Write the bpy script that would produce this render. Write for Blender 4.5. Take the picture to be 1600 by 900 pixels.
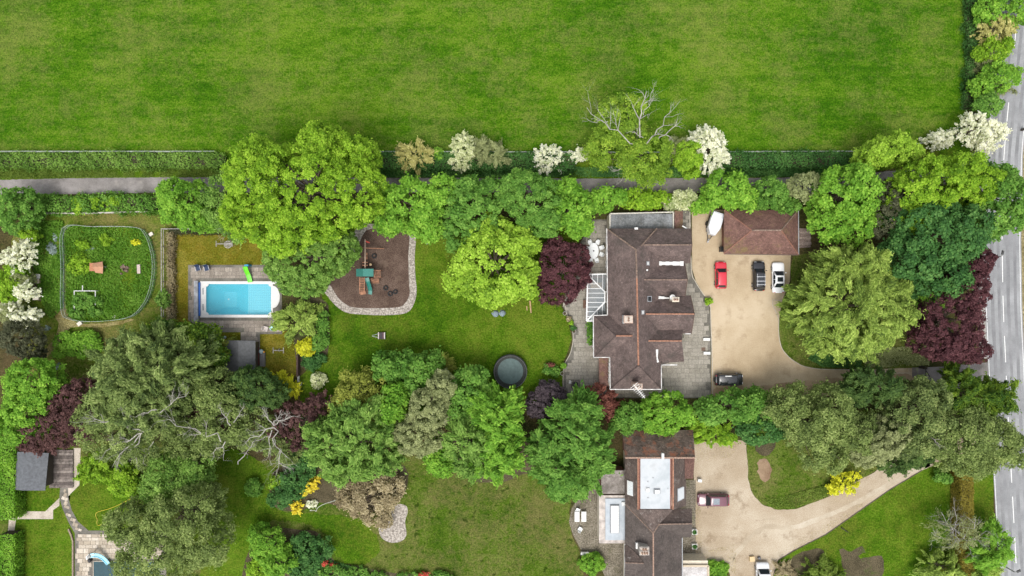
import bpy, bmesh, math, random
import numpy as np
from mathutils import Vector, Matrix
for o in list(bpy.data.objects): bpy.data.objects.remove(o)
SC = bpy.context.scene
COL = SC.collection
R = math.radians
# ---------------------------------------------------------------- camera, sky, sun, exposure
HC = 107.0                                   # height of the camera above the gardens
cam_d = bpy.data.cameras.new('camera'); cam = bpy.data.objects.new('camera', cam_d); COL.objects.link(cam)
cam.location = (0, 0, HC); cam.rotation_euler = (0, 0, 0)
cam_d.sensor_width = 36.0; cam_d.lens = 18.0 * HC / 80.0
cam_d.clip_start = 1.0; cam_d.clip_end = 3000
SC.camera = cam
SC.render.resolution_x, SC.render.resolution_y = 1024, 576
SUN_EL, SUN_AZ = 68.0, 195.0                 # degrees above the horizon; clockwise from +Y (up in the picture)
world = bpy.data.worlds.new('World'); SC.world = world; world.use_nodes = True
nt = world.node_tree; bg = nt.nodes['Background']
sky = nt.nodes.new('ShaderNodeTexSky'); sky.sky_type = 'NISHITA'; sky.sun_disc = False
sky.sun_elevation = R(SUN_EL); sky.sun_rotation = R(SUN_AZ); sky.dust_density = 4.0; sky.air_density = 1.0
hs = nt.nodes.new('ShaderNodeHueSaturation'); hs.inputs['Saturation'].default_value = 0.3
nt.links.new(sky.outputs[0], hs.inputs['Color']); nt.links.new(hs.outputs[0], bg.inputs['Color'])
bg.inputs['Strength'].default_value = 0.15
sd = bpy.data.lights.new('sun', 'SUN'); sd.energy = 1.05; sd.angle = R(26); sd.color = (1.0, 0.96, 0.90)
so = bpy.data.objects.new('sun', sd); COL.objects.link(so)
_az, _el = R(SUN_AZ), R(SUN_EL)
so.rotation_euler = Vector((math.sin(_az)*math.cos(_el), math.cos(_az)*math.cos(_el), math.sin(_el))).to_track_quat('Z', 'Y').to_euler()
so.location = (0, 0, 60)
SC.view_settings.view_transform = 'Standard'; SC.view_settings.look = 'None'
SC.view_settings.exposure = 0.76; SC.view_settings.gamma = 1.0; SC.view_settings.use_curve_mapping = False
SC.render.engine = 'CYCLES'

# ---------------------------------------------------------------- helpers
RNG = np.random.default_rng(7)
random.seed(7)
def P(x, y, z=0.0):
    """photo pixel of a point known to stand z metres above the ground -> world point"""
    s = 0.1 * (HC - z) / HC
    return Vector(((x - 800) * s, (450 - y) * s, z))
ORG = {}
def tag(o, label=None, cat=None, group=None, kind=None):
    if label: o['label'] = label
    if cat: o['category'] = cat
    if group: o['group'] = group
    if kind: o['kind'] = kind
    return o
def thing(name, label, cat, loc, group=None, rz=0.0):
    o = bpy.data.objects.new(name, None); COL.objects.link(o); o.empty_display_size = 0.3
    o.location = loc; o.rotation_euler = (0, 0, rz)
    ORG[o.name] = Vector(loc)
    return tag(o, label, cat, group)
class MB:
    def __init__(s): s.v = []; s.f = []; s.uv = None
    def add(s, vs, fs):
        n = len(s.v); s.v += [tuple(v) for v in vs]; s.f += [tuple(i + n for i in f) for f in fs]; return s
    def box(s, c, d, rz=0.0, top=1.0):
        x, y, z = d[0] / 2, d[1] / 2, d[2] / 2; ca, sa = math.cos(rz), math.sin(rz)
        vs = []
        for k, t in ((-1, 1.0), (1, top)):
            for a, b in ((-1, -1), (1, -1), (1, 1), (-1, 1)):
                px, py = a * x * t, b * y * t
                vs.append((c[0] + px * ca - py * sa, c[1] + px * sa + py * ca, c[2] + k * z))
        return s.add(vs, [(3, 2, 1, 0), (4, 5, 6, 7), (0, 1, 5, 4), (1, 2, 6, 5), (2, 3, 7, 6), (3, 0, 4, 7)])
    def bar(s, a, b, w, h=None):
        """square bar from a to b"""
        return s.tube([a, b], [w * 0.707] * 2, 4, h)
    def tube(s, pts, rad, n=6, flat=None, cap=True):
        pts = [Vector(p) for p in pts]; base = len(s.v); m = len(pts)
        for i, p in enumerate(pts):
            t = (pts[min(i + 1, m - 1)] - pts[max(i - 1, 0)])
            t = t.normalized() if t.length > 1e-9 else Vector((0, 0, 1))
            ref = Vector((0, 0, 1)) if abs(t.z) < 0.9 else Vector((1, 0, 0))
            u = t.cross(ref).normalized(); w = u.cross(t)
            for k in range(n):
                a = 2 * math.pi * (k + 0.5) / n
                q = p + rad[i] * (math.cos(a) * u + math.sin(a) * w * (flat or 1.0))
                s.v.append(tuple(q))
        for i in range(m - 1):
            for k in range(n):
                a = base + i * n + k; b = base + i * n + (k + 1) % n
                s.f.append((a, b, b + n, a + n))
        if cap:
            s.f.append(tuple(base + k for k in range(n))[::-1]); s.f.append(tuple(base + (m - 1) * n + k for k in range(n)))
        return s
    def cyl(s, c, r, h, n=16, r2=None):
        return s.tube([(c[0], c[1], c[2]), (c[0], c[1], c[2] + h)], [r, r if r2 is None else r2], n)
    def prism(s, pts, z0, z1):
        n = len(pts); b = len(s.v)
        s.v += [(p[0], p[1], z0) for p in pts] + [(p[0], p[1], z1) for p in pts]
        ar = sum(pts[i][0] * pts[(i + 1) % n][1] - pts[(i + 1) % n][0] * pts[i][1] for i in range(n))
        o = range(n) if ar > 0 else range(n - 1, -1, -1); o = list(o)
        s.f.append(tuple(b + n + i for i in o)); s.f.append(tuple(b + i for i in o[::-1]))
        for k in range(n):
            i, j = o[k], o[(k + 1) % n]; s.f.append((b + i, b + j, b + n + j, b + n + i))
        return s
    def loft(s, loops, cap0=True, cap1=True):
        n = len(loops[0]); b = len(s.v)
        for l in loops: s.v += [tuple(p) for p in l]
        for i in range(len(loops) - 1):
            for k in range(n):
                a = b + i * n + k; c = b + i * n + (k + 1) % n
                s.f.append((a, c, c + n, a + n))
        if cap0: s.f.append(tuple(b + k for k in range(n))[::-1])
        if cap1: s.f.append(tuple(b + (len(loops) - 1) * n + k for k in range(n)))
        return s
    def build(s, name, mat, parent=None, local=False, smooth=False, origin=None):
        me = bpy.data.meshes.new(name)
        if parent is not None:
            org = Vector((0, 0, 0)) if local else ORG[parent.name]
        else:
            a = np.array(s.v); org = Vector(origin) if origin is not None else Vector((a[:, 0].mean(), a[:, 1].mean(), a[:, 2].min()))
        me.from_pydata([(v[0] - org[0], v[1] - org[1], v[2] - org[2]) for v in s.v], [], s.f)
        if s.uv is not None:
            l = me.uv_layers.new(name='UVMap'); l.data.foreach_set('uv', np.array(s.uv, dtype=np.float32).ravel())
        me.validate(); me.materials.append(mat)
        if smooth: me.polygons.foreach_set('use_smooth', [True] * len(me.polygons))
        o = bpy.data.objects.new(name, me); COL.objects.link(o)
        if parent is not None: o.parent = parent; ORG[o.name] = Vector(ORG[parent.name])
        else: o.location = org; ORG[o.name] = org
        return o
def clone(o, loc=None, rz=None, parent=None):
    c = o.copy(); COL.objects.link(c); c.parent = parent
    if loc is not None: c.location = loc
    if rz is not None: c.rotation_euler = (0, 0, rz)
    ORG[c.name] = Vector(c.location)
    for ch in list(o.children): clone(ch, None, None, c)
    return c

# ---------------------------------------------------------------- materials
MATS = {}
def newmat(name):
    m = bpy.data.materials.new(name); m.use_nodes = True
    return m, m.node_tree, m.node_tree.nodes['Principled BSDF']
def N(t, kind, **kw):
    n = t.nodes.new(kind)
    for k, v in kw.items():
        if hasattr(n, k): setattr(n, k, v)
        else: n.inputs[k].default_value = v
    return n
def c4(c): return (c[0], c[1], c[2], 1.0)
def noise(t, vec, scale, detail=3.0, rough=0.6):
    n = N(t, 'ShaderNodeTexNoise'); n.inputs['Scale'].default_value = scale; n.inputs['Detail'].default_value = detail
    n.inputs['Roughness'].default_value = rough
    if vec is not None: t.links.new(vec, n.inputs['Vector'])
    return n.outputs['Fac']
def ramp(t, fac, stops):
    n = N(t, 'ShaderNodeValToRGB'); e = n.color_ramp.elements
    while len(e) < len(stops): e.new(0.5)
    for i, (p, c) in enumerate(stops): e[i].position = p; e[i].color = c4(c) if len(c) == 3 else c
    t.links.new(fac, n.inputs[0]); return n.outputs[0]
def mixc(t, fac, a, b, mode='MIX'):
    n = N(t, 'ShaderNodeMix'); n.data_type = 'RGBA'; n.blend_type = mode
    for s, v in ((n.inputs[0], fac), (n.inputs[6], a), (n.inputs[7], b)):
        if isinstance(v, (int, float)): s.default_value = v
        elif isinstance(v, tuple): s.default_value = c4(v)
        else: t.links.new(v, s)
    return n.outputs[2]
def math_(t, op, a, b=None, c=None):
    n = N(t, 'ShaderNodeMath'); n.operation = op
    for s, v in zip(n.inputs, (a, b, c)):
        if v is None: continue
        if isinstance(v, (int, float)): s.default_value = v
        else: t.links.new(v, s)
    return n.outputs[0]
def bump(t, p, h, strength=0.4, dist=0.05):
    b = N(t, 'ShaderNodeBump'); b.inputs['Strength'].default_value = strength; b.inputs['Distance'].default_value = dist
    t.links.new(h, b.inputs['Height']); t.links.new(b.outputs[0], p.inputs['Normal'])
def plain(name, col, rough=0.6, metal=0.0, var=0.12, scale=6.0, spec=0.4, coat=0.0):
    if name in MATS: return MATS[name]
    m, t, p = newmat(name)
    tc = N(t, 'ShaderNodeTexCoord'); v = tc.outputs['Object']
    f = noise(t, v, scale, 4)
    lo = tuple(max(0, c * (1 - var * 1.6)) for c in col); hi = tuple(min(1, c * (1 + var)) for c in col)
    t.links.new(ramp(t, f, [(0.34, lo), (0.66, hi)]), p.inputs['Base Color'])
    p.inputs['Roughness'].default_value = rough; p.inputs['Metallic'].default_value = metal
    p.inputs['Specular IOR Level'].default_value = spec; p.inputs['Coat Weight'].default_value = coat
    MATS[name] = m; return m
def grass(name, dark, mid, light, dry=None, dryamt=0.0, spots=0.0, stretch=1.0, big=0.035, streak=0.0):
    m, t, p = newmat(name)
    tc = N(t, 'ShaderNodeTexCoord'); mp = N(t, 'ShaderNodeMapping'); mp.inputs['Scale'].default_value = (1.0, stretch, 1.0)
    t.links.new(tc.outputs['Object'], mp.inputs['Vector']); v = mp.outputs[0]; o = tc.outputs['Object']
    a = noise(t, v, big, 5, 0.62); b = noise(t, v, 0.42, 7, 0.72); c = noise(t, o, 2.6, 5, 0.78)
    f = math_(t, 'MULTIPLY_ADD', a, 0.36, math_(t, 'MULTIPLY_ADD', b, 0.32, math_(t, 'MULTIPLY', c, 0.32)))
    if streak:
        m2 = N(t, 'ShaderNodeMapping'); m2.inputs['Scale'].default_value = (0.035, 0.75, 1.0); t.links.new(o, m2.inputs['Vector'])
        f = math_(t, 'MULTIPLY_ADD', math_(t, 'SUBTRACT', noise(t, m2.outputs[0], 1.0, 4, 0.6), 0.5), streak, f)
    col = ramp(t, f, [(0.43, dark), (0.495, mid), (0.565, light)])
    if dry:
        d = noise(t, o, 0.11, 6, 0.7); d2 = noise(t, o, 1.3, 4, 0.7)
        k = math_(t, 'MULTIPLY_ADD', d2, 0.35, math_(t, 'MULTIPLY', d, 0.65))
        k = ramp(t, k, [(0.47 - 0.1 * dryamt, (0, 0, 0)), (0.62 - 0.08 * dryamt, (1, 1, 1))])
        col = mixc(t, math_(t, 'MULTIPLY', k, min(1.0, 0.35 + dryamt)), col, dry)
    if spots:
        s = noise(t, o, 0.9, 3, 0.5)
        s = ramp(t, s, [(0.62, (0, 0, 0)), (0.68, (1, 1, 1))])
        col = mixc(t, math_(t, 'MULTIPLY', s, spots), col, tuple(x * 0.45 for x in dark))
    fine = noise(t, o, 4.5, 4, 0.8)
    col = mixc(t, 1.0, col, ramp(t, fine, [(0.34, (0.45, 0.48, 0.42)), (0.66, (1.48, 1.42, 1.4))]), 'MULTIPLY')
    t.links.new(col, p.inputs['Base Color']); p.inputs['Roughness'].default_value = 0.9
    p.inputs['Specular IOR Level'].default_value = 0.03
    bump(t, p, math_(t, 'ADD', c, fine), 0.7, 0.12)
    MATS[name] = m; return m
def grit(name, cols, scale=7.0, big=0.15, patch=None, rough=0.95, pa=0.5, speck=0.25):
    """loose or mineral surface: three tones mixed over two scales, with stains of their own shape"""
    m, t, p = newmat(name)
    o = N(t, 'ShaderNodeTexCoord').outputs['Object']
    a = noise(t, o, big, 5, 0.65); b = noise(t, o, scale, 4, 0.75)
    f = math_(t, 'MULTIPLY_ADD', a, 1 - speck * 1.6, math_(t, 'MULTIPLY', b, speck * 1.6))
    col = ramp(t, f, [(0.40, cols[0]), (0.5, cols[1]), (0.6, cols[2])])
    if patch:
        k = noise(t, o, 0.35, 6, 0.72); k = ramp(t, k, [(0.55, (0, 0, 0)), (0.68, (1, 1, 1))])
        col = mixc(t, math_(t, 'MULTIPLY', k, pa), col, patch)
    t.links.new(col, p.inputs['Base Color']); p.inputs['Roughness'].default_value = rough
    p.inputs['Specular IOR Level'].default_value = 0.2
    bump(t, p, b, 0.5, 0.05)
    MATS[name] = m; return m
def slabmat(name, cols, patch=(0.1, 0.1, 0.07), pa=0.5):
    m, t, p = newmat(name)
    o = N(t, 'ShaderNodeTexCoord').outputs['Object']; g = N(t, 'ShaderNodeNewGeometry').outputs['Position']
    r = N(t, 'ShaderNodeObjectInfo').outputs['Random']
    col = ramp(t, r, [(0.0, cols[0]), (0.5, cols[1]), (1.0, cols[2])])
    k = ramp(t, noise(t, g, 0.45, 6, 0.7), [(0.45, (0, 0, 0)), (0.68, (1, 1, 1))])
    col = mixc(t, math_(t, 'MULTIPLY', k, pa), col, patch)
    col = mixc(t, 1.0, col, ramp(t, noise(t, g, 6, 4, 0.7), [(0.3, (0.7, 0.7, 0.7)), (0.7, (1.25, 1.25, 1.25))]), 'MULTIPLY')
    t.links.new(col, p.inputs['Base Color']); p.inputs['Roughness'].default_value = 0.9
    p.inputs['Specular IOR Level'].default_value = 0.2
    MATS[name] = m; return m
def tilemat(name, cols, patch=None, pa=0.6, pscale=0.5, pth=0.55, course=0.30):
    """small clay tiles, courses across the slope (UV: u along the eaves, v up the slope, metres)"""
    m, t, p = newmat(name)
    uv = N(t, 'ShaderNodeUVMap').outputs[0]; o = N(t, 'ShaderNodeNewGeometry').outputs['Position']
    br = N(t, 'ShaderNodeTexBrick'); t.links.new(uv, br.inputs['Vector'])
    br.inputs['Color1'].default_value = c4(cols[0]); br.inputs['Color2'].default_value = c4(cols[2])
    br.inputs['Mortar'].default_value = c4(tuple(x * 0.45 for x in cols[0])); br.inputs['Scale'].default_value = 1.0
    br.inputs['Brick Width'].default_value = course; br.inputs['Row Height'].default_value = course * 0.75
    br.inputs['Mortar Size'].default_value = 0.012; br.inputs['Mortar Smooth'].default_value = 0.3
    a = ramp(t, noise(t, o, 0.5, 5, 0.7), [(0.36, cols[0]), (0.5, cols[1]), (0.64, cols[2])])
    col = mixc(t, 0.55, br.outputs['Color'], a)
    col = mixc(t, 1.0, col, ramp(t, noise(t, o, 5, 4, 0.75), [(0.3, (0.68, 0.68, 0.68)), (0.7, (1.28, 1.26, 1.24))]), 'MULTIPLY')
    lk = ramp(t, noise(t, o, 1.6, 6, 0.8), [(0.57, (0, 0, 0)), (0.66, (1, 1, 1))])
    col = mixc(t, math_(t, 'MULTIPLY', lk, 0.42), col, tuple(min(0.4, x * 1.7 + 0.03) for x in cols[2]))
    if patch:
        k = ramp(t, noise(t, o, pscale, 7, 0.75), [(pth, (0, 0, 0)), (pth + 0.1, (1, 1, 1))])
        col = mixc(t, math_(t, 'MULTIPLY', k, pa), col, patch)
    t.links.new(col, p.inputs['Base Color']); p.inputs['Roughness'].default_value = 0.85
    p.inputs['Specular IOR Level'].default_value = 0.25
    bump(t, p, br.outputs['Fac'], -0.4, 0.03)
    MATS[name] = m; return m
def leafmat(name, dark, mid, light, trans=0.36):
    dark, mid, light = (tuple(min(0.86, x * 1.42) for x in q) for q in (dark, mid, light))
    m, t, p = newmat(name)
    a = N(t, 'ShaderNodeAttribute'); a.attribute_name = 'tint'
    col = ramp(t, a.outputs['Fac'], [(0.08, dark), (0.5, mid), (0.95, light)])
    t.links.new(col, p.inputs['Base Color']); p.inputs['Roughness'].default_value = 0.55
    p.inputs['Specular IOR Level'].default_value = 0.12
    if trans:
        tr = N(t, 'ShaderNodeBsdfTranslucent'); t.links.new(mixc(t, 1.0, col, (1.25, 1.3, 0.7), 'MULTIPLY'), tr.inputs['Color'])
        mx = N(t, 'ShaderNodeMixShader'); mx.inputs[0].default_value = trans
        t.links.new(p.outputs[0], mx.inputs[1]); t.links.new(tr.outputs[0], mx.inputs[2])
        t.links.new(mx.outputs[0], t.nodes['Material Output'].inputs['Surface'])
    MATS[name] = m; return m
def seethrough(name, col, clear, rough=0.1, gloss=True):
    m, t, p = newmat(name)
    p.inputs['Base Color'].default_value = c4(col); p.inputs['Roughness'].default_value = rough
    tr = N(t, 'ShaderNodeBsdfTransparent'); mx = N(t, 'ShaderNodeMixShader'); mx.inputs[0].default_value = clear
    t.links.new(p.outputs[0], mx.inputs[1]); t.links.new(tr.outputs[0], mx.inputs[2])
    t.links.new(mx.outputs[0], t.nodes['Material Output'].inputs['Surface'])
    MATS[name] = m; return m

# ---------------------------------------------------------------- ground sheets
def smooth_loop(pts, n=4):
    """Catmull-Rom through the corners of a closed outline"""
    out = []; m = len(pts)
    for i in range(m):
        p0, p1, p2, p3 = (pts[(i + k - 1) % m] for k in range(4))
        for k in range(n):
            t = k / n
            out.append(tuple(0.5 * ((2 * p1[d]) + (-p0[d] + p2[d]) * t + (2 * p0[d] - 5 * p1[d] + 4 * p2[d] - p3[d]) * t * t +
                       (-p0[d] + 3 * p1[d] - 3 * p2[d] + p3[d]) * t ** 3) for d in (0, 1)))
    return out
def rough_loop(pts, step=5.0, amp=1.2):
    out = []; m = len(pts)
    for i in range(m):
        a, b = pts[i], pts[(i + 1) % m]; L = math.hypot(b[0] - a[0], b[1] - a[1]); k = max(1, min(300, int(L / step)))
        for j in range(k):
            t = j / k
            out.append((a[0] + (b[0] - a[0]) * t + random.uniform(-amp, amp), a[1] + (b[1] - a[1]) * t + random.uniform(-amp, amp)))
    return out
def sheet(name, pts, z, mat, holes=(), px=True, smooth=0, rough=0.0, kind='structure', parent=None):
    if smooth: pts = smooth_loop(pts, smooth)
    if rough: pts = rough_loop(pts, 5.0, rough)
    bm = bmesh.new(); es = []
    for lp in [pts] + list(holes):
        vs = [bm.verts.new(P(p[0], p[1]) + Vector((0, 0, z)) if px else (p[0], p[1], z)) for p in lp]
        es += [bm.edges.new((vs[i], vs[(i + 1) % len(vs)])) for i in range(len(vs))]
    bmesh.ops.triangle_fill(bm, edges=es, use_beauty=True, normal=(0, 0, 1))
    for f in bm.faces:
        if f.normal.z < 0: f.normal_flip()
    me = bpy.data.meshes.new(name); bm.to_mesh(me); bm.free(); me.materials.append(mat)
    o = bpy.data.objects.new(name, me); COL.objects.link(o); ORG[o.name] = Vector((0, 0, 0))
    if parent is not None: o.parent = parent
    else: o['kind'] = kind
    return o
def inside(p, poly):
    x, y = p; c = False; n = len(poly); j = n - 1
    for i in range(n):
        if (poly[i][1] > y) != (poly[j][1] > y) and x < (poly[j][0] - poly[i][0]) * (y - poly[i][1]) / (poly[j][1] - poly[i][1]) + poly[i][0]: c = not c
        j = i
    return c
def pave(parent, poly, cw, ch, z, mat, name='paving_slab', ang=0.0, skip=None, h=0.03, limit=300):
    """slabs laid in staggered courses inside a pixel outline; alike slabs share a mesh"""
    kinds = {}
    xs = [p[0] for p in poly]; ys = [p[1] for p in poly]; cx, cy = sum(xs) / len(xs), sum(ys) / len(ys)
    ca, sa = math.cos(ang), math.sin(ang); D = max(max(xs) - min(xs), max(ys) - min(ys)) * 0.75 + 20
    y = -D; n = 0; row = 0
    while y < D:
        hh = ch * random.choice((0.8, 1.0, 1.0, 1.25)); x = -D + random.uniform(0, cw)
        while x < D:
            w = cw * random.choice((0.65, 1.0, 1.0, 1.35))
            qs = [(cx + u * ca - v * sa, cy + u * sa + v * ca) for u, v in ((x, y), (x + w, y), (x + w, y + hh), (x, y + hh))]
            if all(inside(q, poly) for q in qs) and not (skip and any(skip(*q) for q in qs)) and n < limit:
                k = (round(w, 2), round(hh, 2))
                if k not in kinds:
                    b = MB(); b.box((0, 0, h / 2), (w * 0.1 - 0.035, hh * 0.1 - 0.035, h), top=0.985)
                    me = bpy.data.meshes.new(name); me.from_pydata(b.v, [], b.f); me.materials.append(mat); kinds[k] = me
                o = bpy.data.objects.new(name, kinds[k]); COL.objects.link(o); o.parent = parent
                mx, my = cx + (x + w / 2) * ca - (y + hh / 2) * sa, cy + (x + w / 2) * sa + (y + hh / 2) * ca
                q = P(mx, my); o.location = (q.x, q.y, z + random.uniform(0, 0.006)); o.rotation_euler = (0, 0, -ang); n += 1
            x += w
        y += hh; row += 1
    return n
# ---------------------------------------------------------------- foliage
def unit(a): return a / np.maximum(np.linalg.norm(a, axis=-1, keepdims=True), 1e-9)
def leaf_obj(name, pos, nrm, tan, L, W, tint, mat, parent=None, origin=None):
    """one mesh of separate four-cornered leaves"""
    n = len(pos); org = np.array(ORG[parent.name] if parent is not None else origin)
    nrm = unit(nrm); tan = unit(tan - nrm * (tan * nrm).sum(1, keepdims=True)); bi = np.cross(nrm, tan)
    L = np.broadcast_to(np.asarray(L, float), (n,))[:, None]; W = np.broadcast_to(np.asarray(W, float), (n,))[:, None]
    V = np.empty((n, 4, 3))
    V[:, 0] = pos - tan * L * 0.5; V[:, 2] = pos + tan * L * 0.5 - nrm * L * 0.10
    V[:, 1] = pos + bi * W * 0.5 + tan * L * 0.06 + nrm * W * 0.10; V[:, 3] = pos - bi * W * 0.5 + tan * L * 0.06 + nrm * W * 0.10
    V -= org
    me = bpy.data.meshes.new(name)
    me.vertices.add(4 * n); me.vertices.foreach_set('co', V.astype(np.float32).ravel())
    me.loops.add(4 * n); me.loops.foreach_set('vertex_index', np.arange(4 * n, dtype=np.int32))
    me.polygons.add(n); me.polygons.foreach_set('loop_start', np.arange(0, 4 * n, 4, dtype=np.int32))
    at = me.attributes.new('tint', 'FLOAT', 'FACE'); at.data.foreach_set('value', np.clip(tint, 0, 1).astype(np.float32))
    me.update(calc_edges=True); me.materials.append(mat)
    o = bpy.data.objects.new(name, me); COL.objects.link(o)
    if parent is not None: o.parent = parent; ORG[o.name] = ORG[parent.name]
    else: o.location = origin; ORG[o.name] = Vector(origin)
    return o
def fib(n, zmin, rng):
    i = np.arange(n) + 0.5
    z = 1 - (1 - zmin) * i / n; th = i * 2.399963 + rng.uniform(0, 6.28)
    r = np.sqrt(np.maximum(0, 1 - z * z)); d = np.stack([r * np.cos(th), r * np.sin(th), z], 1)
    return unit(d + rng.normal(0, 0.09, d.shape))
LEAVES = [0]
# leaf length, width, clump radius, cover, style, outline unevenness
KIND = {
 'broad':   dict(L=0.40, W=0.29, rc=0.74, cov=2.3, st='round', amp=0.16),
 'small':   dict(L=0.30, W=0.22, rc=0.52, cov=2.3, st='round', amp=0.14),
 'fine':    dict(L=0.27, W=0.19, rc=0.38, cov=2.4, st='round', amp=0.12),
 'airy':    dict(L=0.30, W=0.19, rc=0.75, cov=1.55, st='round', amp=0.24),
 'spray':   dict(L=0.58, W=0.22, rc=0.85, cov=2.7, st='spray', amp=0.20),
 'needle':  dict(L=0.50, W=0.15, rc=0.75, cov=3.0, st='spray', amp=0.18),
 'blossom': dict(L=0.26, W=0.21, rc=0.42, cov=2.0, st='spray', amp=0.24),
 'twiggy':  dict(L=0.50, W=0.09, rc=0.65, cov=2.2, st='spray', amp=0.24),
}
def crown(parent, lobes, kind, mat, rng, name='crown', dens=1.0, zmin=-0.45):
    """leaves in clumps over the skin of one or more lobes (world: cx,cy,cz,rx,ry,up,down), plus an inner layer"""
    K = KIND[kind]; PO = []; NO = []; TA = []; TI = []; LL = []
    LB = [np.array(l, float) for l in lobes]
    for li, (cx, cy, cz, rx, ry, up, dn) in enumerate(LB):
        rm = (rx * ry) ** 0.5; rc0 = min(K['rc'], 0.42 * rm) * (0.85 + 0.3 * min(1, rm / 8))
        area = 2 * math.pi * ((rx * ry) ** 1.6 / 3 + 2 * (rm * max(up, 0.6 * rm)) ** 1.6 / 3) ** (1 / 1.6) * 1.35
        nc = int(max(9, 1.22 * area / (math.pi * rc0 ** 2)))
        d = fib(nc, zmin, rng)
        W_ = rng.normal(0, 2.2, (6, 3)); PH = rng.uniform(0, 6.28, 6)
        nz = np.sin(d @ W_.T + PH).mean(1) * 2.0
        W2 = rng.normal(0, 6.0, (6, 3)); nz2 = np.sin(d @ W2.T + PH[::-1]).mean(1) * 1.6
        rad = 1 - 0.5 * rc0 / rm + K['amp'] * (0.8 * nz + 0.8 * nz2) * 0.85 + rng.normal(0, 0.05, nc)
        rad = np.clip(rad, 0.45, 1.16)
        inner = rng.random(nc) < 0.20
        rad = np.where(inner, rad * rng.uniform(0.55, 0.8, nc), rad)
        ax = np.stack([np.full(nc, rx), np.full(nc, ry), np.where(d[:, 2] > 0, up, dn)], 1)
        c = np.array([cx, cy, cz]) + d * ax * rad[:, None]
        keep = np.ones(nc, bool)
        for lj, o in enumerate(LB):
            if lj == li: continue
            q = (c - o[:3]) / np.stack([np.full(nc, o[3]), np.full(nc, o[4]), np.where(c[:, 2] > o[2], o[5], o[6])], 1)
            keep &= (np.linalg.norm(q, axis=1) > 0.72)
        keep &= (c[:, 2] > 0.15) & (rng.random(nc) > 0.07)
        c = c[keep]; d = d[keep]; n2 = len(c)
        if n2 == 0: continue
        rc = rc0 * (0.45 + 1.15 * rng.random(n2) ** 1.3); ct = np.clip(rng.normal(0.48, 0.24, n2), 0.0, 1.0)
        la = K['L'] * K['W'] * 0.5
        per = np.maximum(5, K['cov'] * dens * 1.9 * math.pi * rc ** 2 / 1.25 / la * 0.62).astype(int)
        idx = np.repeat(np.arange(n2), per); m = len(idx); LEAVES[0] += m
        out = unit(d * np.array([1, 1, 0.8]) + np.array([0, 0, 0.25]))[idx]
        v = unit(unit(rng.normal(0, 1, (m, 3))) + 0.55 * out + np.array([0, 0, 0.3]))
        r = rc[idx, None]; f = rng.uniform(0.5, 1.08, (m, 1)) * np.where(rng.random((m, 1)) < .16, rng.uniform(1.05, 1.6, (m, 1)), 1.0)
        if K['st'] == 'spray':
            hz = unit(out * np.array([1, 1, 0.45]) + rng.normal(0, 0.34, (n2, 3))[idx])
            a = (v * hz).sum(1, keepdims=True); off = (v - a * hz) * 0.58 + hz * a * 1.55
            off[:, 2] -= 0.22 * np.abs(a[:, 0]) * np.maximum(a[:, 0], 0)
            pos = c[idx] + off * r * f
            tan = hz + rng.normal(0, 0.42, (m, 3)); nrm = np.array([0, 0, 1.0]) + 0.45 * v + rng.normal(0, 0.38, (m, 3))
        else:
            pos = c[idx] + v * r * f * np.array([1, 1, 0.82])
            tan = rng.normal(0, 1, (m, 3)); nrm = 0.6 * v + np.array([0, 0, 0.75]) + rng.normal(0, 0.36, (m, 3))
        PO.append(pos); NO.append(nrm); TA.append(tan); TI.append(ct[idx] * 0.5 + rng.random(m) ** 1.25 * 0.5)
        LL.append(rng.uniform(0.7, 1.25, m))
    pos = np.concatenate(PO); s = np.concatenate(LL)
    ok = pos[:, 2] > 0.03
    return leaf_obj(name, pos[ok], np.concatenate(NO)[ok], np.concatenate(TA)[ok], K['L'] * s[ok], K['W'] * s[ok], np.concatenate(TI)[ok], mat, parent)
def branch(mb, p, d, L, r, depth, rng, wig=0.35, split=3, up=0.1, n=5):
    p = Vector(p); d = Vector(d).normalized(); pts = [p]; rs = [r]; k = 4
    for i in range(k):
        d = (d + Vector(rng.normal(0, wig / 2.2, 3)) + Vector((0, 0, up / k))).normalized()
        p = p + d * (L / k); pts.append(p); rs.append(r * (1 - 0.62 * (i + 1) / k))
    mb.tube(pts, rs, n)
    if depth > 0:
        for j in range(split):
            i = rng.integers(1, k + 1); e = Vector(rng.normal(0, 1, 3)); dd = (d + 0.9 * e.normalized()).normalized()
            branch(mb, pts[i], dd, L * rng.uniform(0.45, 0.7), rs[i] * 0.72, depth - 1, rng, wig, split, up, max(3, n - 1))
def limb_px(mb, a, b, r, rng, depth=3, split=5, wig=0.4):
    """a dead limb between two photo points of known height, with side shoots"""
    A, B = P(*a), P(*b); d = B - A; L = d.length; k = 6; pts = [A]; rs = [r]
    for i in range(1, k + 1):
        t = i / k; w = L * 0.045 * (1 if i < k else 0)
        pts.append(A + d * t + Vector(rng.normal(0, w + 1e-6, 3))); rs.append(r * (1 - 0.65 * t))
    mb.tube(pts, rs, 6)
    for j in range(split):
        i = int(rng.integers(2, k + 1)); e = Vector(rng.normal(0, 1, 3)); e.z *= 0.4
        branch(mb, pts[i], (d.normalized() + 0.9 * e.normalized()), L * rng.uniform(0.25, 0.45), rs[i] * 0.75, depth - 1, rng, wig, 3)
TREE_N = [0]
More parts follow.
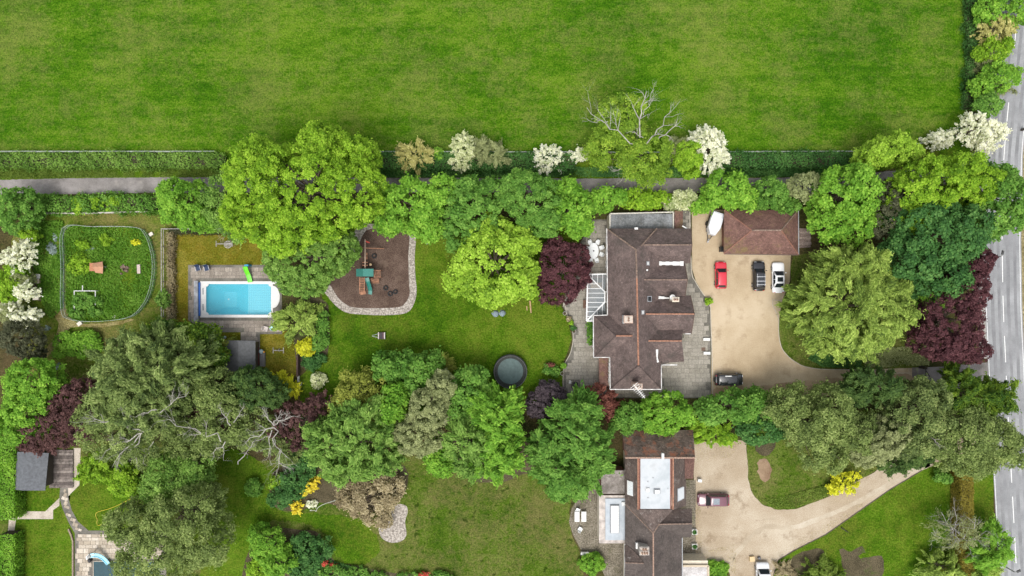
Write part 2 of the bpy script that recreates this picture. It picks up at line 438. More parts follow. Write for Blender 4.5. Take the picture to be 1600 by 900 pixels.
def tree(name, label, cat, kind, mat, lobes, h, group=None, bark='bark', dens=1.0, low=0.30, trunk=True, bare=None, bare_mat='deadwood', flat=1.0):
    """lobes: (px, py, rx_px, ry_px[, height factor]); the outline is read at about two thirds of the height"""
    TREE_N[0] += 1; rng = np.random.default_rng(100 + TREE_N[0])
    W = []
    for l in lobes:
        hh = h * (l[4] if len(l) > 4 else 1.0); zb = low * hh; zc = zb + 0.42 * (hh - zb); ze = zc + 0.42 * (hh - zc)
        q = P(l[0], l[1], ze); s = 0.091 * (HC - ze) / HC
        W.append((q.x, q.y, zc, l[2] * s, l[3] * s, (hh - zc) * flat, (zc - zb) * 1.15))
    base = Vector((W[0][0], W[0][1], 0.0))
    t = thing(name, label, cat, base, group)
    if trunk:
        mb = MB(); zc = W[0][2]; r0 = 0.05 + 0.022 * h
        top = Vector((base.x, base.y, zc + W[0][5] * 0.55))
        mb.tube([base, base + Vector((0.05, 0.03, zc * 0.4)), base + Vector((-0.04, 0.06, zc)), top], [r0 * 1.35, r0, r0 * 0.75, r0 * 0.2], 8)
        for l in W:
            for k in range(5):
                a = 2 * math.pi * (k + rng.random() * 0.7) / 5; st = base + Vector((0, 0, zc * rng.uniform(0.45, 0.95)))
                e = Vector((l[0] + l[3] * 0.68 * math.cos(a), l[1] + l[4] * 0.68 * math.sin(a), l[2] + l[5] * rng.uniform(0.05, 0.45)))
                m_ = (st + e) / 2 + Vector((0, 0, -0.06 * h))
                mb.tube([st, m_, e], [r0 * 0.5, r0 * 0.3, r0 * 0.1], 5)
        mb.build('trunk', MATS[bark], t)
    crown(t, W, kind, MATS[mat], rng, 'crown' if trunk else 'foliage', dens)
    if bare:
        for a, b, r in bare:
            mb = MB(); limb_px(mb, a, b, r * .6, rng); mb.build('bare_limb', MATS[bare_mat], t)
    return t
def shrub(name, label, kind, mat, lobes, h, cat='shrub', group=None, dens=1.0, low=0.08):
    TREE_N[0] += 1; rng = np.random.default_rng(100 + TREE_N[0]); W = []
    for l in lobes:
        hh = h * (l[4] if len(l) > 4 else 1.0); zc = 0.42 * hh; q = P(l[0], l[1], zc); s = 0.096 * (HC - zc) / HC
        W.append((q.x, q.y, zc, l[2] * s, l[3] * s, hh - zc, zc))
    t = thing(name, label, cat, (W[0][0], W[0][1], 0), group)
    mb = MB(); b = Vector((W[0][0], W[0][1], 0))
    for k in range(4):
        a = 1.57 * k + rng.random(); e = b + Vector((math.cos(a) * W[0][3] * 0.5, math.sin(a) * W[0][4] * 0.5, h * 0.6))
        mb.tube([b + Vector((0.05 * math.cos(a), 0.05 * math.sin(a), 0)), e], [0.04 + 0.008 * h, 0.015], 4)
    mb.build('stem', MATS['bark'], t)
    crown(t, W, kind, MATS[mat], rng, 'foliage', dens)
    return t
def hedge(name, label, pts, w, h, mat, L=0.26, W=0.19, cov=2.3, amp=0.18, cat='hedge', group=None, wob=0.15):
    """clipped or rough hedge along a pixel line given at its top"""
    TREE_N[0] += 1; rng = np.random.default_rng(100 + TREE_N[0]); Q = [P(x, y, h) for x, y in pts]; PO = []; NO = []
    core = MB()
    for a, b in zip(Q[:-1], Q[1:]):
        d = (b - a); ln = d.length; u = d.normalized(); s = Vector((-u.y, u.x, 0))
        for z0, z1, lo, hi, nz in (('top', 0, -0.5, 0.5, (0, 0, 1)), ('s', 0, -0.5, -0.5, -s), ('s', 0, 0.5, 0.5, s)):
            ar = ln * (w if z0 == 'top' else h); n = int(cov * ar / (L * W * 0.5)); LEAVES[0] += n
            t = rng.random(n) * ln; c = rng.uniform(lo, hi, n) * w if z0 == 'top' else np.full(n, lo * w)
            z = np.full(n, h) if z0 == 'top' else rng.uniform(0.05, 1, n) * h
            base = np.array([a.x, a.y, 0]) + np.outer(t, np.array([u.x, u.y, 0])) + np.outer(c, np.array([s.x, s.y, 0])); base[:, 2] = z
            nzv = (np.sin(base[:, 0] * 1.3 + base[:, 1] * 0.9) + np.sin(base[:, 0] * 0.47 - base[:, 1] * 1.9 + 1) + np.sin(base[:, 0] * 3.1 + base[:, 1] * 2.7)) / 3
            nv = np.array(nz, float); base += nv * (nzv[:, None] * wob * 2 + rng.normal(0, amp, (n, 1)) * 0.6) + rng.normal(0, amp * 0.6, (n, 3))
            PO.append(base); NO.append(np.tile(nv, (n, 1)) + rng.normal(0, 0.55, (n, 3)))
        m = (a + b) / 2
        core.box((m.x, m.y, h * 0.43), (ln * 0.99, max(0.2, w - 0.35), h * 0.8), math.atan2(u.y, u.x))
    pos = np.concatenate(PO); nrm = np.concatenate(NO); n = len(pos); pos[:, 2] = np.maximum(pos[:, 2], 0.03)
    t = thing(name, label, cat, (Q[0].x, Q[0].y, 0), group)
    core.build('twig_core', MATS['twig'], t)
    big = 0.5 + 0.2 * np.sin(pos[:, 0] * 0.6 + pos[:, 1]) + 0.13 * np.sin(pos[:, 0] * 1.7)
    leaf_obj('foliage', pos, nrm, rng.normal(0, 1, (n, 3)), L * rng.uniform(0.7, 1.3, n), W * rng.uniform(0.7, 1.3, n), big * 0.6 + rng.random(n) * 0.4, MATS[mat], t)
    return t
def cover(name, label, poly, h, mat, n, L=0.3, W=0.12, upright=0.5, cat='ground cover'):
    """uncountable low plants inside an outline"""
    TREE_N[0] += 1; rng = np.random.default_rng(100 + TREE_N[0]); xs = [p[0] for p in poly]; ys = [p[1] for p in poly]
    pts = []
    W_ = rng.normal(0, 0.12, (5, 2)); ph = rng.uniform(0, 6.28, 5)
    while len(pts) < n:
        x, y = rng.uniform(min(xs), max(xs)), rng.uniform(min(ys), max(ys))
        d = 0.5 + 0.5 * np.sin(W_ @ np.array([x, y]) + ph).mean() * 1.6
        if inside((x, y), poly) and rng.random() < d + 0.12: pts.append(tuple(P(x, y, 0)) [:2] + (rng.uniform(0.05, 1) * h * (0.4 + 0.8 * max(0, d)),))
    pos = np.array(pts); LEAVES[0] += n
    big = 0.5 + 0.3 * np.sin(pos[:, 0] * 0.9 + ph[0]) * np.sin(pos[:, 1] * 0.8 + ph[1])
    tan = rng.normal(0, 1, (n, 3)); tan[:, 2] = upright * np.abs(tan[:, 2]) ; nrm = rng.normal(0, 0.5, (n, 3)) + np.array([0, 0, 1.0])
    o = leaf_obj(name, pos, nrm, tan, L * rng.uniform(0.6, 1.4, n), W * rng.uniform(0.6, 1.4, n), big * 0.55 + rng.random(n) * 0.45, MATS[mat], None, (pos[:, 0].mean(), pos[:, 1].mean(), 0))
    return tag(o, label, cat, None, 'stuff')

# ---------------------------------------------------------------- palettes
plain('bark', (0.13, 0.10, 0.075), 0.9, var=0.35, scale=3); plain('deadwood', (0.36, 0.34, 0.30), 0.85, var=0.25, scale=2)
plain('twig', (0.045, 0.04, 0.02), 0.95, var=0.4); plain('greywood', (0.34, 0.32, 0.29), 0.9, var=0.3, scale=3)
for nm, d, m_, l in (
  ('lime', (0.062, 0.135, 0.008), (0.165, 0.29, 0.018), (0.31, 0.44, 0.048)),
  ('limepale', (0.095, 0.175, 0.014), (0.22, 0.35, 0.032), (0.38, 0.51, 0.08)),  # paler leaf colour than the plain lime, for whole crowns
  ('oakleaf', (0.060, 0.120, 0.010), (0.140, 0.235, 0.022), (0.280, 0.370, 0.045)),
  ('pine', (0.036, 0.056, 0.018), (0.108, 0.150, 0.044), (0.240, 0.285, 0.100)),
  ('green', (0.04, 0.108, 0.014), (0.098, 0.208, 0.032), (0.195, 0.33, 0.062)),
  ('bright', (0.055, 0.145, 0.012), (0.135, 0.275, 0.028), (0.255, 0.41, 0.055)),
  ('mid', (0.05, 0.11, 0.018), (0.13, 0.232, 0.04), (0.25, 0.365, 0.088)),
  ('deep', (0.02, 0.064, 0.016), (0.052, 0.135, 0.032), (0.115, 0.225, 0.058)),
  ('olive', (0.05, 0.076, 0.02), (0.14, 0.19, 0.052), (0.29, 0.345, 0.122)),
  ('oliveyel',(0.090, 0.110, 0.018), (0.190, 0.215, 0.036), (0.320, 0.345, 0.075)),
  ('cedar', (0.04, 0.068, 0.02), (0.136, 0.19, 0.052), (0.305, 0.37, 0.13)),
  ('greyolive', (0.1, 0.115, 0.048), (0.205, 0.23, 0.1), (0.34, 0.37, 0.18)),
  ('conifer', (0.06, 0.1, 0.018), (0.195, 0.275, 0.05), (0.4, 0.49, 0.125)),
  ('darkcon', (0.022, 0.050, 0.014), (0.060, 0.110, 0.026), (0.120, 0.180, 0.045)),
  ('laurel',  (0.016, 0.052, 0.008), (0.075, 0.135, 0.014), (0.190, 0.270, 0.026)),
  ('purple', (0.03, 0.011, 0.014), (0.08, 0.031, 0.036), (0.15, 0.066, 0.07)),
  ('plum',    (0.040, 0.018, 0.018), (0.090, 0.045, 0.042), (0.150, 0.080, 0.072)),
  ('smoke',   (0.035, 0.026, 0.032), (0.080, 0.062, 0.072), (0.150, 0.120, 0.130)),
  ('maple',   (0.075, 0.024, 0.018), (0.160, 0.060, 0.045), (0.260, 0.110, 0.080)),
  ('white', (0.26, 0.3, 0.15), (0.56, 0.55, 0.47), (0.61, 0.61, 0.58)),
  ('cream',   (0.170, 0.220, 0.070), (0.400, 0.420, 0.240), (0.640, 0.640, 0.470)),
  ('straw',   (0.200, 0.190, 0.060), (0.330, 0.310, 0.110), (0.480, 0.450, 0.200)),
  ('yellow', (0.23, 0.25, 0.012), (0.43, 0.43, 0.022), (0.64, 0.6, 0.06)),
  ('gold',    (0.280, 0.250, 0.020), (0.560, 0.440, 0.030), (0.780, 0.640, 0.100)),
  ('brown', (0.12, 0.095, 0.055), (0.27, 0.225, 0.135), (0.43, 0.375, 0.245)),
  ('darkolive',(0.028, 0.032, 0.016), (0.065, 0.072, 0.038), (0.125, 0.130, 0.075)),
  ('bluegrey',(0.120, 0.160, 0.150), (0.210, 0.260, 0.260), (0.330, 0.380, 0.390)),
  ('copperhedge', (0.120, 0.100, 0.015), (0.200, 0.170, 0.030), (0.270, 0.240, 0.050)),
  ('meadow',  (0.040, 0.110, 0.010), (0.085, 0.190, 0.018), (0.170, 0.280, 0.045)),
  ('grassy', (0.05, 0.09, 0.012), (0.105, 0.16, 0.022), (0.2, 0.25, 0.055)),
  ('red',     (0.300, 0.040, 0.020), (0.500, 0.090, 0.060), (0.700, 0.250, 0.180)),
): leafmat('leaf_' + nm, d, m_, l); MATS[nm] = MATS['leaf_' + nm]

# ---------------------------------------------------------------- the ground
G_field = grass('field_grass', (0.027, 0.090, 0.003), (0.052, 0.132, 0.005), (0.102, 0.184, 0.014), (0.17, 0.175, 0.05), 0.12, spots=0.18, stretch=2.0, streak=0.13, big=0.045)
G_lawn = grass('lawn_grass', (0.030, 0.080, 0.004), (0.055, 0.121, 0.006), (0.094, 0.168, 0.013), (0.13, 0.13, 0.022), 0.14, big=0.06)
G_worn = grass('worn_grass', (0.034, 0.076, 0.006), (0.062, 0.110, 0.010), (0.102, 0.146, 0.026), (0.155, 0.132, 0.054), 0.30, spots=0.75, big=0.07)
G_dry = grass('dry_grass', (0.105, 0.088, 0.009), (0.155, 0.128, 0.014), (0.225, 0.190, 0.035), (0.085, 0.12, 0.009), 0.30, big=0.09)
G_rough = grass('rough_grass', (0.036, 0.074, 0.006), (0.066, 0.115, 0.010), (0.112, 0.160, 0.022), (0.20, 0.165, 0.065), 0.36, big=0.12)
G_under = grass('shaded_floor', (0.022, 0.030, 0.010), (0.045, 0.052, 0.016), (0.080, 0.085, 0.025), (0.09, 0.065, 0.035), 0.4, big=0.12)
M_track = grit('track_asphalt', ((0.13, 0.12, 0.11), (0.20, 0.185, 0.175), (0.27, 0.25, 0.24)), 9, 0.3, (0.32, 0.29, 0.26))
M_road = grit('road_asphalt', ((0.20, 0.204, 0.21), (0.255, 0.26, 0.265), (0.32, 0.325, 0.33)), 9, 0.2, (0.18, 0.18, 0.185), pa=0.4)
M_gravel = grit('pea_gravel', ((0.315, 0.240, 0.148), (0.415, 0.328, 0.216), (0.490, 0.402, 0.285)), 8, 0.09, (0.25, 0.18, 0.105), pa=0.6)
M_gravel2 = grit('pale_gravel', ((0.265, 0.205, 0.135), (0.355, 0.288, 0.205), (0.465, 0.405, 0.315)), 8, 0.09, (0.20, 0.145, 0.09), pa=0.75, speck=0.35)
M_bark = grit('bark_chippings', ((0.045, 0.028, 0.020), (0.085, 0.055, 0.042), (0.16, 0.115, 0.090)), 8, 0.4, (0.20, 0.15, 0.11), pa=0.35, speck=0.45)
M_stone = grit('pebble_band', ((0.16, 0.14, 0.12), (0.29, 0.26, 0.225), (0.46, 0.42, 0.37)), 3.2, 0.5, (0.14, 0.13, 0.10), pa=0.3, speck=0.55)
M_soil = grit('soil', ((0.036, 0.030, 0.016), (0.070, 0.058, 0.032), (0.130, 0.105, 0.065)), 6, 0.4, (0.055, 0.085, 0.015), pa=0.8, speck=0.4)
M_joint = grit('joint_sand', ((0.10, 0.093, 0.078), (0.15, 0.14, 0.12), (0.21, 0.195, 0.165)), 6, 0.5, (0.07, 0.08, 0.035))
M_moss = grit('mossy_paving', ((0.075, 0.065, 0.045), (0.16, 0.14, 0.105), (0.28, 0.25, 0.20)), 5, 0.5, (0.08, 0.085, 0.03), pa=0.7, speck=0.45)
M_pave2 = grit('pale_path', ((0.32, 0.27, 0.22), (0.43, 0.38, 0.31), (0.52, 0.46, 0.39)), 5, 0.4, (0.22, 0.19, 0.15))
S_grey = slabmat('grey_slab', ((0.255, 0.235, 0.195), (0.285, 0.265, 0.222), (0.325, 0.300, 0.255)), (0.17, 0.155, 0.12), 0.5)
S_buff = slabmat('buff_slab', ((0.25, 0.215, 0.18), (0.30, 0.26, 0.22), (0.37, 0.325, 0.275)), (0.15, 0.125, 0.10), 0.65)
S_pale = slabmat('pale_slab', ((0.32, 0.27, 0.21), (0.43, 0.37, 0.29), (0.54, 0.48, 0.40)), (0.22, 0.18, 0.13), 0.5)

POOL = [(322, 443.5), (424, 443.5), (424, 492), (322, 492)]
BIG = 900
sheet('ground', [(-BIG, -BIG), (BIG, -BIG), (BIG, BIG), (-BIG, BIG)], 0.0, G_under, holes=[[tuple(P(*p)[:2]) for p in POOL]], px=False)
sheet('field', [(-1500, -1500), (1530, -1500), (1530, -300), (1516, 0), (1522, 60), (1514, 150), (1500, 205), (1440, 228), (1350, 238), (900, 241), (0, 238), (-1500, 238)], 0.004, G_field)
sheet('verge', [(-1500, 238), (0, 238), (900, 241), (1350, 238), (1440, 228), (1500, 205), (1530, 225), (1500, 250), (1280, 279), (930, 281), (250, 279), (0, 283), (-1500, 285)], 0.008, G_lawn, rough=0.6)
sheet('track', [(-1500, 281), (0, 281), (120, 278.5), (250, 277), (620, 277.5), (930, 279), (1280, 277), (1450, 262), (1512, 243), (1550, 226), (1552, 262), (1500, 285), (1280, 302), (930, 300.5), (250, 301), (60, 304), (-1500, 306)], 0.012, M_track, rough=0.5)
sheet('garden_grass', [(35, 330), (258, 331), (268, 420), (262, 505), (205, 545), (165, 590), (60, 600), (35, 500)], 0.004, G_rough, smooth=3, rough=0.5)
MEADOW = smooth_loop([(106, 358), (150, 355), (215, 356), (232, 366), (242, 392), (245, 420), (240, 453), (228, 478), (205, 496), (150, 502), (116, 498), (104, 484), (104, 420)], 4)
sheet('meadow', MEADOW, 0.008, G_lawn)
sheet('lawn', [(488, 350), (905, 345), (905, 415), (884, 450), (876, 478), (886, 495), (893.5, 530), (881, 565), (878, 600), (884, 616), (700, 660), (470, 660), (468, 589), (500, 560), (513, 510), (505, 480)], 0.004, G_lawn, rough=0.4)
sheet('pool_lawn', [(270, 362), (425, 358), (425, 416), (296, 416), (296, 522), (270, 525)], 0.004, G_dry, rough=0.6)
sheet('pool_lawn', [(406, 519), (460, 516), (469, 540), (467, 588), (408, 590)], 0.004, G_dry, rough=0.4)
sheet('pool_lawn', [(338, 519), (377, 519), (377, 534), (338, 534)], 0.008, G_dry, rough=0.4)
sheet('lawn', [(105, 690), (330, 690), (340, 722), (640, 712), (905, 715), (896, 770), (889, 800), (893, 835), (905, 862), (912, 885), (905, 1500), (-900, 1500), (-900, 690), (25, 690)], 0.004, G_worn, rough=0.4)
sheet('side_lawn', [(330, 700), (425, 735), (432, 795), (500, 802), (560, 812), (595, 850), (570, 880), (525, 870), (500, 826), (400, 824), (392, 960), (330, 960), (300, 800)], 0.008, G_lawn, smooth=3, rough=2.5)
sheet('side_lawn', [(22, 763), (94, 763), (94, 770), (110, 775), (106, 800), (122, 832), (117, 1100), (22, 1100)], 0.008, G_lawn)
sheet('side_lawn', [(104, 765), (120, 740), (190, 738), (210, 780), (168, 828), (140, 829), (122, 815), (109, 795)], 0.008, G_lawn)
# bark play area with its pebble band
sheet('pebble_band', smooth_loop([(560, 352), (600, 352), (645, 358), (650, 372), (648, 400), (649, 430), (651, 455), (647, 474), (635, 489), (600, 492.5), (560, 491), (540, 488), (525, 478), (512, 463), (504, 447), (530, 420), (548, 390)], 3), 0.012, M_stone)
sheet('play_bark', smooth_loop([(572, 360), (600, 359), (637, 362), (638, 400), (639, 440), (640, 460), (631, 476), (618, 480.5), (585, 481.5), (560, 481), (545, 478), (530, 467), (519, 450), (514, 436), (538, 415), (556, 392)], 3), 0.018, M_bark)
sheet('pebble_bed', smooth_loop([(600, 800), (618, 788), (634, 790), (637, 800), (633, 815), (635, 835), (628, 845), (612, 848), (598, 842), (592, 830), (594, 812)], 4), 0.020, M_stone)
sheet('flower_bed', smooth_loop([(462, 470), (508, 470), (514, 500), (514, 535), (508, 560), (480, 575), (462, 560)], 3), 0.012, M_soil)
sheet('flower_bed', smooth_loop([(425, 740), (500, 700), (560, 720), (632, 728), (630, 775), (585, 800), (545, 795), (500, 785), (470, 798), (430, 792)], 3), 0.012, M_soil)
sheet('flower_bed', smooth_loop([(402, 835), (470, 828), (500, 835), (522, 876), (560, 884), (620, 896), (720, 905), (720, 960), (398, 960)], 3), 0.012, M_soil)
sheet('flower_bed', smooth_loop([(690, 690), (905, 690), (905, 735), (820, 740), (790, 752), (730, 748)], 3), 0.010, M_soil)
# ---- pool deck
DECK = [(294, 414), (437, 414), (440, 440), (441, 522), (406, 522), (406, 548), (376, 548), (376, 519), (318, 519), (312, 512), (294, 500)]
deck = sheet('pool_deck', DECK, 0.012, M_joint, holes=[POOL])
pave(deck, DECK, 7.2, 5.6, 0.014, S_buff, skip=lambda x, y: 312 < x < 438 and 439.5 < y < 496.5)
# ---- paved terraces of the main house
BACKP = [(919, 343), (952, 343), (956, 560), (956, 622), (905, 622), (893, 622), (885, 612), (880, 605), (881.5, 572), (891, 552), (895.5, 530), (893, 509), (887, 495), (880, 479), (884, 458), (905, 425), (906, 380), (919, 360)]
bp = sheet('terrace', BACKP, 0.012, M_joint)
pave(bp, BACKP, 7.6, 6.0, 0.014, S_grey, skip=lambda x, y: x > 953 and y < 606)
FRONTP = [(1062, 329), (1079.5, 329), (1080, 420), (1086, 440), (1096, 456), (1107.5, 475), (1110, 500), (1111, 622), (958, 622), (958, 600), (1030, 600), (1030, 430)]
fp = sheet('terrace', FRONTP, 0.012, M_joint)
pave(fp, FRONTP, 7.8, 6.2, 0.014, S_grey, skip=lambda x, y: (x < 1029 and y < 606) or (x < 1064 and y < 524))
ke = MB()
kp = smooth_loop([(1080, 329), (1080.3, 420), (1086.5, 440), (1096.5, 456), (1108, 475), (1110.5, 500), (1111.5, 622)], 5)[:31]
ke.tube([P(x, y) + Vector((0, 0, 0.03)) for x, y in kp], [0.08] * len(kp), 4)
kb = ke.build('kerb', plain('kerb_stone', (0.42, 0.38, 0.31)), None, origin=(0, 0, 0)); kb['kind'] = 'structure'
ke = MB()
kp = smooth_loop([(880, 479), (887, 495), (893, 509), (895.5, 530), (891, 552), (881.5, 572), (880, 605), (885, 612)], 5)[:36]
ke.tube([P(x, y) + Vector((0, 0, 0.02)) for x, y in kp], [0.07] * len(kp), 4)
kb = ke.build('kerb', MATS['kerb_stone'], None, origin=(0, 0, 0)); kb['kind'] = 'structure'
# ---- drives
DRIVE = [(1081, 328), (1135, 328), (1135, 394), (1236, 394), (1234, 440), (1222, 470), (1217, 500), (1217, 525), (1222, 545), (1235, 560), (1254, 571.5), (1280, 576.5), (1345, 577.5), (1425, 575), (1425, 606), (1330, 612), (1250, 626), (1200, 628), (1111.5, 625), (1111.5, 500), (1109, 475), (1097.5, 456), (1087.5, 440), (1081.5, 420)]
sheet('gravel_drive', DRIVE, 0.008, M_gravel)
sheet('island_grass', smooth_loop([(1217, 500), (1217, 525), (1222, 545), (1235, 560), (1254, 571.5), (1280, 576.5), (1345, 577.5), (1440, 572), (1445, 430), (1300, 400), (1240, 400), (1236, 440), (1222, 470)], 2), 0.004, G_worn)
ke = MB(); kp = smooth_loop([(1222, 470), (1217, 500), (1217, 525), (1222, 545), (1235, 560), (1254, 571.5), (1280, 576.5), (1345, 577.5), (1420, 575)], 4)[:33]
ke.tube([P(x, y) + Vector((0, 0, 0.03)) for x, y in kp], [0.06] * len(kp), 4)
kb = ke.build('kerb', MATS['kerb_stone'], None, origin=(0, 0, 0)); kb['kind'] = 'structure'
sheet('drive_apron', [(1425, 574.5), (1470, 573), (1545, 566), (1545, 612), (1470, 606), (1425, 606.5)], 0.010, M_track)
DRIVE2 = [(1084, 690), (1165, 688), (1168, 720), (1169, 750), (1176, 772), (1190, 788), (1215, 797), (1245, 795), (1290, 778), (1330, 757), (1365, 738), (1400, 712), (1470, 690), (1555, 650), (1556, 690), (1470, 722), (1440, 735), (1390, 765), (1340, 800), (1290, 835), (1240, 860), (1216, 875), (1208, 900), (1206, 1200), (1142, 1200), (1140, 895), (1125, 879), (1105, 874), (1084, 874)]
sheet('gravel_drive', DRIVE2, 0.008, M_gravel2, rough=0.7)
sheet('island_grass', [(1165, 688), (1168, 720), (1169, 750), (1176, 772), (1190, 788), (1215, 797), (1245, 795), (1290, 778), (1330, 757), (1365, 738), (1400, 712), (1400, 640), (1165, 640)], 0.004, G_worn, rough=0.5)
sheet('front_lawn', [(1216, 875), (1290, 835), (1340, 800), (1390, 765), (1440, 735), (1470, 722), (1552, 690), (1556, 1200), (1206, 1200), (1208, 900)], 0.004, G_lawn, rough=0.5)
sheet('flower_bed', smooth_loop([(1232, 880), (1252, 862), (1275, 858), (1290, 866), (1282, 884), (1255, 900), (1236, 905)], 3), 0.010, M_soil, rough=2.0)
sheet('flower_bed', smooth_loop([(1312, 858), (1330, 862), (1345, 852), (1352, 862), (1340, 870), (1358, 872), (1376, 868), (1380, 900), (1360, 930), (1330, 925), (1318, 890)], 3), 0.010, M_soil, rough=2.0)
sheet('flower_bed', smooth_loop([(1180, 686), (1212, 688), (1206, 706), (1195, 712), (1182, 706)], 3), 0.010, M_soil, rough=1.5)
sheet('flower_bed', smooth_loop([(1184, 722), (1196, 716), (1206, 728), (1203, 748), (1190, 752), (1184, 738)], 3), 0.010, grit('bare_earth', ((0.16, 0.10, 0.06), (0.22, 0.15, 0.095), (0.28, 0.20, 0.13)), 6, 0.5), rough=2.0)
EDGE = [(1208, 900), (1216, 875), (1240, 860), (1290, 835), (1340, 800), (1390, 765), (1440, 735)]
ke = MB(); ke.tube([P(x, y) + Vector((0, 0, 0.04)) for x, y in EDGE], [0.07] * len(EDGE), 4)
kb = ke.build('edging_board', plain('dark_timber', (0.07, 0.05, 0.035)), None, origin=(0, 0, 0)); kb['kind'] = 'structure'
# ---- second house terrace, paths and second pool deck
sheet('terrace', [(893, 795), (905, 775), (925, 757), (940, 735), (985, 735), (985, 900), (945, 900), (930, 868), (908, 860), (895, 835), (889, 815)], 0.012, M_moss)
sheet('terrace', [(1060, 750), (1087, 750), (1087, 876), (1060, 876)], 0.012, M_moss)
DECK2 = [(117, 830), (140, 829), (260, 829), (260, 920), (150, 920), (117, 920)]
d2 = sheet('pool_deck', DECK2, 0.012, M_joint)
pave(d2, DECK2, 8, 6.5, 0.014, S_pale, skip=lambda x, y: x > 145.5 and y > 876)
ST = [(94, 762), (106, 762), (107, 778), (112, 797), (122, 815), (138, 829), (120, 838), (108, 818), (98, 795), (93, 778)]
p1 = sheet('stone_path', ST, 0.014, M_joint); pave(p1, ST, 5.2, 5.2, 0.016, S_pale, ang=0.35)
sheet('brick_path', [(-40, 803), (22, 802), (29, 799), (71, 799), (93, 778), (93, 790), (83, 797), (83, 811), (25, 811), (22, 834), (12, 834), (14, 811), (-40, 811)], 0.012, M_pave2)
sheet('brick_path', [(115, 700), (126, 700), (124, 758), (107, 775), (106, 762), (115, 745)], 0.010, M_pave2)
sheet('worn_path', smooth_loop([(98, 470), (104, 480), (112, 500), (130, 506), (170, 504), (205, 498), (205, 502), (160, 512), (110, 512), (90, 540), (70, 560), (62, 556), (85, 530), (92, 505), (84, 490)], 2), 0.010, grass('trodden', (0.14, 0.12, 0.04), (0.22, 0.19, 0.08), (0.30, 0.27, 0.13), big=0.2), rough=0.6)
sheet('hive_stand_ground', [(50, 415), (66, 415), (68, 470), (50, 470)], 0.010, M_soil, rough=1)
# ---- main road
RC = [(1650, -900), (1612, -250), (1592, 0), (1584, 80), (1575, 170), (1568.5, 240), (1565.5, 370), (1567.2, 480), (1571, 560), (1575, 650), (1580, 740), (1587, 870), (1597, 1050), (1640, 1900)]
def road_edge(off): return [(x + off, y) for x, y in RC]
road = sheet('road', road_edge(-28) + road_edge(30)[::-1], 0.016, M_road)
sheet('verge', road_edge(30) + road_edge(520)[::-1], 0.012, grass('far_verge', (0.15, 0.13, 0.06), (0.22, 0.19, 0.10), (0.30, 0.26, 0.15), big=0.2))
sheet('footway', road_edge(-40)[1:9] + road_edge(-28)[1:9][::-1], 0.020, grit('footway_asphalt', ((0.24, 0.22, 0.20), (0.31, 0.29, 0.265), (0.38, 0.355, 0.33)), 8, 0.3))
def rx_(y):
    for a, b in zip(RC[:-1], RC[1:]):
        if a[1] <= y <= b[1]: return a[0] + (b[0] - a[0]) * (y - a[1]) / (b[1] - a[1])
M_paint = plain('road_paint', (0.72, 0.72, 0.70), 0.7, var=0.15)
DASH = [(-70, -38), (-18, 14), (44, 76), (104, 138), (160, 190), (216, 250), (278, 312), (338, 374), (400, 441), (462, 503), (525, 566), (587, 628), (652, 692), (718, 754), (776, 817), (839, 880), (902, 940), (970, 1010)]
for a, b in DASH:
    w = 0.6; pts = [(rx_(a) - w, a), (rx_(a) + w, a), (rx_(b) + w, b), (rx_(b) - w, b)]
    sheet('lane_dash', pts, 0.021, M_paint, parent=road)
for off in (-26.3, 27.6):
    ys = range(-100, 1001, 25); sheet('edge_line', [(rx_(y) + off - 0.45, y) for y in ys] + [(rx_(y) + off + 0.45, y) for y in list(ys)[::-1]], 0.021, M_paint, parent=road)

M_wear = grit('polished_asphalt', ((0.16, 0.163, 0.168), (0.205, 0.208, 0.213), (0.25, 0.253, 0.258)), 9, 0.25)
for o0, o1 in ((-19, -13.5), (-8.5, -4), (6, 11), (17, 22)):
    ys = list(range(-200, 1101, 20)); sheet('worn_strip', [(rx_(y) + o0 + random.uniform(-.5, .5), y) for y in ys] + [(rx_(y) + o1 + random.uniform(-.5, .5), y) for y in ys[::-1]], 0.0185, M_wear, parent=road)

M_rut = grit('wheel_worn_gravel', ((0.29, 0.235, 0.165), (0.385, 0.325, 0.24), (0.49, 0.435, 0.35)), 8, 0.12, (0.24, 0.19, 0.13), pa=0.6)
CL = smooth_loop([(1150, 880), (1163, 838), (1195, 816), (1240, 816), (1290, 798), (1340, 775), (1390, 747), (1440, 722)], 6)[:43]
for off, wd in ((-9, 3.2), (8, 3.6)):
    L_, R_ = [], []
    for i, (x, y) in enumerate(CL):
        x2, y2 = CL[min(i + 1, len(CL) - 1)]; x1, y1 = CL[max(i - 1, 0)]; dx, dy = x2 - x1, y2 - y1; ln = math.hypot(dx, dy); nx, ny = -dy / ln, dx / ln
        w0, w1 = off - wd + random.uniform(-1.3, 1.3), off + wd + random.uniform(-1.3, 1.3)
        L_.append((x + nx * w0, y + ny * w0)); R_.append((x + nx * w1, y + ny * w1))
    sheet('wheel_rut', L_ + R_[::-1], 0.012, M_rut)
sheet('drive_stain', smooth_loop([(1118, 606), (1165, 604), (1220, 600), (1290, 592), (1360, 588), (1420, 585), (1420, 602), (1330, 608), (1250, 622), (1118, 622)], 3), 0.0115, grit('littered_gravel', ((0.24, 0.17, 0.10), (0.325, 0.24, 0.15), (0.40, 0.31, 0.205)), 8, 0.2, (0.19, 0.13, 0.08), pa=0.6), rough=2.0)
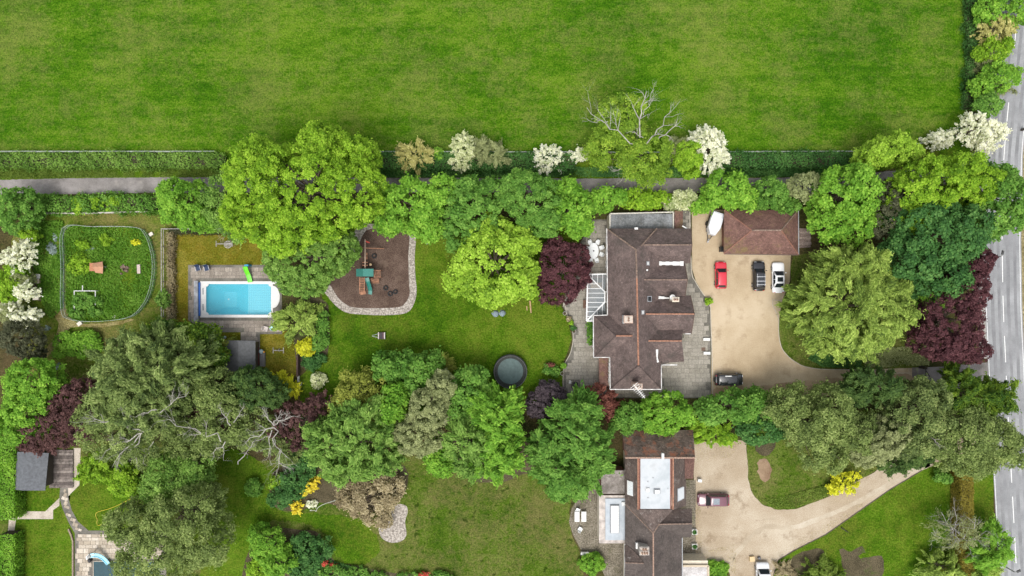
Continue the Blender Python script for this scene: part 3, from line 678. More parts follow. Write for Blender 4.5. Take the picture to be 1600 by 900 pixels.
# ---------------------------------------------------------------- buildings
T_main = tilemat('brown_roof_tiles', ((0.070, 0.053, 0.048), (0.114, 0.085, 0.078), (0.172, 0.128, 0.116)), (0.062, 0.054, 0.047), 0.6, 0.35, 0.52)
T_gar = tilemat('red_roof_tiles', ((0.095, 0.052, 0.042), (0.155, 0.085, 0.070), (0.215, 0.122, 0.100)), (0.15, 0.12, 0.040), 0.65, 0.25, 0.53)
T_moss = tilemat('mossy_roof_tiles', ((0.055, 0.042, 0.034), (0.125, 0.092, 0.075), (0.235, 0.180, 0.150)), (0.30, 0.115, 0.065), 0.8, 0.7, 0.52)
T_sec = tilemat('weathered_roof_tiles', ((0.068, 0.052, 0.045), (0.105, 0.080, 0.070), (0.155, 0.120, 0.105)), (0.30, 0.27, 0.245), 0.7, 0.9, 0.565)
T_dark = tilemat('dark_roof_tiles', ((0.055, 0.046, 0.042), (0.090, 0.074, 0.066), (0.125, 0.105, 0.095)), (0.055, 0.048, 0.042), 0.5, 0.4, 0.52)
T_ridge = plain('clay_ridge', (0.33, 0.165, 0.105), 0.8, var=0.25, scale=4); T_ridge2 = plain('worn_ridge', (0.22, 0.155, 0.12), 0.85, var=0.35, scale=4)
M_white = plain('white_paint', (0.64, 0.64, 0.62), 0.45, var=0.06); M_upvc = plain('white_plastic', (0.68, 0.68, 0.67), 0.35, var=0.04)
M_render = plain('cream_render', (0.60, 0.54, 0.43), 0.9, var=0.1, scale=2); M_brick = plain('red_brick', (0.24, 0.12, 0.085), 0.9, var=0.25, scale=5)
M_pot = plain('chimney_pot', (0.50, 0.30, 0.20), 0.8, var=0.2); M_lead = plain('lead_sheet', (0.30, 0.31, 0.32), 0.6, var=0.2)
M_felt = grit('grey_felt', ((0.085, 0.09, 0.09), (0.15, 0.155, 0.155), (0.23, 0.24, 0.245)), 4, 0.45, (0.12, 0.09, 0.05), pa=0.5)
M_glass = plain('dark_glass', (0.02, 0.025, 0.03), 0.06, var=0.1, spec=0.7); M_black = plain('black_plastic', (0.015, 0.015, 0.016), 0.5)
M_roofw = grit('white_roof_sheet', ((0.37, 0.40, 0.415), (0.43, 0.455, 0.47), (0.48, 0.50, 0.51)), 2, 0.35, (0.31, 0.325, 0.33), pa=0.5, speck=0.1)
M_pewter = plain('steel', (0.42, 0.43, 0.44), 0.4, metal=0.6); M_clear = seethrough('roof_glass', (0.45, 0.50, 0.52), 0.76, 0.12)
def slope(parent, pts, mat, th=0.16, name='roof_slope'):
    """one tiled plane: pixel points with their heights, real thickness, courses along the eaves"""
    V = [P(*p) for p in pts]; n = len(V)
    c = sum(V, Vector()) / n; nr = Vector()
    for i in range(n): nr += (V[i] - c).cross(V[(i + 1) % n] - c)
    if nr.z < 0: V = V[::-1]; nr = -nr
    nr.normalize(); u = Vector((-nr.y, nr.x, 0)); u = u.normalized() if u.length > 1e-4 else Vector((1, 0, 0)); w = nr.cross(u)
    mb = MB(); D = Vector((0, 0, -th)); al = V + [v + D for v in V]
    fs = [tuple(range(n)), tuple(range(2 * n - 1, n - 1, -1))] + [(i + n, (i + 1) % n + n, (i + 1) % n, i) for i in range(n)]
    mb.add(al, fs); mb.uv = []
    for f in fs:
        for i in f: mb.uv.append((al[i].dot(u), al[i].dot(w)))
    o = mb.build(name, mat, parent); return o
def ridge(parent, a, b, mat=None, r=0.13, name='ridge_tiles'):
    A, B = P(*a), P(*b); n = max(2, int((B - A).length / 0.45)); mb = MB()
    for i in range(n):
        p, q = A.lerp(B, i / n), A.lerp(B, (i + 0.94) / n); mb.tube([p + Vector((0, 0, 0.02)), q + Vector((0, 0, 0.05))], [r, r * 1.05], 6)
    return mb.build(name, mat or T_ridge, parent)
def gutter(parent, pts, r=0.065, name='gutter', mat=None):
    mb = MB(); V = [P(*p) for p in pts]
    for a, b in zip(V[:-1], V[1:]): mb.bar(a, b, r * 2)
    return mb.build(name, mat or plain('gutter_plastic', (0.52, 0.51, 0.49), .6, var=.25, scale=1.5), parent)
def walls(parent, rect, z, mat, inset=0.35, name='wall'):
    """rect of eaves in pixels at height z -> wall block"""
    x0, y0, x1, y1 = rect; a, b = P(x0, y0, z), P(x1, y1, z); X = sorted((a.x, b.x)); Y = sorted((a.y, b.y))
    mb = MB(); mb.box(((X[0] + X[1]) / 2, (Y[0] + Y[1]) / 2, (z - 0.15) / 2), (X[1] - X[0] - 2 * inset, Y[1] - Y[0] - 2 * inset, z - 0.15))
    o = mb.build(name, mat, parent); return o, (X[0] + inset, X[1] - inset, Y[0] + inset, Y[1] - inset)
def window(parent, c, w, h, ax, sgn, name='window', mat=None):
    """ax 'x': the wall faces +-x; ax 'y': the wall faces +-y"""
    mb = MB(); d = 0.06; o = Vector(c)
    def bx(m, u, v, su, sv, dep, off):
        if ax == 'x': m.box((o.x + sgn * off, o.y + u, o.z + v), (dep, su, sv))
        else: m.box((o.x + u, o.y + sgn * off, o.z + v), (su, dep, sv))
    for s in (-1, 1):
        bx(mb, s * (w / 2 - 0.04), 0, 0.08, h, d, 0.02); bx(mb, 0, s * (h / 2 - 0.04), w - 0.17, 0.08, d, 0.022)
    bx(mb, 0, 0, 0.06, h - 0.17, d, 0.018)
    f = mb.build(name, mat or M_upvc, parent)
    g = MB(); bx(g, 0, 0, w - 0.1, h - 0.1, 0.02, 0.008); g.build('pane', M_glass, f); return f
def chimney(parent, px, py, z0, z1, w, d, pots=2, mat=None, along='x'):
    q = P(px, py, z1); mb = MB(); mb.box((q.x, q.y, (z0 + z1) / 2), (w, d, z1 - z0)); mb.box((q.x, q.y, z1 - 0.12), (w + 0.16, d + 0.16, 0.16))
    ch = mb.build('chimney', mat or M_brick, parent)
    f = MB(); f.box((q.x, q.y, z1 + 0.02), (w - 0.05, d - 0.05, 0.06)); f.build('flaunching', plain('mortar', (0.46, 0.40, 0.34), 0.9), ch)
    for k in range(pots):
        t = (k - (pots - 1) / 2) * 0.36; p = (q.x + (t if along == 'x' else 0), q.y + (t if along == 'y' else 0), z1 + 0.03)
        m = MB(); m.cyl(p, 0.15, 0.4, 10, 0.12); pt = m.build('chimney_pot', M_pot, ch)
        m = MB(); m.cyl((p[0], p[1], p[2] + 0.4), 0.085, 0.012, 10); m.build('pot_opening', M_black, pt)
    return ch
def rooflight(parent, px, py, z, w, d, tilt, name='skylight', pane=None, frame=None):
    """window lying in a slope; tilt = (dz/dx, dz/dy) of that slope"""
    q = P(px, py, z + 0.10); fr = MB(); pn = MB()
    def cor(w, d, e): return [(q.x + a * w / 2, q.y + b * d / 2, q.z + e + tilt[0] * a * w / 2 + tilt[1] * b * d / 2) for a, b in ((-1, -1), (1, -1), (1, 1), (-1, 1))]
    fr.loft([cor(w, d, -0.2), cor(w, d, 0.05)]); f = fr.build(name, frame or M_lead, parent)
    pn.loft([cor(w - 0.22, d - 0.22, 0.05), cor(w - 0.22, d - 0.22, 0.075)]); pn.build('pane', pane or M_glass, f); return f

# ---- main house
ZE, ZR = 4.8, 8.2
h = thing('detached_house', 'long brown tiled house with four cross gables beside the gravel drive', 'house', tuple(P(990, 480)))
W1, b1 = walls(h, (949, 358, 1034, 607), ZE, M_render)
for y0, y1, x1 in ((358, 411, 1077), (412, 461, 1068), (462, 520, 1078), (514, 566, 1064)):
    z = ZE - 0.01 if x1 != 1064 else 3.6
    o, bb = walls(h, (1020, y0, x1, y1), z, M_render, 0.3)
    gy = (bb[2] + bb[3]) / 2
    if x1 != 1064:
        mb = MB(); hw = (bb[3] - bb[2]) / 2   # brick gable under the verge
        mb.loft([[(bb[1] - 0.2, gy - hw, z - 0.16), (bb[1] - 0.2, gy + hw, z - 0.16), (bb[1] - 0.2, gy, z + 1.95)], [(bb[1], gy - hw, z - 0.16), (bb[1], gy + hw, z - 0.16), (bb[1], gy, z + 1.95)]])
        mb.build('gable', M_render, h)
    for zz in (1.4, 3.6): window(h, (bb[1], gy, zz), 1.5, 1.15, 'x', 1)
walls(h, (928, 494, 955, 557), ZE - 0.02, M_render, 0.3)
for y in (372, 392, 412, 575, 592):
    q = P(949, y, ZE)
    for zz in (1.3, 3.6): window(h, (b1[0], q.y, zz), 1.3, 1.2, 'x', -1)
for y in (508, 540):
    q = P(928, y, ZE)
    for zz in (1.3, 3.6): window(h, (q.x + 0.3, q.y, zz), 1.5, 1.2, 'x', -1)
q = P(0, 530, 0); dmb = MB(); dmb.box((P(1064, 0, 3.6).x - 0.27, P(0, 545, 3.6).y, 1.05), (0.08, 0.95, 2.1)); dr = dmb.build('door', plain('oak_door', (0.14, 0.08, 0.045)), h)
dmb = MB(); dmb.box((P(1064, 0, 3.6).x - 0.21, P(0, 548, 3.6).y, 1.05), (0.06, 0.05, 0.2)); dmb.build('handle', M_pewter, dr)
# main hipped roof
NA, SA = (993.5, 390, ZR), (997.5, 571, ZR)
slope(h, [(948.5, 357, ZE), NA, SA, (953.5, 608, ZE), (949, 480, ZE)], T_main)
slope(h, [(1035, 357, ZE), NA, SA, (1033, 608, ZE)], T_main)
slope(h, [(948.5, 357, ZE), (1035, 357, ZE), NA], T_main); slope(h, [(953.5, 608, ZE), (1033, 608, ZE), SA], T_main)
ridge(h, NA, (995, 435, ZR), T_ridge2); ridge(h, (995, 435, ZR), SA)
ridge(h, (949, 358, ZE + .05), NA, T_ridge2, 0.11, 'hip_tiles'); ridge(h, (1026, 357, ZE + .3), (1002, 384, ZR - 0.6), T_ridge2, 0.11, 'hip_tiles')
ridge(h, (954, 607, ZE), SA, T_main, 0.09, 'hip_tiles'); ridge(h, (1032.5, 607, ZE), SA, T_main, 0.09, 'hip_tiles')
# cross gables to the drive
for (ye0, xe0, yr, xr, ye1, xe1, xs, zr, mt) in ((357, 1079, 382.5, 1080.5, 411, 1077, 1000, 7.25, T_ridge2), (411.5, 1069, 437, 1073.5, 463, 1069.5, 1000, 7.2, T_ridge2), (461.5, 1078, 490.5, 1084.5, 521, 1079.5, 1003, 7.35, T_ridge)):
    slope(h, [(1010, ye0, ZE), (xe0, ye0, ZE), (xr, yr, zr), (xs, yr, zr)], T_main); slope(h, [(1010, ye1, ZE), (xe1, ye1, ZE), (xr, yr, zr), (xs, yr, zr)], T_main)
    ridge(h, (xs + 6, yr, zr), (xr, yr, zr), mt, 0.11)
    gutter(h, [(xe0 + .6, ye0, ZE - 0.1), (xr + .6, yr, zr - 0.1), (xe1 + .6, ye1, ZE - 0.1)], 0.06, 'bargeboard', plain('brown_board', (0.10, 0.065, 0.05)))
slope(h, [(1012, 513, 5.1), (1067, 514, 5.1), (1065.5, 532.5, 6.7), (1008, 532.5, 6.7)], T_main)
slope(h, [(1008, 532.5, 6.7), (1065.5, 532.5, 6.7), (1069, 565, 3.7), (1032, 567, 3.7)], T_main); ridge(h, (1013, 532.5, 6.7), (1065, 532.5, 6.7), T_ridge, 0.11)
slope(h, [(1034, 545, 5.0), (1045, 540, 5.4), (1045, 567, 3.8), (1034, 570, 3.5)], T_dark, 0.12)
gutter(h, [(1033, 570, 3.4), (1058, 570, 3.4)], 0.1)
# west bay
slope(h, [(927.5, 493, ZE), (950, 492.5, ZE), (990, 524.7, 7.55), (962, 524.7, 7.55)], T_main); slope(h, [(927.5, 493, ZE), (962, 524.7, 7.55), (928, 558, ZE)], T_main)
slope(h, [(928, 558, ZE), (962, 524.7, 7.55), (990, 524.7, 7.55), (953, 558, ZE)], T_main); ridge(h, (962.4, 524.7, 7.55), (988.4, 524.7, 7.55), T_ridge, 0.12)
for e in ((929, 494, ZE), (929, 557, ZE)): ridge(h, e, (962.4, 524.7, 7.55), T_main, 0.08, 'hip_tiles')
gutter(h, [(948, 357, ZE), (948.7, 428, ZE), (949, 492.3, ZE)]); gutter(h, [(949, 492.3, ZE), (927, 493, ZE), (927.4, 558.4, ZE), (952.8, 558.4, ZE), (953.4, 608.4, ZE), (1033.4, 608.4, ZE), (1033.2, 571, ZE)])
gutter(h, [(1070, 521.5, ZE - .05), (1079, 521.5, ZE - .05)], 0.07)
q0, q1 = P(1063, 514, ZE), P(1064, 521, ZE); mb = MB(); mb.bar((q0.x, q0.y, ZE + .1), (q1.x, q1.y, 3.5), 0.22); mb.build('downpipe', M_white, h)
# flat roof and lean-tos
walls(h, (952, 333, 1053, 360), 3.2, M_render, 0.1)
mb = MB(); a, b = P(954, 334, 3.3), P(1051, 358, 3.3); mb.box(((a.x + b.x) / 2, (a.y + b.y) / 2, 3.2), (b.x - a.x, a.y - b.y, 0.2)); mb.build('flat_roof', M_felt, h)
gutter(h, [(953, 358, 3.4), (953, 334, 3.4), (1052, 331.5, 3.4), (1052, 357, 3.4)], 0.09, 'parapet', plain('old_white', (0.50, 0.47, 0.40), .8, var=.25))
slope(h, [(1054, 329, 2.9), (1067, 330, 2.5), (1067, 357, 2.5), (1054, 357, 2.9)], T_gar, 0.12); walls(h, (1054, 330, 1066, 358), 2.3, M_brick, 0.15)
slope(h, [(935.5, 559, 2.5), (953, 559, 3.3), (954, 603, 3.3), (936, 603, 2.5)], T_gar, 0.12); walls(h, (937, 560, 953, 602), 2.35, M_brick, 0.15)
mb = MB(); a, b = P(1066, 353, 4.5), P(1078, 360, 4.5); mb.bar(a, b, 0.15); mb.build('downpipe', M_white, h)
# white valley linings and other roof fittings
M_vall = plain('white_valley_lining', (0.60, 0.60, 0.58), 0.6, var=0.12, scale=3)
def valley(pts, wd, name='valley_lining'):
    mb = MB(); V = [P(*p) for p in pts]; rr = np.random.default_rng(5)
    for a, b in zip(V[:-1], V[1:]):
        n = max(2, int((b - a).length / 0.5))
        for i in range(n):
            c = a.lerp(b, (i + .5) / n); d = b - a
            mb.box((c.x, c.y, c.z), (d.length / n * 0.995, wd * rr.uniform(0.7, 1.1), 0.1 + 0.02 * rr.random()), math.atan2(d.y, d.x))
    mb.build(name, M_vall, h)
valley([(1023, 411.5, 5.2), (1040, 411.5, 5.2), (1068, 411.8, 5.1)], 0.65); valley([(1026, 466, 5.25), (1038, 466, 5.25)], 0.6); valley([(1038, 466.5, 5.2), (1046, 466.5, 5.2)], 0.35); valley([(1026.5, 546, 5.6), (1026, 558, 5.5), (1028, 566, 5.4)], 0.35)
chimney(h, 982, 499, 5.5, 8.8, 1.15, 0.95, 2, plain('pale_brick', (0.45, 0.32, 0.25), var=0.2), 'y'); chimney(h, 1056, 468, 4.8, 7.6, 0.85, 0.55, 2, M_render)
chimney(h, 998, 604, 4.5, 9.0, 0.95, 0.7, 2, MATS['pale_brick'])
mb = MB(); q = P(974.5, 499, 7.7); mb.box((q.x, q.y, 7.5), (0.28, 1.2, 0.5)); mb.build('flashing', M_lead, h)
mb = MB(); q = P(1051, 464.6, 7.2)
mb.loft([[(q.x + r * math.cos(a), q.y + r * math.sin(a) * 0.95, 7.0 + z) for a in np.linspace(0, 2 * math.pi, 18, endpoint=False)] for r, z in ((0.05, 0), (0.3, 0.05), (0.43, 0.16))], True, False)
mb.bar((q.x, q.y, 7.1), (q.x + 0.2, q.y - 0.35, 7.45), 0.04); mb.bar((q.x, q.y, 7.0), (q.x, q.y, 5.2), 0.06); mb.build('satellite_dish', M_white, h)
sl = (ZR - ZE) / 3.9
rooflight(h, 1015, 467, 6.55, 0.75, 0.85, (-sl * .9, 0)); rooflight(h, 1004.5, 488, 7.45, 0.5, 0.6, (-sl * .9, 0), pane=M_vall); rooflight(h, 1012.5, 411.5, 6.75, 0.5, 0.6, (-sl * .9, 0), pane=M_vall)
mb = MB(); q = P(1011, 422, 6.95); mb.cyl((q.x, q.y, 6.6), 0.13, 0.5, 10); mb.build('vent_pipe', M_white, h)
mb = MB(); q = P(994, 357, 5.0); mb.box((q.x, q.y, 4.9), (0.5, 0.3, 0.35)); mb.build('vent_box', M_white, h)
# aerial on the south chimney
mb = MB(); a = P(997, 604, 9.0); mb.tube([(a.x - .3, a.y, 8.2), (a.x - .3, a.y, 10.3)], [0.03, 0.03], 5)
A, B = P(990, 601, 10.2), P(1007.5, 622, 10.2); mb.bar(A, B, 0.07); u = (B - A).normalized(); s = Vector((-u.y, u.x, 0))
for k in range(8): c = A.lerp(B, 0.05 + 0.12 * k); mb.bar(c - s * (0.65 - 0.05 * k), c + s * (0.65 - 0.05 * k), 0.045)
mb.build('aerial', plain('aluminium', (0.62, 0.62, 0.60), 0.4, metal=0.3), h)

# ---- conservatory (white bars, glass between)
c = thing('conservatory', 'white framed glass roofed conservatory against the brown tiled house', 'conservatory', tuple(P(935, 465)))
mb = MB(); a, b = P(917, 430, 2.3), P(949, 501, 2.3)
mb.box(((a.x + b.x) / 2, (a.y + b.y) / 2, 0.3), (b.x - a.x - 0.2, a.y - b.y - 0.2, 0.6)); mb.build('dwarf_wall', M_brick, c)
ZC, ZT = 2.4, 3.5; RA, RB = (945, 456, ZT), (945, 472, ZT); CN, CS = (918, 429, ZC), (916.5, 501.5, ZC); HN, HS = (949.5, 428, ZC), (949.5, 501.5, ZC)
def lerp3(a, b, t): return tuple(a[i] + (b[i] - a[i]) * t for i in range(3))
def bar(a, b, w=0.09, name='glazing_bar'):
    m = MB(); m.bar(P(*a), P(*b), w); return m.build(name, M_upvc, c)
def pane(pts):
    m = MB(); V = [P(*p) for p in pts]; D = Vector((0, 0, 0.02)); m.loft([V, [v + D for v in V]]); return m.build('pane', M_clear, c)
for a, b in ((RA, RB), (CN, RA), (CS, RB)): bar(a, b, 0.16, 'ridge_bar')
for a, b in ((CN, CS), (CN, HN), (CS, HS)): bar(a, b, 0.2, 'eaves_beam')
bar((949.5, 428, ZC), (949.5, 501.5, ZC), 0.16, 'wall_bar'); bar(RA, (949.5, 456, ZT), .12); bar(RB, (949.5, 472, ZT), .12)
for n_, e0, e1, r0, r1 in ((10, CN, CS, RA, RB), (4, CN, HN, RA, (949.5, 456, ZT)), (4, CS, HS, RB, (949.5, 472, ZT))):
    def top(t):
        e = lerp3(e0, e1, t)
        if n_ == 10:   # west face: bars run square to the eaves and end on hip or ridge
            if e[1] < 456: k = (e[1] - 429) / 27; return lerp3(CN, RA, max(0.02, k))
            if e[1] > 472: k = (501.5 - e[1]) / 29.5; return lerp3(CS, RB, max(0.02, k))
            return (945, e[1], ZT)
        hip = e0; k = (e[0] - hip[0]) / (945 - hip[0]); rr = RA if hip is CN else RB
        return lerp3(hip, rr, min(1.0, max(0.02, k)))
    ts = [i / n_ for i in range(n_ + 1)]
    for t in ts[1:-1]: bar(lerp3(e0, e1, t), top(t))
    for t0, t1 in zip(ts[:-1], ts[1:]): pane([lerp3(e0, e1, t0 + .004), lerp3(e0, e1, t1 - .004), top(t1 - .004), top(t0 + .004)])
for t in np.linspace(0, 1, 7):
    e = P(*lerp3(CN, CS, t)); m = MB(); m.box((e.x + .05, e.y, 1.5), (0.1, 0.1, 1.75)); m.build('post', M_upvc, c)
for t0, t1 in zip(np.linspace(0, 1, 7)[:-1], np.linspace(0, 1, 7)[1:]):
    e0, e1 = P(*lerp3(CN, CS, t0)), P(*lerp3(CN, CS, t1)); m = MB(); m.box((e0.x + .05, (e0.y + e1.y) / 2, 1.45), (0.02, abs(e0.y - e1.y) - .12, 1.6)); m.build('window_pane', M_clear, c)
q = P(934, 470); m = MB(); m.prism([(q.x - 1.4, q.y - 3.2), (q.x + 1.3, q.y - 3.2), (q.x + 1.3, q.y + 3.6), (q.x - 1.4, q.y + 3.6)], 0.6, 0.64); m.build('floor', plain('sun_room_floor', (0.10, 0.075, 0.05)), c)

# ---- garage
g = thing('garage', 'hip roofed garage with moss stained red brown tiles behind the parked cars', 'garage', tuple(P(1189, 362)))
ge, gr = 2.7, 5.2
walls(g, (1132, 329, 1246, 396), ge, M_brick, 0.4)
GA, GB = (1174.6, 359.8, gr), (1220.5, 359.8, gr); k0, k1, k2, k3 = (1131.5, 328, ge), (1246.8, 328, ge), (1247.3, 397.7, ge), (1131, 396, ge)
for pts in ([k0, k1, GB, GA], [k1, k2, GB], [k2, k3, GA, GB], [k3, k0, GA]): slope(g, pts, T_gar)
ridge(g, GA, GB, T_ridge2, 0.13)
for a, b in ((k0, GA), (k1, GB), (k2, GB), (k3, GA)): ridge(g, a, b, T_ridge2 if a in (k1,) else plain('hip_clay', (0.25, 0.12, 0.085), 0.8, var=0.25), 0.10, 'hip_tiles')
gutter(g, [(1131, 396.8, ge - .05), (1247.3, 398.5, ge - .05)], 0.06, mat=MATS['brown_board']); gutter(g, [(1247.9, 398, ge - .05), (1247.4, 328, ge - .05)], 0.06, mat=M_lead)
for x in (1160, 1190, 1220):
    q = P(x, 396, ge); m = MB(); m.box((q.x, q.y + 0.36, 1.1), (2.5, 0.08, 2.2)); m.build('garage_door', plain('green_door', (0.05, 0.07, 0.06)), g)

# ---- second house
h2 = thing('flat_topped_house', 'brown tiled house with white flat roof sections beside the pale gravel drive', 'house', tuple(P(1020, 800)))
E2, Z2 = 4.6, 7.2
walls(h2, (978, 692, 1071, 795), E2, M_render); walls(h2, (978, 790, 1065, 960), E2 - .02, M_render, 0.32); walls(h2, (1030, 795, 1080, 839), E2 - .04, M_render, 0.3)
slope(h2, [(972, 673, 3.4), (1083, 672, 3.4), (1086, 715, Z2), (977, 715, Z2)], T_moss); walls(h2, (975, 676, 1080, 712), 3.3, M_brick, 0.3)
ridge(h2, (977, 715, Z2), (1086, 715, Z2), plain('pale_ridge', (0.36, 0.24, 0.18), 0.85, var=0.3))
slope(h2, [(976, 716.5, E2), (997, 716.5, Z2), (997, 797, Z2), (977, 788, E2)], T_sec); slope(h2, [(1051, 716.5, Z2), (1071.5, 716.5, E2), (1072, 790, E2), (1051, 797, Z2)], T_sec)
slope(h2, [(1070, 716.5, 4.9), (1085.5, 716.5, 4.0), (1083, 748, 4.0), (1070, 748, 4.9)], T_gar); walls(h2, (1066, 719, 1082, 747), 3.8, M_brick, 0.2)
mb = MB(); a, b = P(998, 716, Z2), P(1049.5, 795, Z2); mb.box(((a.x + b.x) / 2, (a.y + b.y) / 2, Z2 - .25), (b.x - a.x, a.y - b.y, 0.5)); mb.build('flat_roof_base', plain('red_edge', (0.20, 0.085, 0.06), 0.8, var=0.3), h2)
mb = MB(); a, b = P(1000.5, 716.5, Z2), P(1047, 795, Z2 + .1); mb.box(((a.x + b.x) / 2, (a.y + b.y) / 2, Z2 + .06), (b.x - a.x, a.y - b.y, 0.12)); fr = mb.build('flat_roof', M_roofw, h2)
for (x, y, w, d, hh) in ((1026, 767, 1.0, 0.75, 0.35), (1011.5, 764.5, 0.55, 0.6, 0.3)):
    q = P(x, y, Z2); m = MB(); m.box((q.x, q.y, Z2 + .11 + hh / 2), (w, d, hh), 0, 0.8); ld = m.build('roof_lantern', M_lead if w > .8 else M_white, fr)
    m = MB(); m.box((q.x, q.y, Z2 + .125 + hh), (w * .65, d * .65, .03)); m.build('pane', M_white, ld)
for (x, y) in ((1012, 752), (1012, 777), (1043, 763), (1020, 746)):
    q = P(x, y, Z2); m = MB(); m.cyl((q.x, q.y, Z2 + .11), 0.08, 0.12, 8); m.build('roof_vent', M_lead, fr)
mb = MB(); q = P(1035, 712, Z2); mb.box((q.x, q.y, Z2 + .1), (0.35, 0.8, 0.6)); mb.build('vent_box', M_white, h2)
rooflight(h2, 985, 763, 5.65, 0.8, 2.1, (1.25, 0), 'skylight', plain('frosted_glass', (0.62, 0.65, 0.66), 0.3), M_white)
rooflight(h2, 1064, 771.5, 5.45, 1.45, 1.95, (-1.05, 0), 'skylight', grit('panel_glass', ((0.45, 0.48, 0.5), (0.55, 0.58, 0.6), (0.62, 0.64, 0.66)), 1.5, 0.6), M_lead)
# lower hipped part
AP = (1020.6, 833, Z2)
slope(h2, [(977, 789, E2), AP, (1021, 960, Z2), (977, 960, E2)], T_dark); slope(h2, [(997, 796, Z2 - .05), (1052, 796, Z2 - .05), (1030, 819, 7.0), AP, (978, 789, E2)], T_sec)
slope(h2, [(1035, 796, 5.4), (1081, 795, 4.9), (1081.5, 818, 6.6), (1026, 819.5, 6.9)], T_sec); slope(h2, [(1026, 819.5, 6.9), (1081.5, 818, 6.6), (1080, 839.5, E2), (1040, 839.5, E2)], T_dark)
slope(h2, [AP, (1021, 960, Z2), (1065.5, 960, E2), (1065.5, 820, E2), (1030, 819, 6.6)], T_dark)
ridge(h2, (978, 789, E2 + .05), AP, T_ridge2, 0.09, 'hip_tiles'); ridge(h2, AP, (1021, 950, Z2), MATS['pale_ridge'], 0.11); ridge(h2, (1030, 819, 6.95), (1081, 818, 6.65), T_ridge2, 0.1); ridge(h2, AP, (1030, 819, 6.95), T_ridge2, 0.09, 'hip_tiles')
slope(h2, [(976, 850, E2), (977, 879, 6.4), (1006, 880, 6.5), (992, 862, 5.7)], T_sec); slope(h2, [(977, 879, 6.4), (1006, 880, 6.5), (985, 910, E2), (976, 910, E2)], T_dark); ridge(h2, (976.5, 879, 6.4), (1006, 880, 6.5), T_ridge2, 0.08)
gutter(h2, [(976, 850, E2), (976, 960, E2)]); gutter(h2, [(1066, 840, E2), (1066, 960, E2)], 0.06, mat=M_lead); gutter(h2, [(1051.5, 716, Z2 + .05), (1051.5, 796, Z2 + .05)], 0.1, 'roof_trim', T_ridge); gutter(h2, [(996.8, 716, Z2 + .05), (996.8, 796, Z2 + .05)], 0.08, 'roof_trim', T_ridge)
chimney(h2, 1007, 864, 5.2, 8.2, 1.25, 0.55, 3, plain('grey_stack', (0.36, 0.33, 0.30), var=0.2)); chimney(h2, 1007, 858, 5.2, 8.0, 1.25, 0.5, 2, MATS['grey_stack'])
mb = MB(); q = P(995, 853, 6.2); mb.box((q.x, q.y, 6.0), (0.25, 0.85, 0.5)); mb.build('flashing', M_white, h2)
# flat roofed extensions on the west side
walls(h2, (940, 735, 977, 772), 3.0, M_brick, 0.1); mb = MB(); a, b = P(939.5, 735, 3.1), P(976, 771.5, 3.1); mb.box(((a.x + b.x) / 2, (a.y + b.y) / 2, 3.02), (b.x - a.x, a.y - b.y, 0.24)); mb.build('flat_roof', grit('lichen_roof', ((0.13, 0.115, 0.10), (0.23, 0.205, 0.185), (0.34, 0.31, 0.285)), 3, .5, (0.10, 0.085, 0.06), pa=.8), h2)
walls(h2, (936.5, 774, 978, 849), 3.2, M_render, 0.08); mb = MB(); a, b = P(936, 774, 3.2), P(977.5, 849, 3.2); mb.box(((a.x + b.x) / 2, (a.y + b.y) / 2, 3.12), (b.x - a.x, a.y - b.y, 0.16)); mb.build('parapet_roof', plain('stained_coping', (0.46, 0.41, 0.37), .9, var=.2, scale=1.5), h2)
mb = MB(); a, b = P(946, 779, 3.4), P(976.5, 844, 3.4); mb.box(((a.x + b.x) / 2, (a.y + b.y) / 2, 3.31), (b.x - a.x, a.y - b.y, 0.2)); fr = mb.build('flat_roof', grit('blue_white_sheet', ((0.33, 0.365, 0.40), (0.38, 0.42, 0.455), (0.44, 0.47, 0.495)), 2, .4, (0.36, 0.39, 0.41)), h2)
mb = MB(); a, b = P(953.5, 789, 3.7), P(968, 834, 3.7); cx, cy = (a.x + b.x) / 2, (a.y + b.y) / 2; mb.box((cx, cy, 3.56), (b.x - a.x, a.y - b.y, 0.3), 0, .97); ln = mb.build('roof_lantern', M_lead, fr)
mb = MB(); mb.box((cx, cy, 3.74), (b.x - a.x - .3, a.y - b.y - .3, 0.06)); mb.build('pane', M_white, ln)
mb = MB(); q = P(974, 787, 3.6); mb.box((q.x, q.y, 3.55), (.5, .5, .3)); mb.build('hopper', M_white, h2)
walls(h2, (1067, 876, 1107, 960), 3.0, M_render, 0.05); mb = MB(); a, b = P(1056, 885, 2.9), P(1105, 960, 2.9); mb.box(((a.x + b.x) / 2, (a.y + b.y) / 2, 2.93), (b.x - a.x, a.y - b.y, .2)); mb.build('flat_roof', grit('speckled_felt', ((0.33, 0.31, 0.30), (0.46, 0.44, 0.43), (0.58, 0.56, 0.55)), 4, .5), h2)
gutter(h2, [(1066, 884, 3.1), (1106.5, 884, 3.1), (1107, 960, 3.1)], .14, 'parapet', plain('buff_coping', (0.48, 0.40, 0.29)))
q = P(1076, 878, 2.6)
for k in range(3): m = MB(); m.box((q.x + .55 * k, q.y + .22, 2.4), (.42, .06, .5)); m.build('window', M_glass, h2)
for (x, y) in ((1066, 850), (1066, 870)): q = P(x, y, E2); window(h2, (q.x - .31, q.y, 1.4), 1.3, 1.2, 'x', 1)

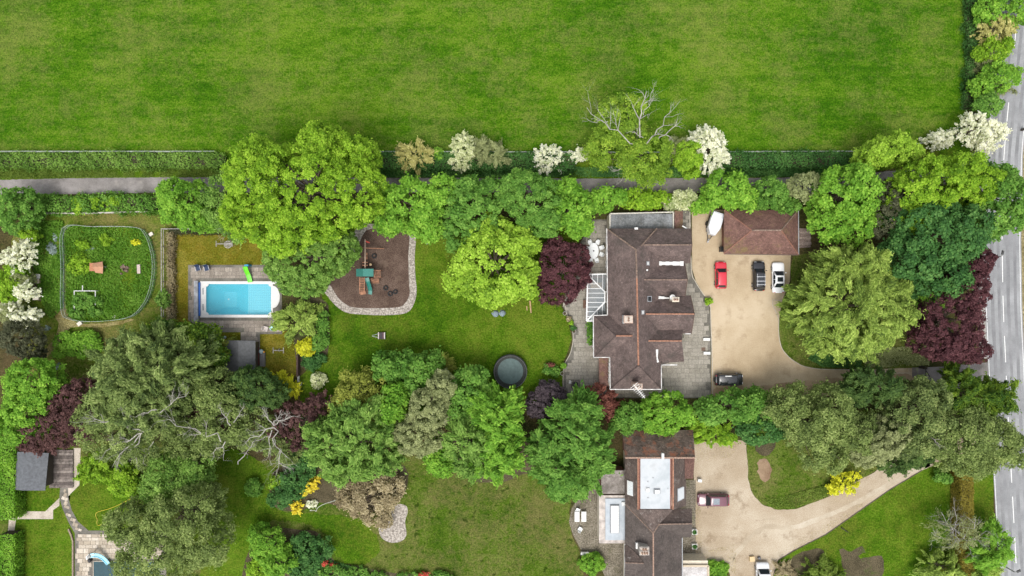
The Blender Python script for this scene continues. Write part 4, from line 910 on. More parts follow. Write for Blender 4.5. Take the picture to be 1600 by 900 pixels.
# ---- sheds
s = thing('pool_house', 'grey felt roofed pool house next to the blue pool deck', 'shed', tuple(P(375, 560)))
walls(s, (352, 534, 398, 584), 2.3, plain('dark_weatherboard', (0.06, 0.05, 0.04)), .15)
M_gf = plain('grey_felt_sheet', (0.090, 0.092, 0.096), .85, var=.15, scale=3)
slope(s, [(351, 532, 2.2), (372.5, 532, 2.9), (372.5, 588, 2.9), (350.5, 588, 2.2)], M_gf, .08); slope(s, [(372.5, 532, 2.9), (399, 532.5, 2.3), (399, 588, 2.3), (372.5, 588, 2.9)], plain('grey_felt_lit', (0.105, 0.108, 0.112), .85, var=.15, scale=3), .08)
m = MB(); q = P(386, 532, 0); m.box((q.x, P(0, 534, 2.3).y - .1, 1.0), (1.6, .06, 1.95)); m.build('door', M_glass, s)
s = thing('garden_bench', 'dark red slatted bench along the pool house wall', 'bench', tuple(P(402, 557)))
for k in range(4): m = MB(); q = P(400 + 1.45 * k, 556.5, .45); m.box((q.x, q.y, .45), (.11, 2.8, .04)); m.build('slat', plain('red_stain', (0.13, 0.03, 0.022)), s)
for d in (-1.2, 1.2):
    for e in (-.2, .2): m = MB(); q = P(402.2, 556.5, 0); m.box((q.x + e, q.y + d, .21), (.07, .07, .42)); m.build('leg', MATS['red_stain'], s)
s = thing('garden_shed', 'slate grey roofed shed beside weathered decking and tall clipped hedge', 'shed', tuple(P(48, 735)))
walls(s, (25, 708, 71, 763), 2.4, MATS['dark_weatherboard'], .2)
M_slate = plain('slate_shingle', (0.105, 0.112, 0.122), .8, var=.16, scale=2.5)
slope(s, [(27, 706, 2.2), (37, 706, 2.8), (36, 766.5, 2.8), (22, 765, 2.2)], M_slate, .08); slope(s, [(37, 706, 2.8), (76, 708, 2.3), (70.5, 766.5, 2.3), (36, 766.5, 2.8)], M_slate, .08)
dk = thing('timber_deck', 'weathered timber deck of grey boards beside the slate roofed shed', 'deck', tuple(P(96, 733)))
for k in range(13):
    m = MB(); a = P(77, 703 + 4.6 * k, .25); m.box((a.x + 1.85, a.y - .2, .22), (3.7, .42, .06)); m.build('plank', plain('deck_board_%d' % (k % 3), ((.15, .125, .11), (.20, .17, .15), (.11, .09, .08))[k % 3], .9, var=.35, scale=2), dk)
m = MB(); a = P(96, 733); m.box((a.x, a.y, .09), (3.5, 5.6, .18)); m.build('joists', MATS['dark_timber'], dk)

t = thing('sun_room_sofa', 'tan sofa seen through the conservatory glass roof', 'sofa', tuple(P(930, 446)))
q = P(930, 446); m = MB(); m.box((q.x, q.y, .85), (1.7, .8, .4)); m.build('seat', plain('tan_fabric', (0.30, 0.20, 0.08), .9), t); m = MB(); m.box((q.x, q.y + .36, 1.15), (1.7, .2, .5)); m.build('backrest', MATS['tan_fabric'], t)
t = thing('sun_room_table', 'dark low table seen through the conservatory glass roof', 'table', tuple(P(936, 470)))
q = P(936, 470); m = MB(); m.box((q.x, q.y, 1.05), (1.0, 1.0, .06)); m.build('tabletop', M_black, t)
for sx in (-.42, .42):
    for sy in (-.42, .42): m = MB(); m.box((q.x + sx, q.y + sy, .83), (.06, .06, .38)); m.build('leg', M_black, t)
# ---------------------------------------------------------------- swimming pool
M_liner = plain('pool_liner', (0.11, 0.50, 0.60), 0.4, var=0.05); M_shal = plain('pool_liner_pale', (0.22, 0.60, 0.67), 0.4, var=0.05)
M_tile = plain('liner_line', (0.16, 0.44, 0.56), 0.5); M_water = seethrough('pool_water', (0.10, 0.55, 0.72), 0.84, 0.05)
p = thing('swimming_pool', 'turquoise swimming pool with white surround and rounded white steps', 'swimming pool', tuple(P(373, 468)))
def w2(x, y, z): q = P(x, y); return Vector((q.x, q.y, z))
X0, X1, Y0, Y1 = 321.5, 424.5, 443, 492.5
m = MB(); R0 = [(X0, Y0), (X1, Y0), (X1, Y1), (X0, Y1)]
m.add([w2(x, y, 0.05) for x, y in R0] + [w2(x, y, -1.0) for x, y in R0], [(0, 4, 5, 1), (1, 5, 6, 2), (2, 6, 7, 3), (3, 7, 4, 0)]); m.build('pool_wall', M_liner, p)
m = MB(); xm, xh0, xh1, yh0, yh1 = 384, 341, 361, 456, 481     # shallow floor, then a hopper
m.add([w2(xm, Y0, -1.0), w2(X1, Y0, -1.0), w2(X1, Y1, -1.0), w2(xm, Y1, -1.0)], [(3, 2, 1, 0)]); m.build('shallow_floor', M_shal, p)
m = MB(); o_ = [w2(X0, Y0, -1.0), w2(xm, Y0, -1.0), w2(xm, Y1, -1.0), w2(X0, Y1, -1.0)]; i_ = [w2(xh0, yh0, -2.3), w2(xh1, yh0, -2.3), w2(xh1, yh1, -2.3), w2(xh0, yh1, -2.3)]
m.add(o_ + i_, [(0, 4, 5, 1)[::-1], (1, 5, 6, 2)[::-1], (2, 6, 7, 3)[::-1], (3, 7, 4, 0)[::-1], (7, 6, 5, 4)]); m.build('deep_floor', M_liner, p)
m = MB()
for k in range(13): x = 386 + 3.0 * k; m.box(tuple(w2(x, 467.7, -0.985)), (.035, 4.85, .01))
for k in range(12): y = 446 + 3.9 * k; m.box(tuple(w2(404, y, -0.982)), (3.95, .035, .01))
m.build('floor_lines', M_tile, p)
m = MB(); m.cyl(tuple(w2(348, 468, -2.28)), 0.14, 0.05, 12); m.build('drain', M_white, p)
m = MB(); Z0, Z1 = 0.014, 0.10
for x0, y0, x1, y1 in ((313, 439.5, 440, 443.8), (313, 491.8, 440, 496), (313, 443.8, 322.4, 491.8), (423.8, 443.8, 426.5, 491.8)):
    a, b = w2(x0, y0, 0), w2(x1, y1, 0); m.box(((a.x + b.x) / 2, (a.y + b.y) / 2, (Z0 + Z1) / 2), (abs(b.x - a.x), abs(a.y - b.y), Z1 - Z0))
for cx, cy in ((323.5, 445), (323.5, 490.6), (422.6, 445), (422.6, 490.6)): q = w2(cx, cy, 0); m.box((q.x, q.y, .05), (.45, .45, .095), .785)
m.build('coping', plain('white_coping', (0.62, 0.61, 0.59), .6, var=.06), p)
m = MB(); q = w2(426.4, 464, 0); m.prism([(q.x, q.y + 1.75)] + [(q.x + 1.12 * math.sin(a), q.y + 1.75 * math.cos(a)) for a in np.linspace(0.05, math.pi - .05, 14)] + [(q.x, q.y - 1.75)], .014, .11); m.build('steps', MATS['white_coping'], p)
m = MB(); a, b = w2(X0, Y0, 0), w2(X1, Y1, 0); m.box(((a.x + b.x) / 2, (a.y + b.y) / 2, -.045), (b.x - a.x, a.y - b.y, .01)); m.build('water', M_water, p)
m = MB(); a = w2(318.6, 445, .1)
for y in (455, 480): q = w2(317.8, y, .11); m.box((q.x, q.y, .115), (.22, 1.0, .03))
m.build('skimmer', M_lead, p)
r = thing('cover_roller', 'long grey pool cover roller box with blue cover at pool end', 'pool cover', tuple(P(310, 470)))
m = MB(); q = w2(308.3, 470.5, 0); m.box((q.x, q.y, .27), (.62, 6.3, .5)); m.build('roller_box', plain('grey_boards', (0.30, 0.31, 0.33), .8, var=.25, scale=1.5), r)
for k in range(5): m = MB(); q = w2(306 + 1.15 * k, 470.5, 0); m.box((q.x, q.y, .535), (.10, 6.32, .03)); m.build('slat', MATS['grey_boards'], r)
m = MB(); q = w2(312.7, 467.5, 0); m.tube([(q.x, q.y - 2.6, .22), (q.x, q.y + 2.6, .22)], [.15, .15], 10); m.build('rolled_cover', plain('blue_cover', (0.02, 0.10, 0.36), .5), r)
# slide, chairs, table beside the pool
sl_ = thing('pool_slide', 'bright green pool slide with blue top step on the deck', 'slide', tuple(P(390, 428)))
pts = [w2(388, 417, 1.25), w2(388.5, 422, 1.0), w2(390, 429, .55), w2(391.5, 436, .3), w2(392, 441, .22)]
m = MB()
for a, b in zip(pts[:-1], pts[1:]):
    d = (b - a); s_ = Vector((-d.y, d.x, 0)).normalized() * .3
    m.loft([[a - s_, a + s_, a + s_ * .9 + Vector((0, 0, .05)), a - s_ * .9 + Vector((0, 0, .05))], [b - s_, b + s_, b + s_ * .9 + Vector((0, 0, .05)), b - s_ * .9 + Vector((0, 0, .05))]])
    for k in (-1, 1): m.bar(a + s_ * k + Vector((0, 0, .1)), b + s_ * k + Vector((0, 0, .1)), .1)
m.build('chute', plain('green_plastic', (0.13, 0.62, 0.02), .35, var=.05), sl_)
m = MB(); q = w2(389.5, 415, 0); m.box((q.x, q.y, .6), (.75, .3, 1.2), 0, .8); m.build('steps', plain('blue_plastic', (0.02, 0.25, 0.42), .4), sl_)
M_navy = plain('navy_fabric', (0.025, 0.045, 0.10), .7, var=.2)
def armchair(px, py, rz, label, group, frame, fab, s=1.0):
    t = thing('armchair', label, 'chair', tuple(P(px, py)), group, rz)
    for x in (-.27, .27):
        for y in (-.25, .25): m = MB(); m.box((x * s, y * s, .2), (.05, .05, .4)); m.build('leg', frame, t, True)
        m = MB(); m.box((x * 1.1 * s, 0, .58), (.07, .6 * s, .05)); m.build('armrest', frame, t, True)
    m = MB(); m.box((0, 0, .42), (.52 * s, .56 * s, .06)); m.build('seat', fab, t, True)
    m = MB(); m.loft([[(-.27 * s, .24 * s, .45), (.27 * s, .24 * s, .45), (.27 * s, .30 * s, .45), (-.27 * s, .30 * s, .45)], [(-.25 * s, .42 * s, .98), (.25 * s, .42 * s, .98), (.25 * s, .46 * s, .98), (-.25 * s, .46 * s, .98)]]); m.build('backrest', fab, t, True)
    return t
for x in (311.5, 325): armchair(x, 419.5, .25, 'navy folding armchair on the deck edge by the dry lawn', 'navy chairs by the pool', plain('pale_frame', (0.45, 0.46, 0.48)), M_navy, 1.25)
t = thing('cafe_table', 'round pale blue table between two wicker chairs by the pool', 'table', tuple(P(426, 512.5)))
m = MB(); q = P(426, 512.5, .7); m.cyl((q.x, q.y, .68), .47, .04, 24); m.build('tabletop', plain('pale_blue', (0.36, 0.62, 0.68), .3, var=.05), t)
m = MB(); m.cyl((q.x, q.y, .03), .05, .65, 8); m.cyl((q.x, q.y, .016), .28, .03, 12); m.build('pedestal', M_pewter, t)
M_wick = plain('pale_wicker', (0.50, 0.45, 0.42), .8, var=.2)
armchair(417, 513.5, 1.3, 'pale wicker armchair at the round blue table, on the roller box side', None, M_wick, M_wick, 1.15); armchair(435.5, 512.5, -1.35, 'pale wicker armchair at the round blue table, on the yellow green shrub side', None, M_wick, M_wick, 1.15)
t = thing('kettle_grill', 'round grey grill with orange knob beside the pool house', 'barbecue', tuple(P(408, 549)))
m = MB(); q = P(408, 549, .8); m.loft([[(q.x + r_ * math.cos(a), q.y + r_ * math.sin(a), z) for a in np.linspace(0, 6.283, 16, endpoint=False)] for r_, z in ((.15, .55), (.34, .72), (.36, .82), (.30, .96), (.1, 1.03))]); m.build('bowl', plain('grey_enamel', (0.20, 0.27, 0.29), .4), t)
for k in range(3): a = 2.1 * k; m = MB(); m.bar((q.x + .2 * math.cos(a), q.y + .2 * math.sin(a), .65), (q.x + .35 * math.cos(a), q.y + .35 * math.sin(a), 0.01), .04); m.build('leg', M_black, t)
m = MB(); m.cyl((q.x + .45, q.y - .1, .72), .12, .14, 8); m.build('gas_knob', plain('orange', (0.7, 0.3, 0.03)), t)
m = MB(); q = P(409.5, 562, .5); m.box((q.x, q.y, .25), (.75, 2.1, .5)); tag(m.build('storage_chest', plain('grey_chest', (0.16, 0.155, 0.15), .8), None), 'long dark grey storage chest beside the red bench', 'chest')
def seesaw(name, label, x0, y, x1, ring):
    t = thing(name, label, 'seesaw', tuple(P((x0 + x1) / 2, y)))
    a, b = P(x0, y, .5), P(x1, y, .6); m = MB(); m.bar(a, b, .12); m.build('beam', MATS['greywood'], t)
    for q in (a, b): m = MB(); m.bar((q.x, q.y - .45, q.z + .04), (q.x, q.y + .45, q.z + .04), .1); m.build('handle_bar', MATS['greywood'], t)
    c_ = (a + b) / 2; m = MB(); m.bar((c_.x, c_.y - .2, .0), (c_.x, c_.y, .55), .12); m.bar((c_.x, c_.y + .2, .0), (c_.x, c_.y, .55), .12); m.build('stand', MATS['greywood'], t)
    if ring:
        q = P(ring[0], ring[1], .65); n = 20
        m = MB(); m.tube([(q.x + .55 * math.cos(6.283 * k / n), q.y + .55 * math.sin(6.283 * k / n), .65) for k in range(n + 1)], [.06] * (n + 1), 5); m.build('round_seat_rim', MATS['greywood'], t)
        for k in range(-2, 3): m = MB(); m.box((q.x, q.y + .19 * k, .64), (1.05 - .12 * k * k, .1, .03)); m.build('slat', MATS['greywood'], t)
seesaw('seesaw', 'grey wooden seesaw with a round slatted seat on the dry lawn', 338, 381, 363, (356, 382)); seesaw('seesaw', 'pale wooden seesaw on the square of lawn beside the grill', 427, 547.5, 443, None)
# ---------------------------------------------------------------- play frame on bark
pf = thing('climbing_frame', 'wooden climbing frame with green roof, slide, ladder and swing beam', 'play frame', tuple(P(570, 430)))
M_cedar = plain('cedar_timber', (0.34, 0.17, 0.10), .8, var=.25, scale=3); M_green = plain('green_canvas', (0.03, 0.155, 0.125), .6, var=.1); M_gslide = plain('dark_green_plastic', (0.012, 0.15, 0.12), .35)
for x in (559, 581):
    for y in (421, 431): m = MB(); q = P(x, y, 2.4); m.box((q.x, q.y, 1.3), (.12, .12, 2.6)); m.build('post', M_cedar, pf)
m = MB(); q = P(570, 426, 1.4); m.box((q.x, q.y, 1.4), (2.2, 1.1, .08)); m.build('platform', M_cedar, pf)
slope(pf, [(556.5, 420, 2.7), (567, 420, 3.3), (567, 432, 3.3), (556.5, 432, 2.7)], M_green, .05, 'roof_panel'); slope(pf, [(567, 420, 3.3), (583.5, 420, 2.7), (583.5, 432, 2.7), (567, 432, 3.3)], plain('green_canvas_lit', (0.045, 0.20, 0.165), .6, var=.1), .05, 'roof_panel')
for x in (562, 569.5): m = MB(); m.bar(P(x, 433, 1.5), P(x, 459, .05), .1); m.build('ladder_rail', M_cedar, pf)
for k in range(8): y = 435 + 2.6 * k; z = 1.45 - 1.35 * k / 8; m = MB(); m.bar(P(562, y, z + .05), P(569.5, y, z + .05), .11); m.build('rung', M_cedar, pf)
m = MB(); a, b = P(562, 455, .2), P(572, 460, .12); m.box(((a.x + b.x) / 2, (a.y + b.y) / 2, .12), (.9, .55, .1), .2); m.build('step_board', M_cedar, pf)
pts = [P(573.5, 434, 1.45), P(575, 440, 1.25), P(577.5, 448, .75), P(579, 454, .4), P(578.5, 460, .22)]; m = MB()
for a, b in zip(pts[:-1], pts[1:]):
    d = b - a; s_ = Vector((-d.y, d.x, 0)).normalized() * .28; U = Vector((0, 0, .18))
    m.loft([[a - s_, a + s_, a + s_ * 1.1 + U, a + s_ * .85 + U, a + s_ * .75 + U * .2, a - s_ * .75 + U * .2, a - s_ * .85 + U, a - s_ * 1.1 + U], [b - s_, b + s_, b + s_ * 1.1 + U, b + s_ * .85 + U, b + s_ * .75 + U * .2, b - s_ * .75 + U * .2, b - s_ * .85 + U, b - s_ * 1.1 + U]])
m.build('slide', M_gslide, pf)
for y in (422.5, 433): m = MB(); m.bar(P(584, y, 1.5), P(594, y, 1.5), .1); m.build('climbing_rail', M_cedar, pf)
for k in range(5): m = MB(); x = 585 + 2.2 * k; m.bar(P(x, 422.5, 1.52), P(x, 433, 1.52), .07); m.build('climbing_bar', M_cedar, pf)
m = MB(); m.bar(P(584, 428, 1.51), P(594, 428, 1.51), .07); m.build('climbing_bar', M_cedar, pf)
for x, y in ((594, 422.5), (594, 433)): m = MB(); q = P(x, y, 1.5); m.box((q.x, q.y, .75), (.1, .1, 1.5)); m.build('post', M_cedar, pf)
for k in range(4): m = MB(); y = 436 + 2 * k; m.bar(P(579 + k * .5, y, .9 - .2 * k), P(592.5, y, .9 - .2 * k), .12); m.build('step_board', M_cedar, pf)
m = MB(); m.bar(P(570.5, 374, 2.5), P(570.5, 420, 2.5), .14); m.build('swing_beam', plain('pale_cedar_timber', (0.42, 0.31, 0.23), .8, var=.2), pf)
for y, xs in ((387.5, (569, 596)), ): m = MB(); m.bar(P(xs[0], y, 2.45), P(xs[1] + 4, y + 1, 0.02), .12); m.build('brace', M_cedar, pf)
m = MB(); m.bar(P(570.5, 387.5, 2.45), P(555, 386, 0.02), .12); m.build('brace', M_cedar, pf)
for y in (410, 414.5): m = MB(); m.bar(P(566, y, 2.0), P(574.5, y, 2.0), .12); m.build('trapeze_bar', M_cedar, pf)
for y in (397, 403): m = MB(); q = P(573.2, y, .5); m.box((q.x, q.y, .5), (.2, .45, .04)); m.bar((q.x, q.y - .2, .5), (q.x, q.y - .05, 2.4), .03); m.bar((q.x, q.y + .2, .5), (q.x, q.y + .05, 2.4), .03); m.build('swing', M_cedar, pf)
m = MB(); q = P(574, 377, 2.3); m.loft([[(q.x - .3, q.y + .15, 2.35), (q.x - .3, q.y - .1, 2.3), (q.x - .3, q.y - .1, 2.33)], [(q.x + .35, q.y - .15, 2.3), (q.x + .35, q.y - .3, 2.25), (q.x + .35, q.y - .3, 2.28)]]); m.build('pennant', plain('red_cloth', (0.45, 0.05, 0.03)), pf)
m = MB(); q = P(579, 413.5, 1.2); m.cyl((q.x, q.y, 1.1), .2, .2, 10); m.build('steering_wheel', plain('tan', (0.5, 0.36, 0.2)), pf)
M_rub = plain('rubber', (0.022, 0.022, 0.022), .75, var=.3)
for x, y, r_ in ((603, 450, .4), (610, 459, .42), (618, 456, .38), (585, 400, .42)):
    q = P(x, y); m = MB(); m.tube([(q.x + r_ * .75 * math.cos(6.283 * k / 16), q.y + r_ * .75 * math.sin(6.283 * k / 16), .13) for k in range(17)], [.12] * 17, 6, 1.0, False)
    if x < 600: tag(m.build('tyre', M_rub, None), 'lone black tyre on the bark beside the swing beam', 'tyre')
    else: tag(m.build('tyre', M_rub, None), 'black tyre in the cluster of three on the bark', 'tyre', 'tyres on the bark')
# ---------------------------------------------------------------- trampoline
t = thing('trampoline', 'round trampoline with grey mat and dark padded rim on the lawn', 'trampoline', tuple(P(797.5, 580)))
q = P(797.5, 580, .8); AN = np.linspace(0, 6.2831853, 40, endpoint=False)
m = MB(); m.cyl((q.x, q.y, .78), 2.02, .03, 40); m.build('jumping_mat', plain('grey_mat', (0.070, 0.118, 0.112), .55, var=.12, scale=2), t)
m = MB(); m.loft([[(q.x + r_ * math.cos(a), q.y + r_ * math.sin(a), z) for a in AN] for r_, z in ((1.98, .80), (2.02, .88), (2.58, .88), (2.64, .78), (1.98, .78))], False, False); m.build('rim_pad', plain('dark_pad', (0.030, 0.034, 0.030), .7, var=.3), t)
m = MB(); N_ = seethrough('dark_net', (0.03, 0.035, 0.035), .55, .8); m.loft([[(q.x + r_ * math.cos(a), q.y + r_ * math.sin(a), z) for a in AN] for r_, z in ((2.5, .89), (2.5, 1.9))], False, False); m.build('safety_net', N_, t)
m = MB(); m.tube([(q.x + 2.5 * math.cos(a), q.y + 2.5 * math.sin(a), 1.92) for a in np.linspace(0, 6.2832, 41)], [.045] * 41, 5); m.build('net_ring', plain('grey_foam', (0.10, 0.10, 0.095)), t)
for k in range(8): a = .785 * k + .3; m = MB(); m.tube([(q.x + 2.5 * math.cos(a), q.y + 2.5 * math.sin(a), .02), (q.x + 2.5 * math.cos(a), q.y + 2.5 * math.sin(a), 1.95)], [.045] * 2, 6); m.build('pole', MATS['grey_foam'], t)
# ---------------------------------------------------------------- lawn bits
t = thing('lawn_roller', 'small dark striped lawn roller with pale ends standing on the lawn', 'roller', tuple(P(596.5, 524.5)))
q = P(596.5, 524.5, .4)
for k, (x0, x1, c_) in enumerate(((-.55, -.42, (.55, .5, .47)), (-.42, -.2, (.05, .03, .03)), (-.2, .05, (.02, .02, .025)), (.05, .38, (.06, .025, .03)), (.38, .52, (.6, .55, .52)))):
    m = MB(); m.box((q.x + (x0 + x1) / 2, q.y, .35 + .004 * k), (x1 - x0, 1.05, .5), 0, .98); m.build('drum_band', plain('band%d' % k, c_, .6), t)
for s_ in (-1, 1): m = MB(); m.bar((q.x - .45, q.y + .3 * s_, .4), (q.x - 1.45, q.y + .05 * s_, .75), .05); m.build('handle', M_pewter, t)
m = MB(); q = P(828.5, 481); m.tube([(q.x - .05, q.y + 1.1, .1), (q.x + .12, q.y - .8, .1)], [.13, .11], 8); tag(m.build('wooden_log', plain('bare_timber', (0.45, 0.30, 0.16), .9, var=.2), None), 'bare tan log lying on the lawn under the purple tree', 'log')
m = MB(); q = P(823, 482); m.tube([(q.x, q.y + .35, .07), (q.x + .05, q.y - .3, .07)], [.09, .08], 7); tag(m.build('wooden_log', MATS['bare_timber'], None), 'short tan log beside the longer log on lawn', 'log')
for x, y in ((774, 490), (785, 489.5)):
    q = P(x, y); m = MB(); rr = np.random.default_rng(int(x)); n = 10
    m.loft([[(q.x + r_ * math.cos(6.283 * k / n) * rr.uniform(.8, 1.2), q.y + .85 * r_ * math.sin(6.283 * k / n) * rr.uniform(.8, 1.2), z) for k in range(n)] for r_, z in ((.58, .01), (.55, .2), (.42, .38), (.15, .46))])
    tag(m.build('boulder', plain('blue_grey_stone', (0.20, 0.25, 0.28), .9, var=.35, scale=5), None), 'rounded blue grey boulder on the lawn under the lime green tree', 'boulder', 'pair of blue grey boulders')
t = thing('football', 'small black and white ball on the lawn by the bark area', 'ball', tuple(P(667, 380)))
q = P(667, 380); m = MB(); m.loft([[(q.x + .2 * math.sin(v) * math.cos(a), q.y + .2 * math.sin(v) * math.sin(a), .2 - .2 * math.cos(v)) for a in np.linspace(0, 6.283, 12, endpoint=False)] for v in np.linspace(.1, 3.04, 8)]); m.build('panels', M_black, t)
m = MB(); m.loft([[(q.x + .203 * math.sin(v) * math.cos(a), q.y + .203 * math.sin(v) * math.sin(a), .2 - .203 * math.cos(v)) for a in np.linspace(0, 6.283, 12, endpoint=False)] for v in (1.9, 2.3)], False, False); m.build('pale_panels', M_white, t)
# ---------------------------------------------------------------- terraces
t = thing('dining_table', 'white oval garden table on the terrace beside the purple tree', 'table', tuple(P(927.5, 392)))
q = P(927.5, 392, .72); m = MB(); m.prism([(q.x + .78 * math.cos(a), q.y + 1.25 * math.sin(a)) for a in np.linspace(0, 6.283, 28, endpoint=False)], .69, .73); m.build('tabletop', plain('white_resin', (0.70, 0.72, 0.72), .4, var=.04), t)
for sx in (-.45, .45):
    for sy in (-.75, .75): m = MB(); m.box((q.x + sx, q.y + sy, .36), (.07, .07, .66)); m.build('leg', MATS['white_resin'], t)
m = MB(); m.cyl((q.x, q.y, .73), .12, .1, 10); m.build('parasol_collar', M_black, t)
CH = []
def resin_chair(px, py, rz, label, group=None):
    if CH: o = clone(CH[0], tuple(P(px, py)), rz); tag(o, label, None, group); return o
    o = armchair(px, py, rz, label, group, MATS['white_resin'], MATS['white_resin'], .95); CH.append(o); return o
for x, y in ((921.5, 379.5), (933, 379.5), (938.5, 387.5), (938.5, 397.5), (931.5, 406.5), (922.5, 406), (917, 388.5), (917, 398)):
    a, b = P(x, y), P(927.5, 392); resin_chair(x, y, math.atan2(a.y - b.y, a.x - b.x) - math.pi / 2, 'white resin chair drawn up to the oval garden table', 'chairs round the oval table')
t = thing('fire_table', 'square dark metal frame holding a round black fire bowl on terrace', 'fire pit', tuple(P(899, 600.5)))
q = P(899, 600.5, .6)
for a, b in (((-.6, -.6), (.6, -.6)), ((.6, -.6), (.6, .6)), ((.6, .6), (-.6, .6)), ((-.6, .6), (-.6, -.6))):
    m = MB(); m.bar((q.x + a[0], q.y + a[1], .55), (q.x + b[0], q.y + b[1], .55), .06); m.build('rail', M_black, t); m = MB(); m.box((q.x + a[0] * .97, q.y + a[1] * .97, .27), (.06, .06, .52)); m.build('leg', M_black, t)
m = MB(); m.loft([[(q.x + r_ * math.cos(a), q.y + r_ * math.sin(a), z) for a in AN[::2]] for r_, z in ((.2, .3), (.42, .5), (.45, .58), (.3, .68))]); m.build('bowl', M_black, t)
m = MB(); q = P(891, 596.5); m.box((q.x, q.y, .25), (.5, .5, .45), -.1, .96); tag(m.build('side_table', plain('pale_stone', (0.55, 0.54, 0.50), .8), None), 'small pale square stool beside the black fire bowl', 'stool')
def pot(px, py, r_, label, mat, plant=None, group=None):
    t = thing('plant_pot', label, 'plant pot', tuple(P(px, py)), group); q = P(px, py); r2 = np.linspace(0, 6.283, 14, endpoint=False)
    m = MB(); m.loft([[(q.x + r * math.cos(a), q.y + r * math.sin(a), z) for a in r2] for r, z in ((r_ * .7, .016), (r_, .5), (r_ * .85, .5), (r_ * .8, .42))]); m.build('pot', mat, t)
    m = MB(); m.cyl((q.x, q.y, .40), r_ * .8, .03, 12); m.build('soil', M_soil, t)
    if plant: crown(t, [(q.x, q.y, .65, r_ * 1.25, r_ * 1.25, .45, .3)], 'fine', MATS[plant], np.random.default_rng(int(px * 7)), 'plant', .9)
M_gp = plain('stone_pot', (0.42, 0.40, 0.37), .9)
pot(882, 489.5, .3, 'empty grey pot at the lawn corner of the terrace', M_gp); pot(896.5, 517.5, .3, 'grey pot of dark soil beside lawn edge pots', M_gp); pot(894.5, 512, .3, 'pot with deep green plant at terrace edge', M_gp, 'deep'); pot(891.5, 504, .28, 'pot with bright lime plant at terrace edge', M_gp, 'lime'); pot(888, 498, .28, 'pale stone pot with brown plant at terrace edge', M_gp, 'brown')
pot(878, 583, .3, 'grey pot beside the red flowered shrubs', M_gp); pot(1105, 470.5, .42, 'round clipped lime green bush in pot at kerb', M_gp, 'lime')
pot(880.5, 571, .3, 'pot with spreading bright green plant where the curved lawn edge ends', M_gp, 'bright')
for x, y, l in ((1103, 530, 'white bench block on front terrace, closer to the parked cars'), (1103.5, 551.5, 'white bench block on front terrace, closer to the black off roader')):
    t = thing('garden_bench', l, 'bench', tuple(P(x, y))); q = P(x, y)
    m = MB(); m.box((q.x, q.y, .43), (1.05, .42, .07)); m.build('seat', M_white, t)
    for s_ in (-.4, .4): m = MB(); m.box((q.x + s_, q.y, .21), (.1, .38, .38)); m.build('leg', M_white, t)
m = MB(); q = P(1099, 545.5); m.box((q.x, q.y, .055), (.62, .55, .03)); tag(m.build('drain_cover', plain('rusty_iron', (0.13, 0.085, 0.06), .8), None), 'rusty square drain cover between the two white benches', 'drain cover')
# second house terrace
for x, y in ((901, 805), (911.5, 805)):
    t = thing('garden_table', 'white rectangular garden table on the mossy terrace', 'table', tuple(P(x, y)), 'pair of white tables'); q = P(x, y)
    m = MB(); m.box((q.x, q.y, .7), (.75, 1.55, .05)); m.build('tabletop', M_white, t)
    for sx in (-.3, .3):
        for sy in (-.65, .65): m = MB(); m.box((q.x + sx, q.y + sy, .345), (.06, .06, .66)); m.build('leg', M_white, t)
resin_chair(902, 796, -.5, 'white chair at the green shrub end of two white tables'); resin_chair(906, 825, 2.6, 'white chair at the clipped bush end of two white tables')
t = thing('garden_chair', 'white ornate metal seat beside the round clipped bush', 'chair', tuple(P(913, 863))); q = P(913, 863)
m = MB(); m.box((q.x, q.y, .43), (1.2, .5, .05)); m.build('seat', M_white, t); m = MB(); m.box((q.x, q.y + .27, .7), (1.25, .05, .5)); m.build('backrest', M_white, t)
for s_ in (-.5, .5):
    for e in (-.2, .2): m = MB(); m.box((q.x + s_, q.y + e, .21), (.06, .06, .4)); m.build('leg', M_white, t)
for k, y in enumerate((829.5, 852)):
    t = thing('box_planter', ('square white planter with clipped green box, by the dark roof gable', 'square white planter with clipped green box, by the buff parapet')[k], 'planter', tuple(P(1084, y))); q = P(1084, y)
    for sx, sy, w_, d_ in ((-.35, 0, .08, .78), (.35, 0, .08, .78), (0, -.35, .62, .08), (0, .35, .62, .08)): m = MB(); m.box((q.x + sx, q.y + sy, .3), (w_, d_, .56)); m.build('side', M_white, t)
    crown(t, [(q.x, q.y, .5, .3, .3, .3, .3)], 'fine', MATS['deep'], np.random.default_rng(k), 'plant', 1.2)
t = thing('wheelie_bin', 'black wheeled bin at the garage corner', 'bin', tuple(P(1126, 390))); q = P(1126, 390)
m = MB(); m.box((q.x, q.y, .52), (.55, .72, .95), 0, 1.12); m.build('body', M_black, t); m = MB(); m.box((q.x, q.y, 1.03), (.66, .84, .07)); m.build('lid', M_black, t)
for s_ in (-.25, .25): m = MB(); m.tube([(q.x + s_ - .04, q.y + .32, .1), (q.x + s_ + .04, q.y + .32, .1)], [.1, .1], 10); m.build('wheel', M_rub, t)
m = MB(); q = P(1174, 872); m.box((q.x, q.y, .25), (.75, .75, .48), .1); tag(m.build('cardboard_box', plain('card', (0.55, 0.42, 0.24), .9), None), 'pale cardboard box on gravel in front of the white van', 'box')
m = MB(); q = P(1185.5, 871); m.loft([[(q.x + r_ * math.cos(a), q.y + r_ * math.sin(a), z) for a in AN[::4]] for r_, z in ((.2, .01), (.28, .2), (.2, .42), (.05, .46))]); tag(m.build('bin_bag', plain('grey_bag', (0.10, 0.10, 0.11), .4), None), 'small dark bag on gravel beside the cardboard box', 'bag')
m = MB(); q = P(1092, 749.5); m.box((q.x, q.y, .35), (.6, .45, .6), -.15); tag(m.build('meter_box', M_white, None), 'small white box on the drive edge near the maroon car', 'box')
